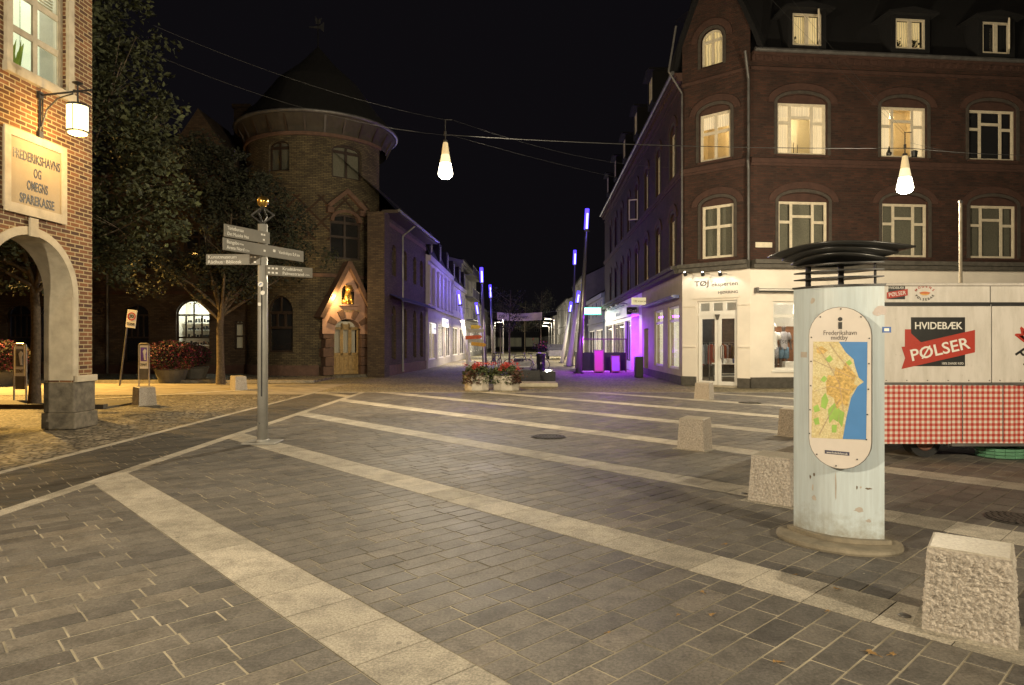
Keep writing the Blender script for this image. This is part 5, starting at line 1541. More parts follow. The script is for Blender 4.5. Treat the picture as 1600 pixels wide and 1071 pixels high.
# sign lettering on the chamfer, with three small floodlights
t4 = thing('shop_name_sign', 'dark shop name lettering on the brightly lit white wall over the corner door', 'sign', tuple(A + Vector((.9, -.9, 3.6))))
iv = Matrix.Translation(-Vector(t4.location)) @ FC
def zc(px, py): return z_at(FC, px, py)
def tx(s, pa, pb, py, size, m=m_letter, M0=FC, y=-.003):
    ua, ub = px_u(M0, pa), px_u(M0, pb)
    return text('lettering', s, size, iv @ TM((ua + ub) / 2, y, z_at(M0, (pa + pb) / 2, py)), m, t4, width=abs(ub - ua), depth=.0015, bold=.003)
m_letter_g = plain('grey_lettering', (0.10, 0.09, 0.08), .5)
tx('TØJ', 1085.5, 1107.5, 444, .27); tx('eksperten', 1112, 1153, 444, .20, m_letter_g); tx('HJØRRING', 1122, 1153, 457, .13, m_letter_g)
FL_W = 30
for (px) in (1082, 1109, 1136):
    u = px_u(FC, px); p = FC @ Vector((u, -.60, zc(px, 431)))
    tt = thing('sign_floodlight', ('left', 'middle', 'right')[(1082, 1109, 1136).index(px)] + ' one of the three small black floodlights over the corner shop sign', 'floodlight', tuple(p), FC.to_euler().z, 'floodlights over the corner shop sign')
    MB().tube((0, .60, .06), (0, .02, .06), .012).obj('arm', m_black, tt)
    MB().tube((0, -.04, .08), (0, .05, -.03), .05, .075, 12).obj('housing', m_black, tt)
    light('SPOT', tuple(FC @ Vector((u, -.62, zc(px, 431) + .10))), FL_W * 4.5, (1.0, 0.93, 0.78), .03, target=tuple(FC @ Vector((u, .10, 2.6))), angle=115, blend=.5, name='floodlight_light')
# retractable awning box on the right facade
p = FR @ Vector((px_u(FR, 1180), -.02, zr(FR, 1200, 452)))
Mz = FR.copy(); Mz.translation = p
tt = thing('awning_box', 'long black retracted awning box above the shop window', 'awning', M=Mz)
MB().box(0, 12, -.22, 0, -.11, .0).obj('housing', m_black, tt); MB().tube((0, -.24, -.05), (12, -.24, -.05), .03).obj('front_rail', m_white, tt)
for x in (-.05, 12.0): MB().box(x, x + .05, -.27, 0, -.14, .04).obj('end_bracket', m_zinc, tt)
# blue-grey awning box on the street facade, hanging signs
uA = px_u(FS, 1062); uB = px_u(FS, 1012)
Mz = FS.copy(); Mz.translation = FS @ Vector((min(uA, uB), -.02, 3.42))
tt = thing('awning_box', 'blue tinted retracted awning box over the two tall street-side shop windows', 'awning', M=Mz)
ln_ = abs(uA - uB)
MB().box(0, ln_, -.25, 0, -.12, .0).obj('housing', plain('blue_grey_cover', (.12, .14, .3), .5), tt); MB().tube((0, -.27, -.05), (ln_, -.27, -.05), .035).obj('front_rail', m_zinc, tt)
def hanging_sign(px, Y, w, h, z, txt, face, lett, lab, lit=None, size=.2, sub=None):
    r = (px - 800) / F; x = r * Y
    tt = thing('projecting_sign', lab, 'sign', (x, Y, z))
    MB().bbox(-w / 2, w / 2, -.06, .06, -h / 2, h / 2, .01).obj('sign_box', face, tt)
    mb = MB(); mb.tube((w / 2, 0, h / 4), (w / 2 + .35, 0, h / 4), .015); mb.tube((w / 2, 0, -h / 4), (w / 2 + .35, 0, -h / 4), .015); mb.obj('bracket', m_black, tt)
    if txt: text('lettering', txt, size, TM(0, -.064, 0), lett, tt, width=w * .8, depth=.003)
    return tt
Ysig = 33.0
hanging_sign(999.5, 33.5, .82, .36, CH + 64.5 / F * 33.5, 'TØJ eksperten', emit('backlit_cream', (1, .85, .5), .55), m_letter, 'small cream hanging sign with dark lettering beside the street windows', size=.15)
hanging_sign(989.5, 36.5, .72, .40, CH + 49.5 / F * 36.5, 'Café', m_black, m_letter_w, 'black hanging sign next to the purple doorway', size=.15)
# bright white facade sign of the far shop
Mz = FS.copy(); Mz.translation = FS @ Vector((5.0, -.06, 3.75))
tt = thing('fascia_sign', 'glaring white lit shop fascia with faint lettering on the street side', 'sign', M=Mz)
MB().box(0, 9.5, -.05, .0, -.62, .0).obj('panel', m_white, tt)
text('lettering', 'VESTERGAARD', .34, TM(4.6, -.055, -.32), plain('pale_grey_letter', (.4, .4, .4), .5), tt)
for k in range(7):
    MB().path([(.8 + k * 1.3, 0, .15), (.8 + k * 1.3, -.5, .2), (.8 + k * 1.3, -.55, .08)], .02).obj('lamp_arm', m_black, tt)
for k in (1, 3, 5):
    light('SPOT', tuple(FS @ Vector((5.8 + k * 1.3, -.62, 3.95))), 14, (1, .97, .9), .04, target=tuple(FS @ Vector((5.8 + k * 1.3, 0, 3.2))), angle=120, name='fascia_light')
light('POINT', tuple(FS @ Vector((st_end - 2.2, -.1, 2.7))), 35, (0.28, 0.02, 1.0), .12, name='purple_light')
light('POINT', tuple(FS @ Vector((st_end - 2.4, -1.6, 1.1))), 520, (0.30, 0.03, 1.0), .12, name='purple_light')  # added light with no fixture, tints the ground purple
MB(GS).box(pdoor['u0'] + .2, pdoor['u1'] - .2, -.3, .2, 3.12, 3.2).obj('door_canopy', m_white, t)
MB(GS).box(pdoor['u0'] + .3, pdoor['u1'] - .3, -.02, .02, 3.05, 3.11).obj('purple_tube', emit('purple_tube_glow', (.35, .03, 1), 6), t)

light('AREA', tuple(FS @ Vector((st_end - 1.2, -1.9, 3.0))), 420, (0.32, 0.03, 1.0), size=3.4, size_y=2.0, target=tuple(FS @ Vector((st_end - 1.2, -2.0, 0))), name='purple_ground_fill')  # added area light with no fixture, makes the purple pool on the ground
# ============================================================ PEDESTRIAN STREET, LEFT ROW
m_wht_plaster = plain('white_plaster', (.40, .37, .35), .8, var=.12, scale=2, bmp=.1)
m_greyplaster = plain('grey_plaster', (.20, .19, .18), .85, var=.15, scale=2)
def row_house(name, label, x0, Y0, x1, Y1, h, wallm, roofm, depth=9, ridge=2.2, side=-1, nwin=4, storeys=1, shop=2.9, litshop=True, hw=1.5, signtxt=None, mans=False, base_z=3.9):
    """house on the left (side=-1) or right (side=1) of the pedestrian street; facade from (x0,Y0) near to (x1,Y1) far"""
    P0, P1 = Vector((x0, Y0, 0)), Vector((x1, Y1, 0)); Ln = (P1 - P0).length
    tt = thing(name, label, 'building', tuple(P0))
    Fm = frame(P0, P1 - P0) if side < 0 else frame(P1, P0 - P1)
    M_ = Matrix.Translation(-P0) @ Fm
    ops = []; step = Ln / nwin
    for k in range(nwin):
        for s_ in range(storeys):
            z0 = base_z + s_ * ((h - base_z) / storeys) + .45
            ops.append(dict(u0=step * (k + .5) - .5, u1=step * (k + .5) + .5, z0=z0, z1=min(z0 + hw, h - .5)))
    nsh = max(1, int(Ln / 4.2)); shp = []
    for k in range(nsh):
        w_ = Ln / nsh; shp.append(dict(u0=w_ * k + .5, u1=w_ * (k + 1) - .5, z0=.5, z1=shop))
    mb = MB(M_); wall(mb, 0, Ln, 0, h, ops + shp, depth=.2); mb.obj('street_wall', wallm, tt)
    for o in ops: cells_window(tt, M_, o['u0'], o['u1'], o['z0'], o['z1'], C2x2, m_white, m_glass, m_voiddark, y=.08, fw=.06)
    for k, o in enumerate(shp): cells_window(tt, M_, o['u0'], o['u1'], o['z0'], o['z1'], C2, m_white, m_glass, (m_shopglow if litshop and k % 2 == 0 else m_lit_dim), y=.08, fw=.06, back=.5, name='shop_window')
    MB(M_).box(0, Ln, -.18, -.002, h - .35, h).obj('cornice', wallm, tt)
    MB(M_).box(0, Ln, -.12, -.002, base_z - .15, base_z).obj('string_course', wallm, tt)
    if mans:
        MB(M_).add([(0, -.1, h + .01), (Ln, -.1, h + .01), (Ln, .7, h + ridge), (0, .7, h + ridge), (Ln, depth, h + ridge + .5), (0, depth, h + ridge + .5)], [(0, 1, 2, 3), (3, 2, 4, 5)]).obj('roof', roofm, tt)
        for k in range(nwin):
            u = step * (k + .5)
            if k % 2: continue
            d = MB(M_).box(u - .7, u + .7, -.05, 1, h + .1, h + ridge - .3).obj('dormer', roofm, tt)
            MB(M_).box(u - .55, u + .55, -.07, -.052, h + .3, h + ridge - .5).obj('pane', m_glass, d)
            MB(M_).box(u - .03, u + .03, -.09, -.071, h + .3, h + ridge - .5).obj('mullion', m_white, d)
    else:
        MB(M_).add([(0, -.35, h + .01), (Ln, -.35, h + .01), (Ln, depth / 2, h + ridge), (0, depth / 2, h + ridge), (Ln, depth, h + .01), (0, depth, h + .01)], [(0, 1, 2, 3), (3, 2, 4, 5)]).obj('roof', roofm, tt)
    for u in (0.005, Ln - .005):
        pts = [(u, 0.003, 0), (u, depth, 0), (u, depth, h), (u, depth / 2, h + (ridge - .02 if not mans else ridge)), (u, .003, h)]
        MB(M_).add(pts, [(0, 1, 2, 3, 4)]).obj('gable_wall', wallm, tt)
    return tt, M_, Fm, Ln
m_shopglow = emit('glowing_shop_display', (1.0, 0.90, 0.68), 0.5)  # emission stands in for the light inside the shops
h1, M1, F1, L1 = row_house('white_shop_house', 'white stucco house with blue washed pilasters next to the brick tower house', -5.17, 41.2, -4.95, 55, 7.0, m_wht_plaster, m_slate, nwin=6, mans=True, ridge=1.8, signtxt=1)
mb = None
for k in range(7):
    u = L1 / 6 * k
    MB(M1).bbox(max(0, u - .28), min(L1, u + .28), -.16, -.003, 4.0, 6.4, .02).obj('pilaster', m_wht_plaster, h1)
h2, M2, F2, L2 = row_house('pale_shop_house', 'pale narrow house with a corniced front beyond the white stucco house', -4.95, 55.2, -4.62, 66, 6.7, m_wht_plaster, m_tile, nwin=5, mans=True, ridge=2.0)
h3, M3, F3, L3 = row_house('tall_gabled_house', 'tall grey house with balconies rising behind the pale houses', -5.0, 66.3, -4.5, 84, 9.8, m_greyplaster, m_slate, nwin=4, storeys=2, ridge=1.0, depth=8)
for k in range(3):
    mb = MB(M3); z = 3.9 + k * 2.3
    mb.box(2, 10, -1.0, -.003, z, z + .08)
    for q in range(17): mb.tube((2 + q * .5, -.97, z + .08), (2 + q * .5, -.97, z + 1.0), .02, n=4)
    mb.tube((2, -.97, z + 1.0), (10, -.97, z + 1.0), .03, n=5); mb.obj('balcony', m_zinc, h3)
row_house('dark_far_house', 'dark low house farther down the left side of the street', -4.6, 84.5, -4.2, 118, 6.8, m_greyplaster, m_tile, nwin=8)
row_house('distant_house', 'faint house closing the left side of the street far away', -4.3, 118.5, -3.4, 160, 6.0, m_greyplaster, m_tile, nwin=6, litshop=False)
def wall_sign(Fm, u, z, w, h, txt, lab, face, lett, size, name='shop_sign'):
    Mz = Fm.copy(); Mz.translation = Fm @ Vector((u, -.03, z))
    s_ = thing(name, lab, 'sign', M=Mz)
    MB().bbox(-w / 2, w / 2, -.09, 0, -h / 2, h / 2, .01).obj('panel', face, s_)
    if txt: text('lettering', txt, size, TM(0, -.093, 0), lett, s_, depth=.003, width=w * .8)
    return s_
m_signlit = emit('backlit_white_sign', (1, .97, .9), .85)
m_blue_l = plain('blue_lettering', (.03, .10, .35), .5)
wall_sign(F1, 8.6, 3.05, 3.4, .62, 'SYNCHRON', 'white lit sign with blue lettering over the entrance of the white stucco house', m_signlit, m_blue_l, .34)
wall_sign(F1, 2.2, 2.5, 1.3, .65, 'Klinik', 'small white sign on the near end of the white stucco house', m_signlit, m_blue_l, .2)
# ---- right row
m_bluehouse = plain('blue_washed_grey', (.22, .23, .28), .8, var=.12)  # blue light on the house mixed into the wall colour
g1, N1, E1, K1 = row_house('low_gutter_house', 'low house washed in blue light beyond the red brick corner house', 7.35, 53.8, 7.5, 66, 5.6, m_bluehouse, m_slate, side=1, nwin=4, shop=2.7, ridge=2.6, base_z=3.4, hw=1.2)
g2, N2, E2, K2 = row_house('grey_gable_house', 'taller grey house with a plain gable behind the low blue lit one', 7.2, 66.3, 7.6, 82, 8.2, m_greyplaster, m_slate, side=1, nwin=4, storeys=1, ridge=2.2)
row_house('dark_right_house', 'dark house farther along the right side of the street', 7.0, 82.5, 7.4, 110, 7.0, m_greyplaster, m_tile, side=1, nwin=6)
row_house('distant_right_house', 'faint house at the far right end of the street', 7.0, 110.5, 6.6, 155, 6.0, m_greyplaster, m_tile, side=1, nwin=6, litshop=False)
row_house('street_end_house', 'faint dark building closing the end of the street', -6, 175, 12, 172, 6.5, m_greyplaster, m_tile, side=-1, nwin=8, litshop=False)
# green-white pharmacy-like light box
p = W(926, 486, 52)
s_ = thing('light_box_sign', 'glowing green edged white light box sign over the street', 'sign', (p.x, p.y, p.z))
MB().bbox(-.62, .62, -.12, .12, -.20, .20, .03).obj('light_box', emit('light_box_white', (.85, 1.0, .86), 4.5), s_)
mb = MB(); mb.bbox(-.66, .66, -.10, .10, -.30, -.205, .01); mb.bbox(-.66, .66, -.10, .10, .205, .27, .01); mb.obj('green_rim', emit('green_glow', (.1, .9, .35), 1.6), s_)
MB().tube((.6, 0, 0), (1.2, 0, 0), .03).obj('bracket', m_black, s_)
light('POINT', (p.x - .2, p.y - .7, p.z - .5), 60, (.75, 1, .85), .2, name='light_box_glow')
# house at the very back right: blue-lit
# ============================================================ LEANING LIGHT POLES
m_pole = plain('brushed_steel', (.42, .40, .38), .35, .8, var=.1)
m_blue = emit('blue_light_tube', (.07, .04, 1.0), 3.2)
m_bluecore = emit('pale_blue_tube_core', (.62, .60, 1.0), 2.2)
def leaning_pole(bpx, bpy, tpx, tpy, lab, r0=.15, r1=.06, tube=1.0, dY=0, W_=60):
    b = G(bpx, bpy); tp = W(tpx, tpy, b.y + dY)
    tt = thing('leaning_light_pole', lab, 'light pole', tuple(b), 0, 'leaning blue tipped light poles')
    d = tp - b; ln = d.length; dn = d.normalized(); q = dn * (ln - tube)
    MB().tube((0, 0, 0), q, r0, r1, 12).obj('shaft', m_white if 'white' in lab or 'pale blue' in lab else m_pole, tt, True)
    MB().tube((0, 0, -.002), dn * .06, r0 * 1.7, r0 * 1.7, 12).obj('foot_plate', m_dark, tt)
    MB().tube(q - dn * .08, q + dn * .02, r1 * 1.6, r1 * 1.6, 10).obj('collar', m_zinc, tt)
    MB().tube(q + dn * .02, q + dn * (tube - .25), .05, .05, 10).obj('glowing_core', m_bluecore, tt)
    mb = MB(); mb.tube(q + dn * .0201 + Vector((-.02, .10, 0)), q + dn * tube + Vector((-.02, .10, 0)), .11, .11, 10); mb.obj('glowing_tube', m_blue, tt)
    light('POINT', tuple(b + q + dn * (tube + .35)), W_ * (.22 if bpx < 800 else .06), (.16, .12, 1.0), .1, name='blue_light')
    return tt
leaning_pole(904, 583.6, 918.5, 326, 'tallest blue tipped pole, nearest, in front of the dark terrace screen', .17, .07, 1.1, W_=420)
leaning_pole(893, 572, 899, 391, 'second blue tipped pole on the right, just left of the tallest', .14, .05, 1.0, W_=320)
leaning_pole(888, 573, 905, 455, 'thick white pole leaning right with its tip near the second pole', .20, .08, .8, W_=120)
leaning_pole(878, 567.5, 893, 472, 'thin white pole leaning right, farthest left of the right-hand poles', .16, .08, .8, W_=150)
leaning_pole(757.5, 574, 752.5, 418, 'tallest upright blue tipped pole left of the street centre', .17, .07, 1.0, W_=400)
leaning_pole(771, 565, 766, 445, 'blue tipped pole just right of the tallest one on the left side', .15, .07, 1.1, W_=300)
leaning_pole(733, 570, 716, 455, 'pale blue pole leaning left behind the coloured direction boards', .20, .10, 1.0, W_=380)
leaning_pole(758.5, 565, 744, 473, 'white pole crossing behind the coloured boards, leaning left', .18, .08, 1.0, W_=200)
for (x, y, z, w_) in ((-3.2, 46, 5.6, 230), (-3.0, 52, 5.6, 260), (-2.4, 60, 5.8, 330), (-3.2, 39, 6.6, 10)):  # added blue lights away from the poles, for the wash on the facades
    light('POINT', (x, y, z), w_, (.26, .20, 1.0), .1, name='blue_light')
# street lamps down the pedestrian street
def street_lamp(x, y, h, lab, side=-1, pw=700, col=(1, .9, .68)):
    tt = thing('modern_street_lamp', lab, 'street lamp', (x, y, 0), 0, 'modern street lamps down the pedestrian street')
    MB().tube((0, 0, 0), (0, 0, h), .07, .04, 10).obj('post', m_pole, tt)
    mb = MB(); mb.prism([(-1.15 * side, h + .12), (0, h - .08), (0, h + .0), (-1.15 * side, h + .2)] if side < 0 else [(0, h - .08), (-1.15 * side, h + .12), (-1.15 * side, h + .2), (0, h + .0)][::-1], -.12, .12); mb.obj('lamp_head', m_pole, tt)
    MB().box(*sorted((-.35 * side, -1.05 * side)), -.09, .09, h - .04, h - .02).obj('lens', emit('street_lamp_lens', col, 14) if 'street_lamp_lens' not in MATS else MATS['street_lamp_lens'], tt)
    light('POINT', (x - .7 * side, y, h - .2), pw, col, .12, name='street_lamp_light')
for (px, y, h, lab, sd, pw) in ((866, 74, 4.2, 'nearest slim lamp post with a flat head on the right side of the street', 1, 900), (862, 88, 4.2, 'second slim flat headed lamp post on the right of the street', 1, 700), (858, 105, 4.2, 'third slim flat headed lamp post far down the street', 1, 700), (786, 72, 4.2, 'slim flat headed lamp post on the left side behind the bicycles', -1, 600), (773, 92, 4.4, 'slim lamp post far down the left side of the street', -1, 600)):
    street_lamp((px - 800) / F * y, y, h, lab, sd, pw)
# added area lights with no fixture, brightening the street floor on both sides
for (x, y, z, w_, c_) in ((-3.6, 50, 3.2, 420, (1, .85, .58)), (-3.4, 60, 3.2, 420, (1, .85, .58)), (5.6, 58, 3.0, 420, (1, .85, .58)), (5.4, 48, 3.3, 420, (1, .85, .58)), (5.8, 70, 3.0, 350, (1, .85, .58)), (-3.2, 76, 3.2, 300, (1, .9, .7))):
    light('AREA', (x, y, z), w_ * (1.0 if y > 47 else .5), c_, size=.5, size_y=6, target=(x, y, 0), name='street_floor_fill')
# banner
p = W(812, 494, 58)
tt = thing('street_banner', 'pale banner hung across the street high above the bicycles', 'banner', (p.x, p.y, p.z))
mb = MB(); n = 16
pts = [(-1.95 + 3.9 * i / n, .06 * math.sin(i * .9), s_ * .33 - .10 * (1 - (2 * i / n - 1) ** 2)) for s_ in (-1, 1) for i in range(n + 1)]
mb.add(pts, [(i, i + 1, n + 2 + i, n + 1 + i) for i in range(n)])
mb.obj('cloth', plain('banner_cloth', (.42, .33, .31), .9, var=.35, scale=1.2), tt)
text('lettering', 'Zentrum', .42, TM(-.1, -.10, -.1), m_letter, tt, width=1.7, depth=.003)
text('lettering', '09', .42, TM(-1.55, -.10, -.06), m_letter, tt, width=.5, depth=.003)
mb = MB(); mb.path([(-5, 0, .7), (-1.95, 0, .3)], .015, 4); mb.path([(1.95, 0, .3), (7, 0, .8)], .015, 4); mb.obj('cord', m_dark, tt)
# thin young trees in the street
def thin_tree(px, Y, h, lab, seed, n=900, r=1.2):
    rq = random.Random(seed); x = (px - 800) / F * Y
    tt = thing('young_tree', lab, 'tree', (x, Y, 0), 0, 'young trees in the pedestrian street')
    mb = MB(); mb.tube((0, 0, 0), (0, 0, h * .6), .07, .045, 8, False); mb.tube((0, 0, h * .6), (.1, 0, h), .045, .01, 6, False)
    pts = []
    for k in range(24):
        z = h * rq.uniform(.42, .9); a = rq.uniform(0, 6.28); e = Vector((math.cos(a) * r * rq.uniform(.4, 1), math.sin(a) * r * rq.uniform(.4, 1), z + rq.uniform(.2, .9)))
        mb.tube((0, 0, z - .2), e, .018, .006, 4, False)
        for _ in range(n // 24): pts.append(e.lerp(Vector((0, 0, z)), rq.random() * .5) + Vector((rq.gauss(0, .2), rq.gauss(0, .2), rq.gauss(0, .2))))
    mb.obj('trunk', m_bark, tt); mb = MB(); leaves(mb, pts, .13, rnd=rq); mb.obj('crown', m_leaf2, tt, tones=True)
thin_tree(796, 46, 5.2, 'young thin tree with pale stem in the middle of the street', 1)
thin_tree(845, 70, 7.0, 'thin leafy tree far down the street on the right', 2, 1600, 1.8)
thin_tree(820, 95, 7.5, 'dark tree far down the middle of the street', 3, 1600, 2.2)
thin_tree(782, 66, 5.5, 'dark bushy tree behind the bicycles on the left', 4, 1400, 1.5)
# ---- coloured direction boards on a white trestle
p = G(744, 583)
tt = thing('coloured_board_stand', 'stand of yellow, red and orange direction boards over a white box', 'sign stand', (p.x, p.y, 0))
def zz(py): return CH + (535.5 - py) / F * p.y
mb = MB(); mb.tube((-.45, 0, 0), (-.35, 0, zz(512)), .04); mb.obj('post', m_white, tt)
MB().tube((.45, 0, 0), (.35, 0, zz(512)), .04).obj('post', m_white, tt)
for k, (py, c, w_, sk) in enumerate(((511, (.75, .5, .06), .55, 0), (517, (.45, .42, .36), .95, 0), (527, (.65, .11, .03), .9, .06), (533, (.45, .42, .36), .85, 0), (538, (.70, .36, .04), .8, -.1))):
    m_ = plain('board_paint_%d' % k, c, .6); z = zz(py)
    MB(Matrix.Rotation(-sk, 4, 'Y')).prism([(-w_ / 2, z - .10), (w_ / 2 - .12, z - .10), (w_ / 2, z), (w_ / 2 - .12, z + .09), (-w_ / 2, z + .09)], -.09 - .012 * k, -.06 - .012 * k).obj('direction_board', m_, tt)
MB().bbox(-.36, -.02, -.45, -.15, 0.02, .62, .01).obj('white_box', m_white, tt)
# bicycles leaning among the trees
m_tyre = plain('tyre_rubber', (.02, .02, .02), .8)
def bicycle(x, y, rz, lab, col):
    tt = thing('bicycle', lab, 'bicycle', (x, y, 0), rz, 'bicycles parked in the street')
    mt = plain('bike_paint_%d' % int(col[0] * 100), col, .35)
    def ring(cx, r, rt, nm, mat, par):
        mb = MB(); n = 20; pts = [(cx + r * math.cos(2 * math.pi * i / n), 0, r + .015 + r * math.sin(2 * math.pi * i / n)) for i in range(n + 1)]
        mb.path(pts, rt, 5)
        return mb.obj(nm, mat, par)
    for cx in (-.52, .52):
        w_ = ring(cx, .33, .02, 'wheel', m_tyre, tt)
        mb = MB()
        for k in range(9): a = math.pi * k / 9; mb.tube((cx - .32 * math.cos(a), 0, .345 - .32 * math.sin(a)), (cx + .32 * math.cos(a), 0, .345 + .32 * math.sin(a)), .004, n=3)
        mb.obj('spokes', m_pole, w_)
    mb = MB()
    mb.path([(-.52, 0, .345), (-.05, 0, .3), (.36, 0, .85), (-.22, 0, .82), (-.05, 0, .3)], .018, 6); mb.path([(-.52, 0, .345), (-.22, 0, .82)], .014, 5); mb.path([(.52, 0, .345), (.34, 0, .98)], .018, 5)
    mb.obj('bike_frame', mt, tt)
    mb = MB(); mb.path([(.25, -.28, 1.02), (.36, -.1, 1.0), (.36, .1, 1.0), (.25, .28, 1.02)], .014, 5); mb.obj('handlebar', m_pole, tt)
    MB().prism([(-.38, .92), (-.12, .93), (-.12, .97), (-.38, .98)], -.07, .07).obj('saddle', m_black, tt)
    mb = MB(); mb.path([(-.22, 0, .82), (-.25, 0, .92)], .014); mb.obj('seat_post', m_pole, tt)
bicycle(.35, 37.5, R(8), 'dark bicycle parked sideways right of the young tree', (.05, .05, .06))
bicycle(1.3, 38.0, R(-15), 'second bicycle parked beside the dark one', (.3, .28, .22))
bicycle(-.9, 39.0, R(70), 'bicycle standing end-on left of the young tree', (.1, .1, .12))
# dark round urn with flowers and blue reflection
p = G(845, 582)
tt = thing('tall_dark_urn', 'tall glossy dark pillar planter with flowers on top, catching blue light', 'planter', (p.x, p.y, 0))
MB().lathe([(.27, 0), (.27, .06), (.22, .1), (.24, .85), (.28, .95), (.25, 1.0)], 20).obj('body', plain('glossy_black', (.02, .02, .025), .12), tt, True)
mb = MB(); rq = random.Random(2)
leaves(mb, [(rq.gauss(0, .2), rq.gauss(0, .2), 1.1 + abs(rq.gauss(.15, .2))) for _ in range(350)], .10, rnd=rq); mb.obj('foliage', m_leaf2, tt, tones=True)
m_redflower = tone_mat('red_flowers', (.25, .015, .02), (.62, .07, .05), .6, 0)
mb = MB(); leaves(mb, [(rq.gauss(0, .2), rq.gauss(0, .2), 1.3 + abs(rq.gauss(.1, .2))) for _ in range(60)], .09, rnd=rq); mb.obj('blossom', m_redflower, tt, tones=True)
# low granite basin with blue reflections, steps
def block(name, px0, px1, py_b, h, dpt, lab, cat, mat):
    a = G(px0, py_b); b = G(px1, py_b)
    o = MB().bbox(0, b.x - a.x, 0, dpt, 0, h, .015).obj(name, mat, None, loc=(a.x, a.y, 0)); return tag(o, lab, cat)
m_darkgran = plain('polished_dark_granite', (.05, .05, .052), .15, var=.3, scale=20)
block('granite_seat_block', 812, 844, 599, .50, 1.6, 'long dark polished granite block right of the flower boxes', 'seat block', m_darkgran)
block('granite_step', 812, 872, 605, .14, 1.2, 'low pale granite step in front of the dark block', 'step', m_stone)
block('dark_plinth_block', 843, 868, 596, .40, 2.2, 'second dark granite block between the step and the street', 'seat block', m_darkgran)
block('cabinet_box', 803, 818, 578, .65, .5, 'small black cabinet box behind the right flower planter', 'cabinet', m_black)
p = G(815, 592)
o = MB().add([(-.45, 0, .30), (.35, -.1, .34), (.45, .5, .55), (-.4, .5, .5), (-.45, 0, .26), (.35, -.1, .30), (.45, .5, .50), (-.4, .5, .45)], [(0, 1, 2, 3), (7, 6, 5, 4), (0, 4, 5, 1), (1, 5, 6, 2), (2, 6, 7, 3), (3, 7, 4, 0)]).obj('tilted_glass_plate', plain('glazed_plate', (.5, .5, .55), .1), None, loc=(p.x, p.y, 0.22)); tag(o, 'slanting pale plate edged white, behind the right flower planter', 'plate')
# ---- concrete flower boxes
m_conc = plain('pale_concrete', (.40, .36, .30), .8, var=.15, scale=6, bmp=.4)
m_flag = tone_mat('trailing_leaves', (.03, .045, .015), (.12, .14, .05), .6, 0)
m_dkleaf = tone_mat('bronze_leaves', (.05, .02, .012), (.12, .05, .03), .6, 0)
def flower_box(px0, px1, py, lab, seed, red):
    a, b = G(px0, py), G(px1, py); w_ = b.x - a.x; c = (a + b) / 2; rq = random.Random(seed)
    tt = thing('flower_box', lab, 'planter', (c.x, c.y, 0), R(4), 'concrete flower boxes at the street mouth')
    h = .50
    n = 8; r = w_ / 2 / math.cos(math.pi / 8)
    MB(Matrix.Rotation(math.pi / 8, 4, 'Z')).lathe([(r * .96, 0), (r, .04), (r, h), (r * .9, h), (r * .88, h - .05)], 8, (0, 0, 0)).obj('concrete_box', m_conc, tt, loc=(0, w_ / 2, 0))
    mb = MB(); pts = []
    for _ in range(1500):
        a_ = rq.uniform(0, 6.28); k = rq.random() ** .5; x, y = k * w_ * .60 * math.cos(a_), k * w_ * .60 * math.sin(a_) + w_ / 2
        top = .62 + .16 * (1 - k) + rq.gauss(0, .05)
        if k > .8: top = rq.uniform(.22, .62)
        pts.append((x, y, top))
    leaves(mb, pts, .085, rnd=rq); mb.obj('foliage', m_flag, tt, tones=True)
    mb = MB(); leaves(mb, [(rq.gauss(-.12 if red else .25, .14), rq.uniform(-.10, .2), rq.uniform(.25, .66)) for _ in range(380)], .085, rnd=rq); mb.obj('foliage', m_dkleaf, tt, tones=True)
    mb = MB(); pts = []
    for k in range(16):
        cx, cy = rq.gauss(0, .2), rq.uniform(.05, .5); z = .80 + rq.uniform(-.08, .12)
        for _ in range(22): pts.append((cx + rq.gauss(0, .05), cy + rq.gauss(0, .05), z + rq.gauss(0, .035)))
    leaves(mb, pts, .06, rnd=rq); mb.obj('blossom', m_redflower, tt, tones=True)
flower_box(726, 764, 611.5, 'left concrete flower box with dark red blossoms at the street mouth', 5, True)
flower_box(772, 812, 611.5, 'right concrete flower box with bright red blossoms and trailing leaves', 6, False)
mb = MB(); rq = random.Random(8); c = G(768, 610)
leaves(mb, [(rq.gauss(0, .16), rq.gauss(.3, .1), rq.uniform(.32, .72)) for _ in range(420)], .085, rnd=rq); tag(mb.obj('trailing_plant', m_flag, None, loc=(c.x, c.y, 0), tones=True), 'leafy trailing plant filling the gap between the two flower boxes', 'plant')

# ---- terrace screen and pavement boards
p = G(909, 581.3)
tt = thing('terrace_screen', 'dark terrace windbreak with glass upper panes by the purple doorway', 'windbreak', (p.x, p.y, 0))
wd = (978 - 909) / F * p.y; zt2 = CH + (535.5 - 531) / F * p.y; zm = CH + (535.5 - 551) / F * p.y
m_maroon = plain('maroon_frame', (.10, .03, .05), .5)
for k in range(3):
    x = wd / 2 * k
    MB().box(x - .03, x + .03, -.03, .03, 0, zt2).obj('post', m_maroon, tt)
for k in range(2):
    MB().box(wd / 2 * k + .03, wd / 2 * (k + 1) - .03, -.02, .02, .06, zm).obj('dark_panel', m_black, tt)
    MB().box(wd / 2 * k + .03, wd / 2 * (k + 1) - .03, -.006, .006, zm + .04, zt2 - .05).obj('glass_panel', m_glass, tt)
MB().box(-.03, wd + .03, -.035, .035, zt2, zt2 + .06).obj('top_rail', m_maroon, tt)
MB().box(-.0, .02, .03, 4.0, .06, zm).obj('side_panel', m_black, tt)
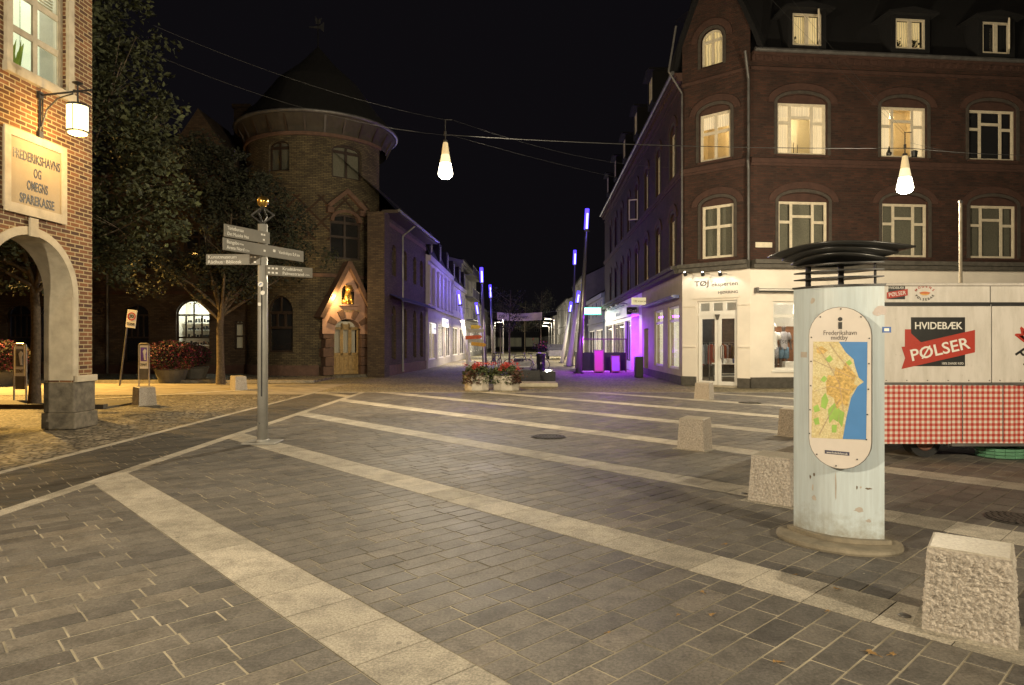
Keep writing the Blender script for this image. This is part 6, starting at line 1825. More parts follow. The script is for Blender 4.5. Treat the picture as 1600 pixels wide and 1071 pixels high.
def a_board(px, py, w, h, lab, inner, rz):
    p = G(px, py); tt = thing('pavement_board', lab, 'pavement sign', (p.x, p.y, 0), rz, 'pavement boards by the purple doorway')
    Mt = Matrix.Rotation(R(-9), 4, 'X')
    mb = MB(Mt); mb.box(-w / 2, w / 2, -.02, .02, 0.06, .12); mb.box(-w / 2, w / 2, -.02, .02, h - .05, h); mb.box(-w / 2, -w / 2 + .05, -.02, .02, 0.0, h - .05); mb.box(w / 2 - .05, w / 2, -.02, .02, 0, h - .05); mb.obj('frame', plain('pink_frame', (.5, .12, .3), .5), tt)
    MB(Mt).box(-w / 2 + .05, w / 2 - .05, -.012, .01, .12, h - .05).obj('poster', inner, tt)
    MB(Matrix.Translation((0, .38, 0)) @ Matrix.Rotation(R(9), 4, 'X')).box(-w / 2, w / 2, -.01, .01, 0, h - .1).obj('back_leg', m_dark, tt)
m_poster1 = emit('pink_backlit_poster', (.75, .04, .45), .28); m_poster2 = emit('violet_backlit_poster', (.38, .08, 1.0), .6)
a_board(936, 583, .50, 1.22, 'tall pavement board glowing magenta before the terrace screen', m_poster1, R(-4))
a_board(962.5, 583, .48, .92, 'lower pavement board glowing violet with a pale figure shape', m_poster2, R(5))
p = G(998, 590); tag(MB().bbox(-.18, .18, -.18, .18, 0, .95, .02).obj('litter_bin', m_black, None, loc=(p.x, p.y, 0)), 'square black litter bin against the wall by the purple doorway', 'litter bin')
light('POINT', (p.x - 2.4, p.y + 3.3, .9), 14, (.4, .02, 1), .1, name='board_glow')
# parked car far down
p = Vector(((868 - 800) / F * 66, 66, 0))
tt = thing('parked_car', 'pale car parked far down the street behind the white leaning poles', 'car', (p.x, p.y, 0), R(90))
mb = MB(); mb.prism([(-2.0, .3), (2.0, .3), (2.05, .75), (1.1, .9), (.6, 1.38), (-1.0, 1.42), (-1.6, .95), (-2.05, .85)], -.8, .8); mb.obj('body', plain('silver_car_paint', (.4, .4, .4), .3, .4), tt)
for x in (-1.25, 1.25):
    for y in (-.78, .78): MB().tube((x, y - .09, .32), (x, y + .09, .32), .32, .32, 16).obj('wheel', m_tyre, tt)
MB().prism([(.62, .92), (1.02, .92), (.58, 1.3), (-.9, 1.33), (-1.4, .97)][::1], -.805, .805).obj('side_window', m_black, tt)

# ============================================================ LEFT SIDE FURNITURE
# speed limit sign on a leaning post
p = G(187, 603); tpz = W(202, 484, p.y)
tt = thing('speed_limit_sign', 'white zone sign with a red ringed 30 on a tilted pole', 'road sign', tuple(p))
d = tpz - p; ML_ = Matrix.Translation((0, 0, 0)) @ Matrix.Rotation(math.atan2(d.x, d.z), 4, 'Y')
hh = d.length
MB(ML_).tube((0, 0, 0), (0, 0, hh), .03).obj('pole', m_zinc, tt)
MB(ML_).bbox(-.03, .33, -.055, -.035, hh - .66, hh, .004).obj('plate', m_white, tt)
m_red = plain('sign_red', (.45, .02, .02), .5)
mb = MB(ML_); n = 28
for i in range(n):
    a0, a1 = 2 * math.pi * i / n, 2 * math.pi * (i + 1) / n; c = (.15, hh - .24)
    mb.prism([(c[0] + .11 * math.cos(a0), c[1] + .11 * math.sin(a0)), (c[0] + .15 * math.cos(a0), c[1] + .15 * math.sin(a0)), (c[0] + .15 * math.cos(a1), c[1] + .15 * math.sin(a1)), (c[0] + .11 * math.cos(a1), c[1] + .11 * math.sin(a1))], -.06, -.056)
mb.obj('red_ring', m_red, tt)
text('lettering', '30', .17, ML_ @ TM(.15, -.06, hh - .24), m_letter, tt, bold=.004); text('lettering', 'ZONE', .11, ML_ @ TM(.15, -.06, hh - .52), m_letter, tt, bold=.003)
def poster_stand(px0, px1, pyb, pyt, lab, pic, txt):
    a, b = G(px0, pyb), G(px1, pyb); h = CH + (535.5 - pyt) / F * a.y; w_ = b.x - a.x
    tt = thing('poster_stand', lab, 'poster stand', tuple(a), 0, 'tubular poster stands on the pavement')
    mb = MB(); r = .07; pts = [(0, 0, 0), (0, 0, h - r), (.02, 0, h - .02), (r, 0, h), (w_ - r, 0, h), (w_ - .02, 0, h - .02), (w_, 0, h - r), (w_, 0, 0)]
    mb.path(pts, .024, 8); mb.obj('tube_frame', m_pole, tt)
    MB().box(.04, w_ - .04, -.015, .015, h - .88, h - .06).obj('panel', m_white, tt)
    MB().prism([(.07, h - .62), (w_ - .07, h - .62), (w_ - .07, h - .14), (.07, h - .14)], -.022, -.0155).obj('picture', pic, tt)
    MB().prism([(w_ * .55, h - .58), (w_ * .72, h - .58), (w_ * .68, h - .38), (w_ * .78, h - .25), (w_ * .62, h - .18), (w_ * .42, h - .27), (w_ * .5, h - .4)], -.03, -.0225).obj('picture_figure', m_white, tt)
    text('lettering', txt, .13, TM(w_ / 2, -.02, h - .75), m_letter, tt, width=w_ * .66)
    MB().box(.04, w_ - .04, -.012, .012, h - 1.25, h - .89).obj('lower_panel', m_zinc, tt)
poster_stand(217, 233, 607, 537, 'tubular stand with a violet poster behind the left granite stone', plain('violet_print', (.14, .07, .35), .5, var=.5, scale=9), 'ZENIT')
poster_stand(22, 41, 626, 538, 'tubular stand with a black and white poster seen through the arch', plain('grey_print', (.12, .12, .12), .5, var=.8, scale=9), 'ZENIT')
m_pinkfl = tone_mat('magenta_flowers', (.05, .004, .014), (.24, .012, .06), .6, 0)
def flower_bush(px, py, r, lab, seed):
    p = G(px, py); rq = random.Random(seed)
    tt = thing('flowering_bush', lab, 'potted bush', tuple(p), 0, 'round red flowering bushes in dark tubs')
    MB().lathe([(.45, 0), (.62, .5), (.66, .52), (.60, .56)], 20).obj('tub', m_plinth, tt)
    def cloud(n, f, zf):
        pts = []
        for _ in range(n):
            v = Vector((rq.gauss(0, 1), rq.gauss(0, 1), rq.gauss(0, 1))).normalized() * r * (.75 + .3 * rq.random())
            pts.append((v.x, v.y, .95 + v.z * .62 + .1))
        return pts
    mb = MB(); leaves(mb, cloud(3200, 1, 1), .10, rnd=rq); mb.obj('foliage', m_leaf2, tt, tones=True)
    mb = MB(); leaves(mb, cloud(2600, 1, 1), .085, rnd=rq); mb.obj('blossom', m_pinkfl, tt, tones=True)
flower_bush(268, 598, 1.02, 'round bush covered in dark red blossoms right of the violet poster', 3)
flower_bush(-6, 603, 1.05, 'round red flowering bush cut by the left edge, seen through the arch', 4)
flower_bush(302, 594, .7, 'smaller red flowering bush below the bright shop window', 9)

# ============================================================ FINGER SIGNPOST
p = G(410.5, 692.5)
tt = thing('finger_signpost', 'grey steel finger signpost with white lettered arms and a gold ball', 'signpost', tuple(p))
m_post = plain('grey_post_paint', (.30, .295, .275), .45, .1, var=.15, scale=3, bmp=.05)
m_arm = plain('grey_brown_arm', (.15, .14, .118), .5, .0, var=.12, scale=4)
MB().tube((0, 0, .02), (0, 0, 3.48), .082, .074, 20).obj('pole', m_post, tt, True)
MB().tube((.012, -.082, .75), (.012, -.076, 2.55), .011, n=6).obj('groove_strip', m_dark, tt)
MB().bbox(-.26, .26, -.22, .22, 0.004, .028, .006).obj('base_plate', m_post, tt)
MB().lathe([(.11, .02), (.10, .06), (.085, .065)], 20).obj('base_collar', m_post, tt, True)
mb = MB(); zt3 = 3.49
dd = [(-.0, zt3), (.18, zt3 + .14), (0, zt3 + .27), (-.18, zt3 + .14)]
for i in range(4):
    a, b = dd[i], dd[(i + 1) % 4]; mb.tube((a[0], 0, a[1]), (b[0], 0, b[1]), .014, n=6)
    mb.tube((0, a[0], a[1]), (0, b[0], b[1]), .014, n=6)
mb.obj('diamond_finial', m_dark, tt)
MB().ball((0, 0, zt3 + .355), .088, 20, 12).obj('gold_ball', plain('gold_leaf', (.62, .40, .10), .22, .95, var=.1), tt, True)
def arm(z0, h, a, b, txt, al, side, small=(), icons=(), two=None):
    """a board from plan point a to plan point b (relative to the pole)"""
    a = Vector((a[0], a[1], 0)); b = Vector((b[0], b[1], 0)); Fa = frame(a + Vector((0, 0, z0)), b - a); L_ = (b - a).length
    Fa = Fa @ Matrix.Translation((0, -.098, 0))
    o = MB(Fa).bbox(0, L_, -.0, .022, 0, h, .004).obj('sign_arm', m_arm, tt)
    for (s_, u, z, sz, w_) in txt: text('lettering', s_, sz, Fa @ TM(u, -.002, z), m_letter_w, o, depth=.0015, align='LEFT', width=w_)
    for (u, z, s_) in icons: MB(Fa).box(u, u + s_, -.003, -.0002, z, z + s_ * .8).obj('pictogram', m_letter_w, o)
    return o
m_arm_h = .165
arm(3.165, .19, (-.36, -.74), (.02, .06), [('Turistbureau', .05, .135, .075, .30), ('Det Musiske Hus', .05, .05, .075, .40)], 0, 0, icons=[(.70, .12, .035), (.75, .12, .035), (.74, .04, .035)])
arm(2.965, .185, (-.37, -.76), (.34, .76), [('Bangsbo', .06, .13, .075, .23), ('4 km', .31, .125, .04, .07), ('Arena Nord', .06, .048, .075, .33), ('1,3 km', .41, .043, .04, .08), ('Vandrehjem 0,4 km', 1.10, .10, .075, .48)], 0, 0, icons=[(.78, .07, .04), (.98, .09, .05)])
arm(2.825, .17, (-.86, -.0), (-.0, -.005), [('Kunstmuseum', .03, .122, .075, .45), ('Rådhus', .03, .045, .075, .23), ('· Bibliotek', .28, .045, .075, .28)], 0, 0, icons=[(.70, .11, .035), (.76, .11, .035), (.76, .03, .035)])
arm(2.665, .165, (0.02, -.0), (.62, .46), [('Krudttårnet', .26, .118, .07, .32), ('Palmestrand', .26, .045, .07, .34), ('2,2 km', .62, .042, .035, .08)], 0, 0, icons=[(.03, .10, .035), (.09, .10, .035), (.15, .10, .035), (.03, .03, .035), (.09, .03, .035), (.15, .03, .035)])
def disc(x, z, r, mat, nm, y=-.088, par=None): return MB().tube((x, y, z), (x, y + .012, z), r, r, 20).obj(nm, mat, par or tt)
s_ = disc(.0, 2.52, .042, m_white, 'round_sticker'); mb = MB(); mb.path([(-.02, -.092, 2.50), (.0, -.092, 2.53), (.022, -.092, 2.525)], .006, 5); mb.obj('sticker_mark', m_blue_l, s_)
disc(.03, 2.385, .034, m_white, 'round_cap')
MB().box(-.042, .005, -.088, -.078, 2.18, 2.23).obj('square_sticker', m_white, tt)
MB().tube((-.02, -.088, .32), (-.02, -.07, .32), .012, n=8).obj('bolt', m_zinc, tt)

# ============================================================ MAP PILLAR
PL, PR = Vector((2.35, 5.58, 0)), Vector((2.885, 5.18, 0))
pc = (PL + PR) / 2; FP = frame(pc, PR - PL)
hwid = (PR - PL).length / 2
pz = math.atan2((PR - PL).y, (PR - PL).x)
tt = thing('map_pillar', 'pale blue lens shaped information pillar with a town map board and black louvred top', 'information pillar', (pc.x, pc.y, 0), pz)
m_pill, nt, b_ = newmat('pale_blue_enamel')
v = coords(nt, 'Object', (9, 9, .55)); v2 = coords(nt, 'Object')
sepz = N(nt, 'ShaderNodeSeparateXYZ'); L(nt, v2, sepz.inputs[0])
cc = ramp(nt, noise_tex(nt, v, 2.2, 6, .7), [(.35, (.42, .48, .51)), (.62, (.50, .58, .63))])
sm_ = mixc(nt, 1.0, noise_tex(nt, v2, 9, 6, .75), ramp(nt, sepz.outputs[2], [(.07, 1.0), (.34, .45)]), 'MULTIPLY')
cc = mixc(nt, ramp(nt, sm_, [(.30, 0.0), (.62, .85)]), cc, (.25, .235, .19))
L(nt, cc, b_.inputs['Base Color']); L(nt, ramp(nt, noise_tex(nt, v2, 5, 4), [(.3, .3), (.7, .6)]), b_.inputs['Roughness'])
def arc(u, sag, w=hwid): return -sag * (1 - (u / w) ** 2)
n = 18; us = [-hwid + 2 * hwid * i / n for i in range(n + 1)]
outl = [(u, arc(u, .125)) for u in us] + [(u, -arc(u, .125)) for u in us[::-1][1:-1]]
mb = MB(); mb.slab(outl, .075, 2.04)
mb.obj('pillar_body', m_pill, tt)
def lens(w, sag, k=18): 
    us_ = [-w + 2 * w * i / k for i in range(k + 1)]; return [(u, arc(u, sag, w)) for u in us_] + [(u, -arc(u, sag, w)) for u in us_[::-1][1:-1]]
MB().slab(lens(hwid + .012, .14), 2.041, 2.056).obj('cap_plate', m_dark, tt)
m_base = plain('base_disc', (.20, .175, .13), .7, .1, var=.3, scale=8, bmp=.2)
MB().lathe([(.462, .0), (.467, .015), (.462, .035), (.438, .0425)], 48, (0, 0, 0), 1, .78).obj('base_disc', m_base, tt)
MB().slab([(x * 1.0, y) for x, y in lens(hwid + .05, .18)], .043, .074).obj('base_step', m_base, tt)
for k in range(3):
    MB().slab(lens(hwid - .0, .14), 2.11 + k * .055, 2.12 + k * .055).obj('louvre', m_black, tt)
for (u, v) in ((-.22, 0), (.03, -.02), (.27, .0)):
    MB().tube((u, v, 2.055), (u, v, 2.40), .022 if u < .2 else .01, n=8).obj('louvre_post', m_black, tt)
def dish(w, sag, z, th, name, tilt=0, cx=0, lip=.02):
    """shallow boat-like wing, thin at the rim and deep in the middle"""
    ks = 20; rings = 7; pts = []; o_ = lens(w, sag, ks); nn = len(o_)
    for j in range(rings + 1):
        f = 1 - j / rings
        for (x, y) in o_: pts.append((cx + x * (f if j < rings else .001), y * (f if j < rings else .001), z - th * (1 - f ** 2.2) + .045 * (1 - (x / w) ** 2)))
    fc = [(j * nn + i, (j + 1) * nn + i, (j + 1) * nn + (i + 1) % nn, j * nn + (i + 1) % nn) for j in range(rings) for i in range(nn)]
    k0 = len(pts)
    for (x, y) in o_: pts.append((cx + x, y, z + .012 + .045 * (1 - (x / w) ** 2)))
    pts.append((cx, 0, z + .06)); 
    fc += [(i, (i + 1) % nn, k0 + (i + 1) % nn, k0 + i) for i in range(nn)] + [(k0 + i, k0 + (i + 1) % nn, k0 + nn) for i in range(nn)]
    return MB(Matrix.Rotation(tilt, 4, 'Y')).add(pts, fc).obj(name, m_blackgloss, tt, True)
m_blackgloss = plain('satin_black_enamel', (.022, .022, .022), .28, var=.15)
dish(.43, .24, 2.285, .05, 'lower_wing')
dish(.36, .20, 2.245, .04, 'bottom_wing')
dish(.545, .32, 2.32, .05, 'top_wing', tilt=-.0)
# board: flat stadium held off the curved front
bz0, bz1, byy = .615, 1.878, -.185
def _bu(px):
    r = (px - 800) / F; o = FP @ Vector((0, byy, 0)); return (r * o.y - o.x) / (FP.col[0].x - r * FP.col[0].y)
bw = (_bu(1362.5) - _bu(1263.5)) / 2; bcx = (_bu(1362.5) + _bu(1263.5)) / 2
def stadium(w, z0, z1, k=14):
    r = w; c1, c0 = z1 - r, z0 + r
    return [(bcx + r * math.cos(math.pi * i / k), c1 + r * math.sin(math.pi * i / k)) for i in range(k + 1)] + [(bcx - r * math.cos(math.pi * i / k), c0 - r * math.sin(math.pi * i / k)) for i in range(k + 1)]
MB().prism(stadium(bw, bz0, bz1), byy, byy + .022).obj('board_edge', m_zinc, tt)
bd = MB().prism(stadium(bw - .005, bz0 + .005, bz1 - .005), byy - .004, byy - .0002).obj('map_board', plain('board_white', (.60, .555, .52), .3, var=.06, scale=5), tt)
def bp(px, py):     # photograph pixel -> board plane u, z
    r = (px - 800) / F; o = FP @ Vector((0, byy, 0)); u = (r * o.y - o.x) / (FP.col[0].x - r * FP.col[0].y)
    Y = (FP @ Vector((u, byy, 0))).y
    return (u, CH + (535.5 - py) / F * Y)
y1 = byy - .0045
def bpoly(pts, mat, nm, lay_):
    P_ = [bp(*q) for q in pts]; ar = sum(P_[i][0] * P_[(i + 1) % len(P_)][1] - P_[(i + 1) % len(P_)][0] * P_[i][1] for i in range(len(P_)))
    if ar < 0: P_ = P_[::-1]
    return MB().prism(P_, y1 - .0012 * lay_ - .0008, y1 - .0012 * lay_).obj(nm, mat, bd)
mp, nt, b_ = newmat('town_map_print')
v = coords(nt); n1 = noise_tex(nt, v, 9, 6, .7); n2 = noise_tex(nt, v, 70, 3, .7)
vo = N(nt, 'ShaderNodeTexVoronoi', feature='DISTANCE_TO_EDGE'); vo.inputs['Scale'].default_value = 42; L(nt, v, vo.inputs['Vector'])
cc = ramp(nt, n1, [(.42, (.60, .56, .34)), (.60, (.55, .44, .20))]); cc = mixc(nt, .5, cc, ramp(nt, n2, [(.35, (.42, .32, .14)), (.6, (.75, .68, .42))]))
cc = mixc(nt, ramp(nt, vo.outputs['Distance'], [(.03, 0.75), (.09, 1.0)]), (.36, .27, .16), cc)
L(nt, cc, b_.inputs['Base Color']); b_.inputs['Roughness'].default_value = .3
bpoly([(1271, 534), (1356, 534.5), (1354, 688), (1268, 684)], mp, 'map_print', 0)
m_sea = plain('map_sea', (.07, .22, .52), .3, var=.06); m_green = plain('map_green', (.28, .46, .10), .35, var=.2); m_orange = plain('map_town', (.52, .36, .12), .35, var=.45, scale=60); m_road = plain('map_road', (.36, .26, .20), .4)
bpoly([(1311, 534.3), (1355.6, 534.6), (1353.6, 687.4), (1317, 686), (1323, 652), (1330, 622), (1340, 604), (1350, 597), (1342, 590), (1336, 572), (1334, 562), (1322, 551)], m_sea, 'map_sea_area', 1)
for k, pts in enumerate([[(1289, 562), (1297, 555), (1302, 562), (1296, 567)], [(1282, 594), (1288, 587), (1293, 592), (1288, 598)], [(1322, 566), (1328, 562), (1332, 568), (1326, 572)], [(1284, 622), (1290, 614), (1295, 626), (1290, 640), (1283, 636)], [(1294, 640), (1304, 630), (1312, 640), (1310, 660), (1302, 655), (1296, 662)], [(1271, 655), (1279, 652), (1281, 663), (1274, 664)], [(1300, 664), (1308, 664), (1307, 676), (1300, 676)], [(1312, 640), (1320, 645), (1316, 668), (1311, 660)], [(1271, 636), (1278, 632), (1282, 642), (1273, 645)]]):
    bpoly(pts, m_green, 'map_green_area', 1)
bpoly([(1291, 600), (1294, 586), (1303, 588), (1306, 574), (1316, 578), (1322, 566), (1331, 578), (1338, 588), (1334, 600), (1340, 603), (1328, 618), (1324, 636), (1316, 630), (1308, 640), (1303, 622), (1292, 616)], m_orange, 'map_town_area', 1.5)
bpoly([(1276, 545), (1284, 541), (1294, 548), (1286, 554), (1277, 552)], m_orange, 'map_town_area', 1.5)
for pts in ([(1271, 563), (1300, 576), (1336, 592)], [(1296, 536), (1310, 556), (1330, 580)], [(1275, 540), (1290, 560), (1312, 600), (1318, 640)], [(1272, 612), (1296, 604), (1330, 610)], [(1280, 680), (1296, 650), (1312, 624)]):
    for a, b in zip(pts[:-1], pts[1:]):
        pa, pb = Vector(bp(*a)), Vector(bp(*b)); d = (pb - pa).normalized() * .0016; nn_ = Vector((-d.y, d.x))
        bpoly_ = [pa + nn_, pa - nn_, pb - nn_, pb + nn_]
        MB().prism([tuple(q) for q in bpoly_], y1 - .0036, y1 - .0030).obj('map_road', m_road, bd)
u_, z_ = bp(1313, 499); MB().tube((u_, y1 - .002, z_), (u_, y1, z_), .0165, n=20).obj('info_dot', m_letter, bd)
u_, z_ = bp(1313, 509); MB().box(u_ - .0135, u_ + .0135, y1 - .002, y1, z_ - .027, z_ + .027).obj('info_stem', m_letter, bd)
m_l2 = plain('brown_lettering', (.06, .045, .04), .5)
u_, z_ = bp(1312.5, 520.5); text('lettering', 'Frederikshavn', .052, TM(u_, y1, z_), m_l2, bd, width=.235, depth=.001)
u_, z_ = bp(1311.5, 528); text('lettering', 'midtby', .052, TM(u_, y1, z_), m_l2, bd, width=.118, depth=.001)
u_, z_ = bp(1308, 707); MB().box(u_ - .088, u_ + .088, y1 - .001, y1, z_ - .018, z_ + .010).obj('dark_caption_bar', plain('caption_blue', (.05, .05, .09), .4), bd)
text('lettering', 'www.frederikshavn.dk', .022, TM(u_, y1 - .001, z_ - .006), m_letter_w, bd, width=.15, depth=.001)
for (px, py) in ((1314, 483), (1282, 495.5), (1345.5, 495.5), (1268, 527.5), (1358.5, 529), (1267.5, 565), (1358, 568.5), (1267, 603), (1357, 608.5), (1266, 640.5), (1355.5, 648), (1265, 677.5), (1354, 687), (1276.5, 710), (1339.5, 718), (1306.5, 728)):
    u_, z_ = bp(px, py); MB().tube((u_, y1 - .004, z_), (u_, y1, z_), .0058, n=10).obj('board_screw', m_dark, bd)
# stickers, scraps and scuffs
def scrap(px, py, w, h, mat, nm, rot=0, pts=None):
    """a thin patch on the curved pillar front"""
    r = (px - 800) / F; u = 0
    for _ in range(12):
        o = FP @ Vector((u, arc(u, .125), 0)); u += ((r * o.y - o.x) / (FP.col[0].x - r * FP.col[0].y)) * .9
    Yq = (FP @ Vector((u, arc(u, .125), 0))).y; z = CH + (535.5 - py) / F * Yq
    rq = random.Random(int(px * 7 + py)); poly = pts or [(-w / 2, -h / 2), (w / 2, -h / 2), (w / 2, h / 2), (-w / 2, h / 2)]
    c, s_ = math.cos(rot), math.sin(rot)
    P_ = [(u + x * c - z2 * s_, z + x * s_ + z2 * c) for x, z2 in poly]
    mb = MB(); k = len(P_)
    mb.add([(x, arc(x, .125) - .0015, zz_) for x, zz_ in P_], [tuple(range(k))])
    return mb.obj(nm, mat, tt)
rag = lambda w, h, sd, n=12: [(w / 2 * math.cos(2 * math.pi * i / n) * random.Random(sd + i).uniform(.5, 1.1), h / 2 * math.sin(2 * math.pi * i / n) * random.Random(sd * 3 + i).uniform(.5, 1.1)) for i in range(n)]
m_scuff = plain('worn_brown_spot', (.13, .10, .07), .8); m_glue = plain('glue_residue', (.42, .38, .34), .8); m_paper = plain('paper_scrap', (.48, .42, .40), .8, var=.1)
scrap(1375, 486, .085, .085, m_paper, 'paper_scrap', .3, rag(.13, .10, 3))
scrap(1270, 470, .03, .055, m_glue, 'paper_scrap', -.4, rag(.04, .06, 5))
st = scrap(1385.5, 515.5, .055, .045, m_blue_l, 'blue_sticker')
scrap(1385.5, 515.5, .03, .022, m_letter_w, 'sticker_centre')
scrap(1256, 554.5, .055, .045, m_glue, 'grey_sticker')
for (px, py, w, h, sd, m_) in ((1272, 742, .022, .035, 1, m_scuff), (1266, 745, .018, .04, 2, m_scuff), (1270, 762, .02, .07, 3, m_glue), (1272, 778, .045, .05, 4, m_glue), (1339, 762, .012, .035, 5, m_scuff), (1345, 762, .02, .02, 7, m_glue), (1357, 764, .055, .018, 6, m_scuff), (1342, 797, .08, .05, 8, m_glue), (1357, 814, .04, .035, 9, m_glue), (1306, 760, .014, .30, 10, m_glue), (1250, 838, .07, .03, 11, m_glue), (1275, 843, .09, .02, 12, m_glue)):
    scrap(px, py, w, h, m_, 'scuff_mark', 0, rag(w, h, sd))

# ============================================================ SAUSAGE TRAILER
TX, TY = 4.97, 9.1
tt = thing('sausage_trailer', 'white sausage stall trailer with red and white gingham skirt behind the map pillar', 'food trailer', (TX, TY, 0))
def tp(px, py): return ((px - 800) / F * TY - TX, CH + (535.5 - py) / F * TY)
m_tw, nt, b_ = newmat('trailer_white')
v = coords(nt, 'Object', (5, 5, .9)); v2 = coords(nt, 'Object')
cc = ramp(nt, noise_tex(nt, v, 1.6, 6, .7), [(.32, (.53, .50, .45)), (.6, (.66, .625, .585))])
cc = mixc(nt, ramp(nt, noise_tex(nt, v2, 14, 6, .8), [(.60, 0.0), (.72, .6)]), cc, (.36, .32, .26))
L(nt, cc, b_.inputs['Base Color']); L(nt, ramp(nt, noise_tex(nt, v2, 3, 3), [(.3, .28), (.7, .5)]), b_.inputs['Roughness'])
Lt = 4.4; zt0 = tp(1400, 444)[1]; zj = tp(1400, 476)[1]; zl = tp(1400, 598)[1]; zbm = tp(1400, 693)[1]
MB().bbox(0, Lt, .03, 2.0, zbm, zt0 - .03, .03).obj('body', m_tw, tt)
MB().bbox(-.03, Lt + .03, -.03, 2.05, zt0 - .028, zt0 + .012, .012).obj('roof', m_tw, tt)
MB().box(0.0, Lt, -.0, .028, zj + .03, zt0 - .03).obj('fascia', m_tw, tt)
MB().box(0.02, Lt, .005, .029, zj - .02, zj + .028).obj('hatch_gap', m_black, tt)  # black strip stands in for the shade in the gap
xj = tp(1547, 500)[0]
for a, b in ((0.0, xj - .008), (xj + .008, Lt)):
    h_ = MB().bbox(a, b, -.035, .02, zl, zj - .025, .006).obj('serving_hatch', m_tw, tt)
    mb = MB(); k = a + .1
    while k < b: mb.tube((k, -.04, zl + .03), (k, -.034, zl + .03), .008, n=6); k += .28
    mb.obj('rivet', m_zinc, h_)
mb = MB(); mb.tube((xj, -.012, zl), (xj, -.012, zj), .009, n=6); mb.obj('hinge', m_zinc, tt)
MB().box(xj - .004, xj + .004, -.006, -.0005, zj + .03, zt0 - .03).obj('fascia_joint', m_zinc, tt)
MB().box(0, Lt, -.05, .03, zl - .03, zl - .003).obj('counter_rail', m_zinc, tt)
# gingham skirt
mg, nt, b_ = newmat('gingham_print')
v = coords(nt, 'Object'); sep = N(nt, 'ShaderNodeSeparateXYZ'); L(nt, v, sep.inputs[0])
def stripe(sock):
    a = N(nt, 'ShaderNodeMath', operation='MULTIPLY'); L(nt, sock, a.inputs[0]); a.inputs[1].default_value = 1 / .072
    f = N(nt, 'ShaderNodeMath', operation='FRACT'); L(nt, a.outputs[0], f.inputs[0])
    g = N(nt, 'ShaderNodeMath', operation='GREATER_THAN'); L(nt, f.outputs[0], g.inputs[0]); g.inputs[1].default_value = .5
    return g.outputs[0]
sm = N(nt, 'ShaderNodeMath', operation='ADD'); L(nt, stripe(sep.outputs[0]), sm.inputs[0]); L(nt, stripe(sep.outputs[2]), sm.inputs[1])
hf = N(nt, 'ShaderNodeMath', operation='MULTIPLY'); L(nt, sm.outputs[0], hf.inputs[0]); hf.inputs[1].default_value = .5
r_ = N(nt, 'ShaderNodeValToRGB'); r_.color_ramp.interpolation = 'CONSTANT'
e = r_.color_ramp.elements; e[0].position = 0; e[0].color = (.66, .60, .54, 1); e[1].position = .25; e[1].color = (.55, .20, .15, 1); e3 = e.new(.75); e3.color = (.38, .025, .02, 1)
L(nt, hf.outputs[0], r_.inputs[0]); L(nt, r_.outputs[0], b_.inputs['Base Color']); b_.inputs['Roughness'].default_value = .5
x1 = tp(1482, 600)[0]; x2 = tp(1585, 600)[0]
for (a, b, y) in ((0.01, x1, -.045), (x1 + .002, x2, -.02), (x2 + .002, Lt - .01, .0)):
    MB().box(a, b, y, .03, zbm + .0, zl - .032).obj('gingham_panel', mg, tt)
MB().box(x1, Lt, -.07, -.0205, zbm - .03, zbm + .005).obj('skirt_rail', m_zinc, tt)
for px in (1502, 1565): MB().tube((tp(px, 600)[0], -.026, zbm + .03), (tp(px, 600)[0], -.026, zl - .03), .005, n=5).obj('skirt_rod', m_zinc, tt)
MB().box(.1, Lt, .3, 1.9, .30, zbm - .002).obj('chassis', m_black, tt)
wx, wz = tp(1461, 701)[0], .0
w_ = MB().tube((wx, .22, .215), (wx, .42, .215), .215, .215, 28).obj('wheel', m_tyre, tt)
mb = MB(); mb.lathe([(.12, 0), (.125, .01), (.09, .012), (.085, -.02), (.03, -.02), (.03, .02)], 20); mb.M = I4
rim = MB(Matrix.Translation((wx, .215, .215)) @ Matrix.Rotation(R(90), 4, 'X')).lathe([(.125, -.01), (.12, .006), (.095, .006), (.09, -.005), (.04, -.004), (.035, .012), (.001, .014)], 24).obj('rim', plain('rusty_rim', (.28, .13, .09), .6, .3, var=.4), w_, True)
mb = MB(); mb.tube((wx + 2.2, .5, .215), (wx + 2.2, .7, .215), .215, .215, 24); mb.obj('wheel', m_tyre, tt)
# rolled green hose under the trailer
p0_ = Vector((tp(1585, 703)[0] + TX, TY + .25, .0)); mb = MB()
for k in range(3): mb.path([(.3 * math.cos(a), .25 * math.sin(a), .03 + k * .045) for a in [2 * math.pi * i / 16 for i in range(17)]], .022, 6)
tag(mb.obj('green_hose', plain('green_hose', (.12, .28, .17), .4), None, loc=p0_), 'pale green hose coiled on the ground under the trailer', 'hose')
# logos
m_lb = plain('logo_black', (.012, .012, .012), .4); m_lr = plain('logo_red', (.40, .03, .015), .45, var=.08)
def tpoly(pts, mat, nm, lay_, par=tt):
    P_ = [tp(*q) for q in pts]; ar = sum(P_[i][0] * P_[(i + 1) % len(P_)][1] - P_[(i + 1) % len(P_)][0] * P_[i][1] for i in range(len(P_)))
    if ar < 0: P_ = P_[::-1]
    return MB().prism(P_, -.037 - .002 * lay_, -.0355 - .002 * lay_ + .0004).obj(nm, mat, par)
q = lambda x, y: (1360 + x / 3.15, 400 + y / 3.15)
tpoly([q(192, 303), q(457, 303), q(457, 543), q(192, 543)], m_lb, 'logo_panel', 0)
tpoly([q(162, 362), q(192, 362), q(192, 382), q(240, 426), q(200, 440), q(162, 448)], m_lr, 'logo_ribbon_fold', .5)
tpoly([q(145, 448), q(162, 447), q(240, 426), q(505, 365), q(505, 475), q(145, 557), q(163, 503)], m_lr, 'logo_ribbon', 1)
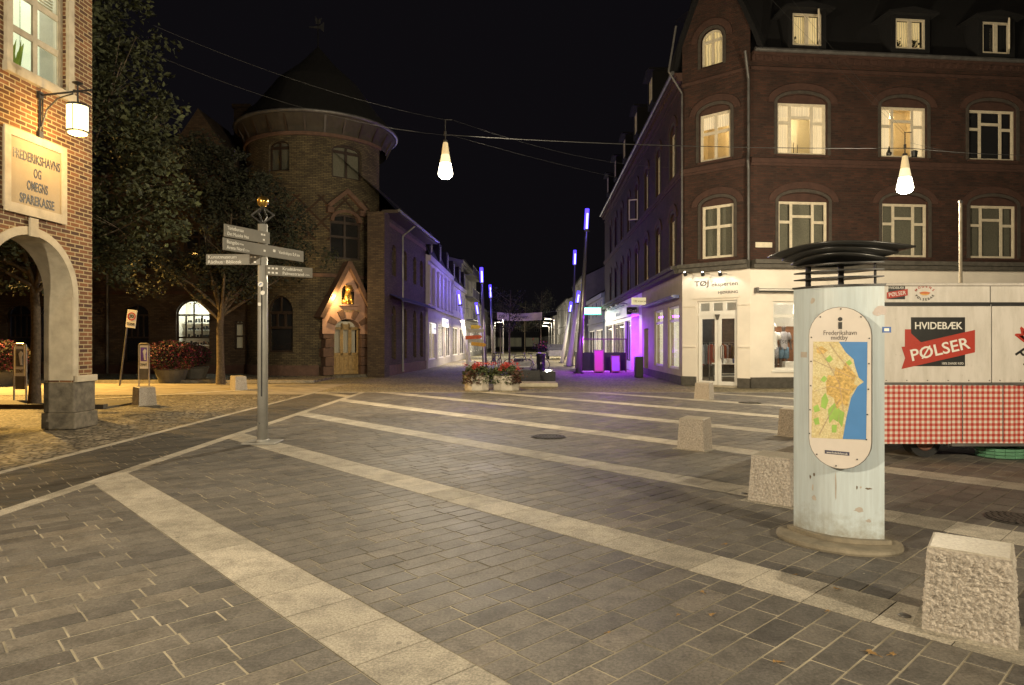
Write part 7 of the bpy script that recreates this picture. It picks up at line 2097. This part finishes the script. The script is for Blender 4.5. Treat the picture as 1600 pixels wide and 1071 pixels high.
def ttext(s, pa, pb, py, size, mat, rot=0, y=-.042, bold=0):
    a, b = tp(pa, py), tp(pb, py)
    return text('lettering', s, size, TM((a[0] + b[0]) / 2, y, a[1], rot), mat, tt, width=b[0] - a[0], depth=.0015, bold=bold)
ttext('HVIDEBÆK', 1360 + 208 / 3.15, 1360 + 441 / 3.15, 400 + 346 / 3.15, .135, m_letter_w, bold=.002)
ttext('PØLSER', 1360 + 185 / 3.15, 1360 + 478 / 3.15, 400 + 463 / 3.15, .22, m_letter_w, rot=R(12.5), bold=.003)
ttext('100% DANSK KØD', 1360 + 343 / 3.15, 1360 + 448 / 3.15, 400 + 530 / 3.15, .045, m_letter_w, y=-.038)
# small copies on the fascia
q2 = lambda x, y: (1360 + x / 3.15, 400 + y / 3.15)
def fpoly(pts, mat, nm, lay_):
    P_ = [tp(*k) for k in pts]; ar = sum(P_[i][0] * P_[(i + 1) % len(P_)][1] - P_[(i + 1) % len(P_)][0] * P_[i][1] for i in range(len(P_)))
    if ar < 0: P_ = P_[::-1]
    return MB().prism(P_, -.0025 - .002 * lay_, -.0005 - .002 * lay_).obj(nm, mat, tt)
fpoly([q2(88, 148), q2(170, 148), q2(170, 214), q2(88, 214)], m_lb, 'logo_panel', 0)
fpoly([q2(80, 180), q2(183, 163), q2(183, 195), q2(80, 212)], m_lr, 'logo_ribbon', 1)
a, b = tp(*q2(84, 158)), tp(*q2(168, 158)); text('lettering', 'HVIDEBÆK', .045, TM((a[0] + b[0]) / 2, -.004, a[1]), m_letter_w, tt, width=(b[0] - a[0]) * .95, depth=.001)
a, b = tp(*q2(84, 188)), tp(*q2(178, 188)); text('lettering', 'PØLSER', .075, TM((a[0] + b[0]) / 2, -.006, a[1], R(8)), m_letter_w, tt, width=(b[0] - a[0]) * .9, depth=.001)
def arc_text(s, cx, cz, r, a0, a1, size, mat, y, up=1):
    for i, ch in enumerate(s):
        a = R(a0 + (a1 - a0) * i / max(1, len(s) - 1))
        text('lettering', ch, size, TM(cx + r * math.cos(a), y, cz + r * math.sin(a), (a - math.pi / 2) if up > 0 else (a + math.pi / 2)), mat, tt, bold=.002 * size / .1, depth=.001)
m_bun = plain('bun_orange', (.62, .33, .08), .5); m_sau = plain('sausage_red', (.5, .12, .05), .4)
def hotdog(cx, cz, s, y):
    mb = MB(Matrix.Translation((cx, y, cz)))
    mb.prism([(.5 * s * math.cos(2 * math.pi * i / 24), .20 * s * math.sin(2 * math.pi * i / 24)) for i in range(24)], -.004, 0); mb.obj('logo_bun', m_bun, tt)
    MB(Matrix.Translation((cx, y, cz))).prism([(.58 * s * math.cos(2 * math.pi * i / 24), .05 * s + .09 * s * math.sin(2 * math.pi * i / 24)) for i in range(24)], -.006, -.0042).obj('logo_sausage', m_sau, tt)
c_ = tp(*q2(267, 185))
hotdog(c_[0], c_[1], .13, -.001); arc_text('MOGENS', c_[0], c_[1] - .06, .155, 138, 42, .045, m_lr, -.002); arc_text('PØLSEBAR', c_[0], c_[1] + .07, .155, 222, 318, .045, m_lb, -.002, -1)
c_ = tp(1655, 545)
hotdog(c_[0], c_[1], .72, -.0365); arc_text('MOGENS', c_[0], c_[1] - .22, .66, 142, 38, .22, m_lr, -.037); arc_text('PØLSEBAR', c_[0], c_[1] + .30, .66, 214, 326, .22, m_lb, -.037, -1)
m_polepaint = plain('weathered_pole_paint', (.28, .25, .2), .6)
# flag pole behind the trailer
Yf = 15.0; x = (1501 - 800) / F * Yf
tt = thing('flagpole', 'bare white flagpole rising behind the sausage trailer', 'flagpole', (x, Yf, 0))
MB().tube((0, 0, 0), (0, 0, CH + (535.5 - 318) / F * Yf), .045, .032, 12).obj('pole', m_polepaint, tt); MB().ball((0, 0, CH + (535.5 - 318) / F * Yf + .03), .045).obj('finial', m_zinc, tt); MB().lathe([(.12, 0), (.12, .1), (.05, .12)], 12).obj('socket', m_zinc, tt)
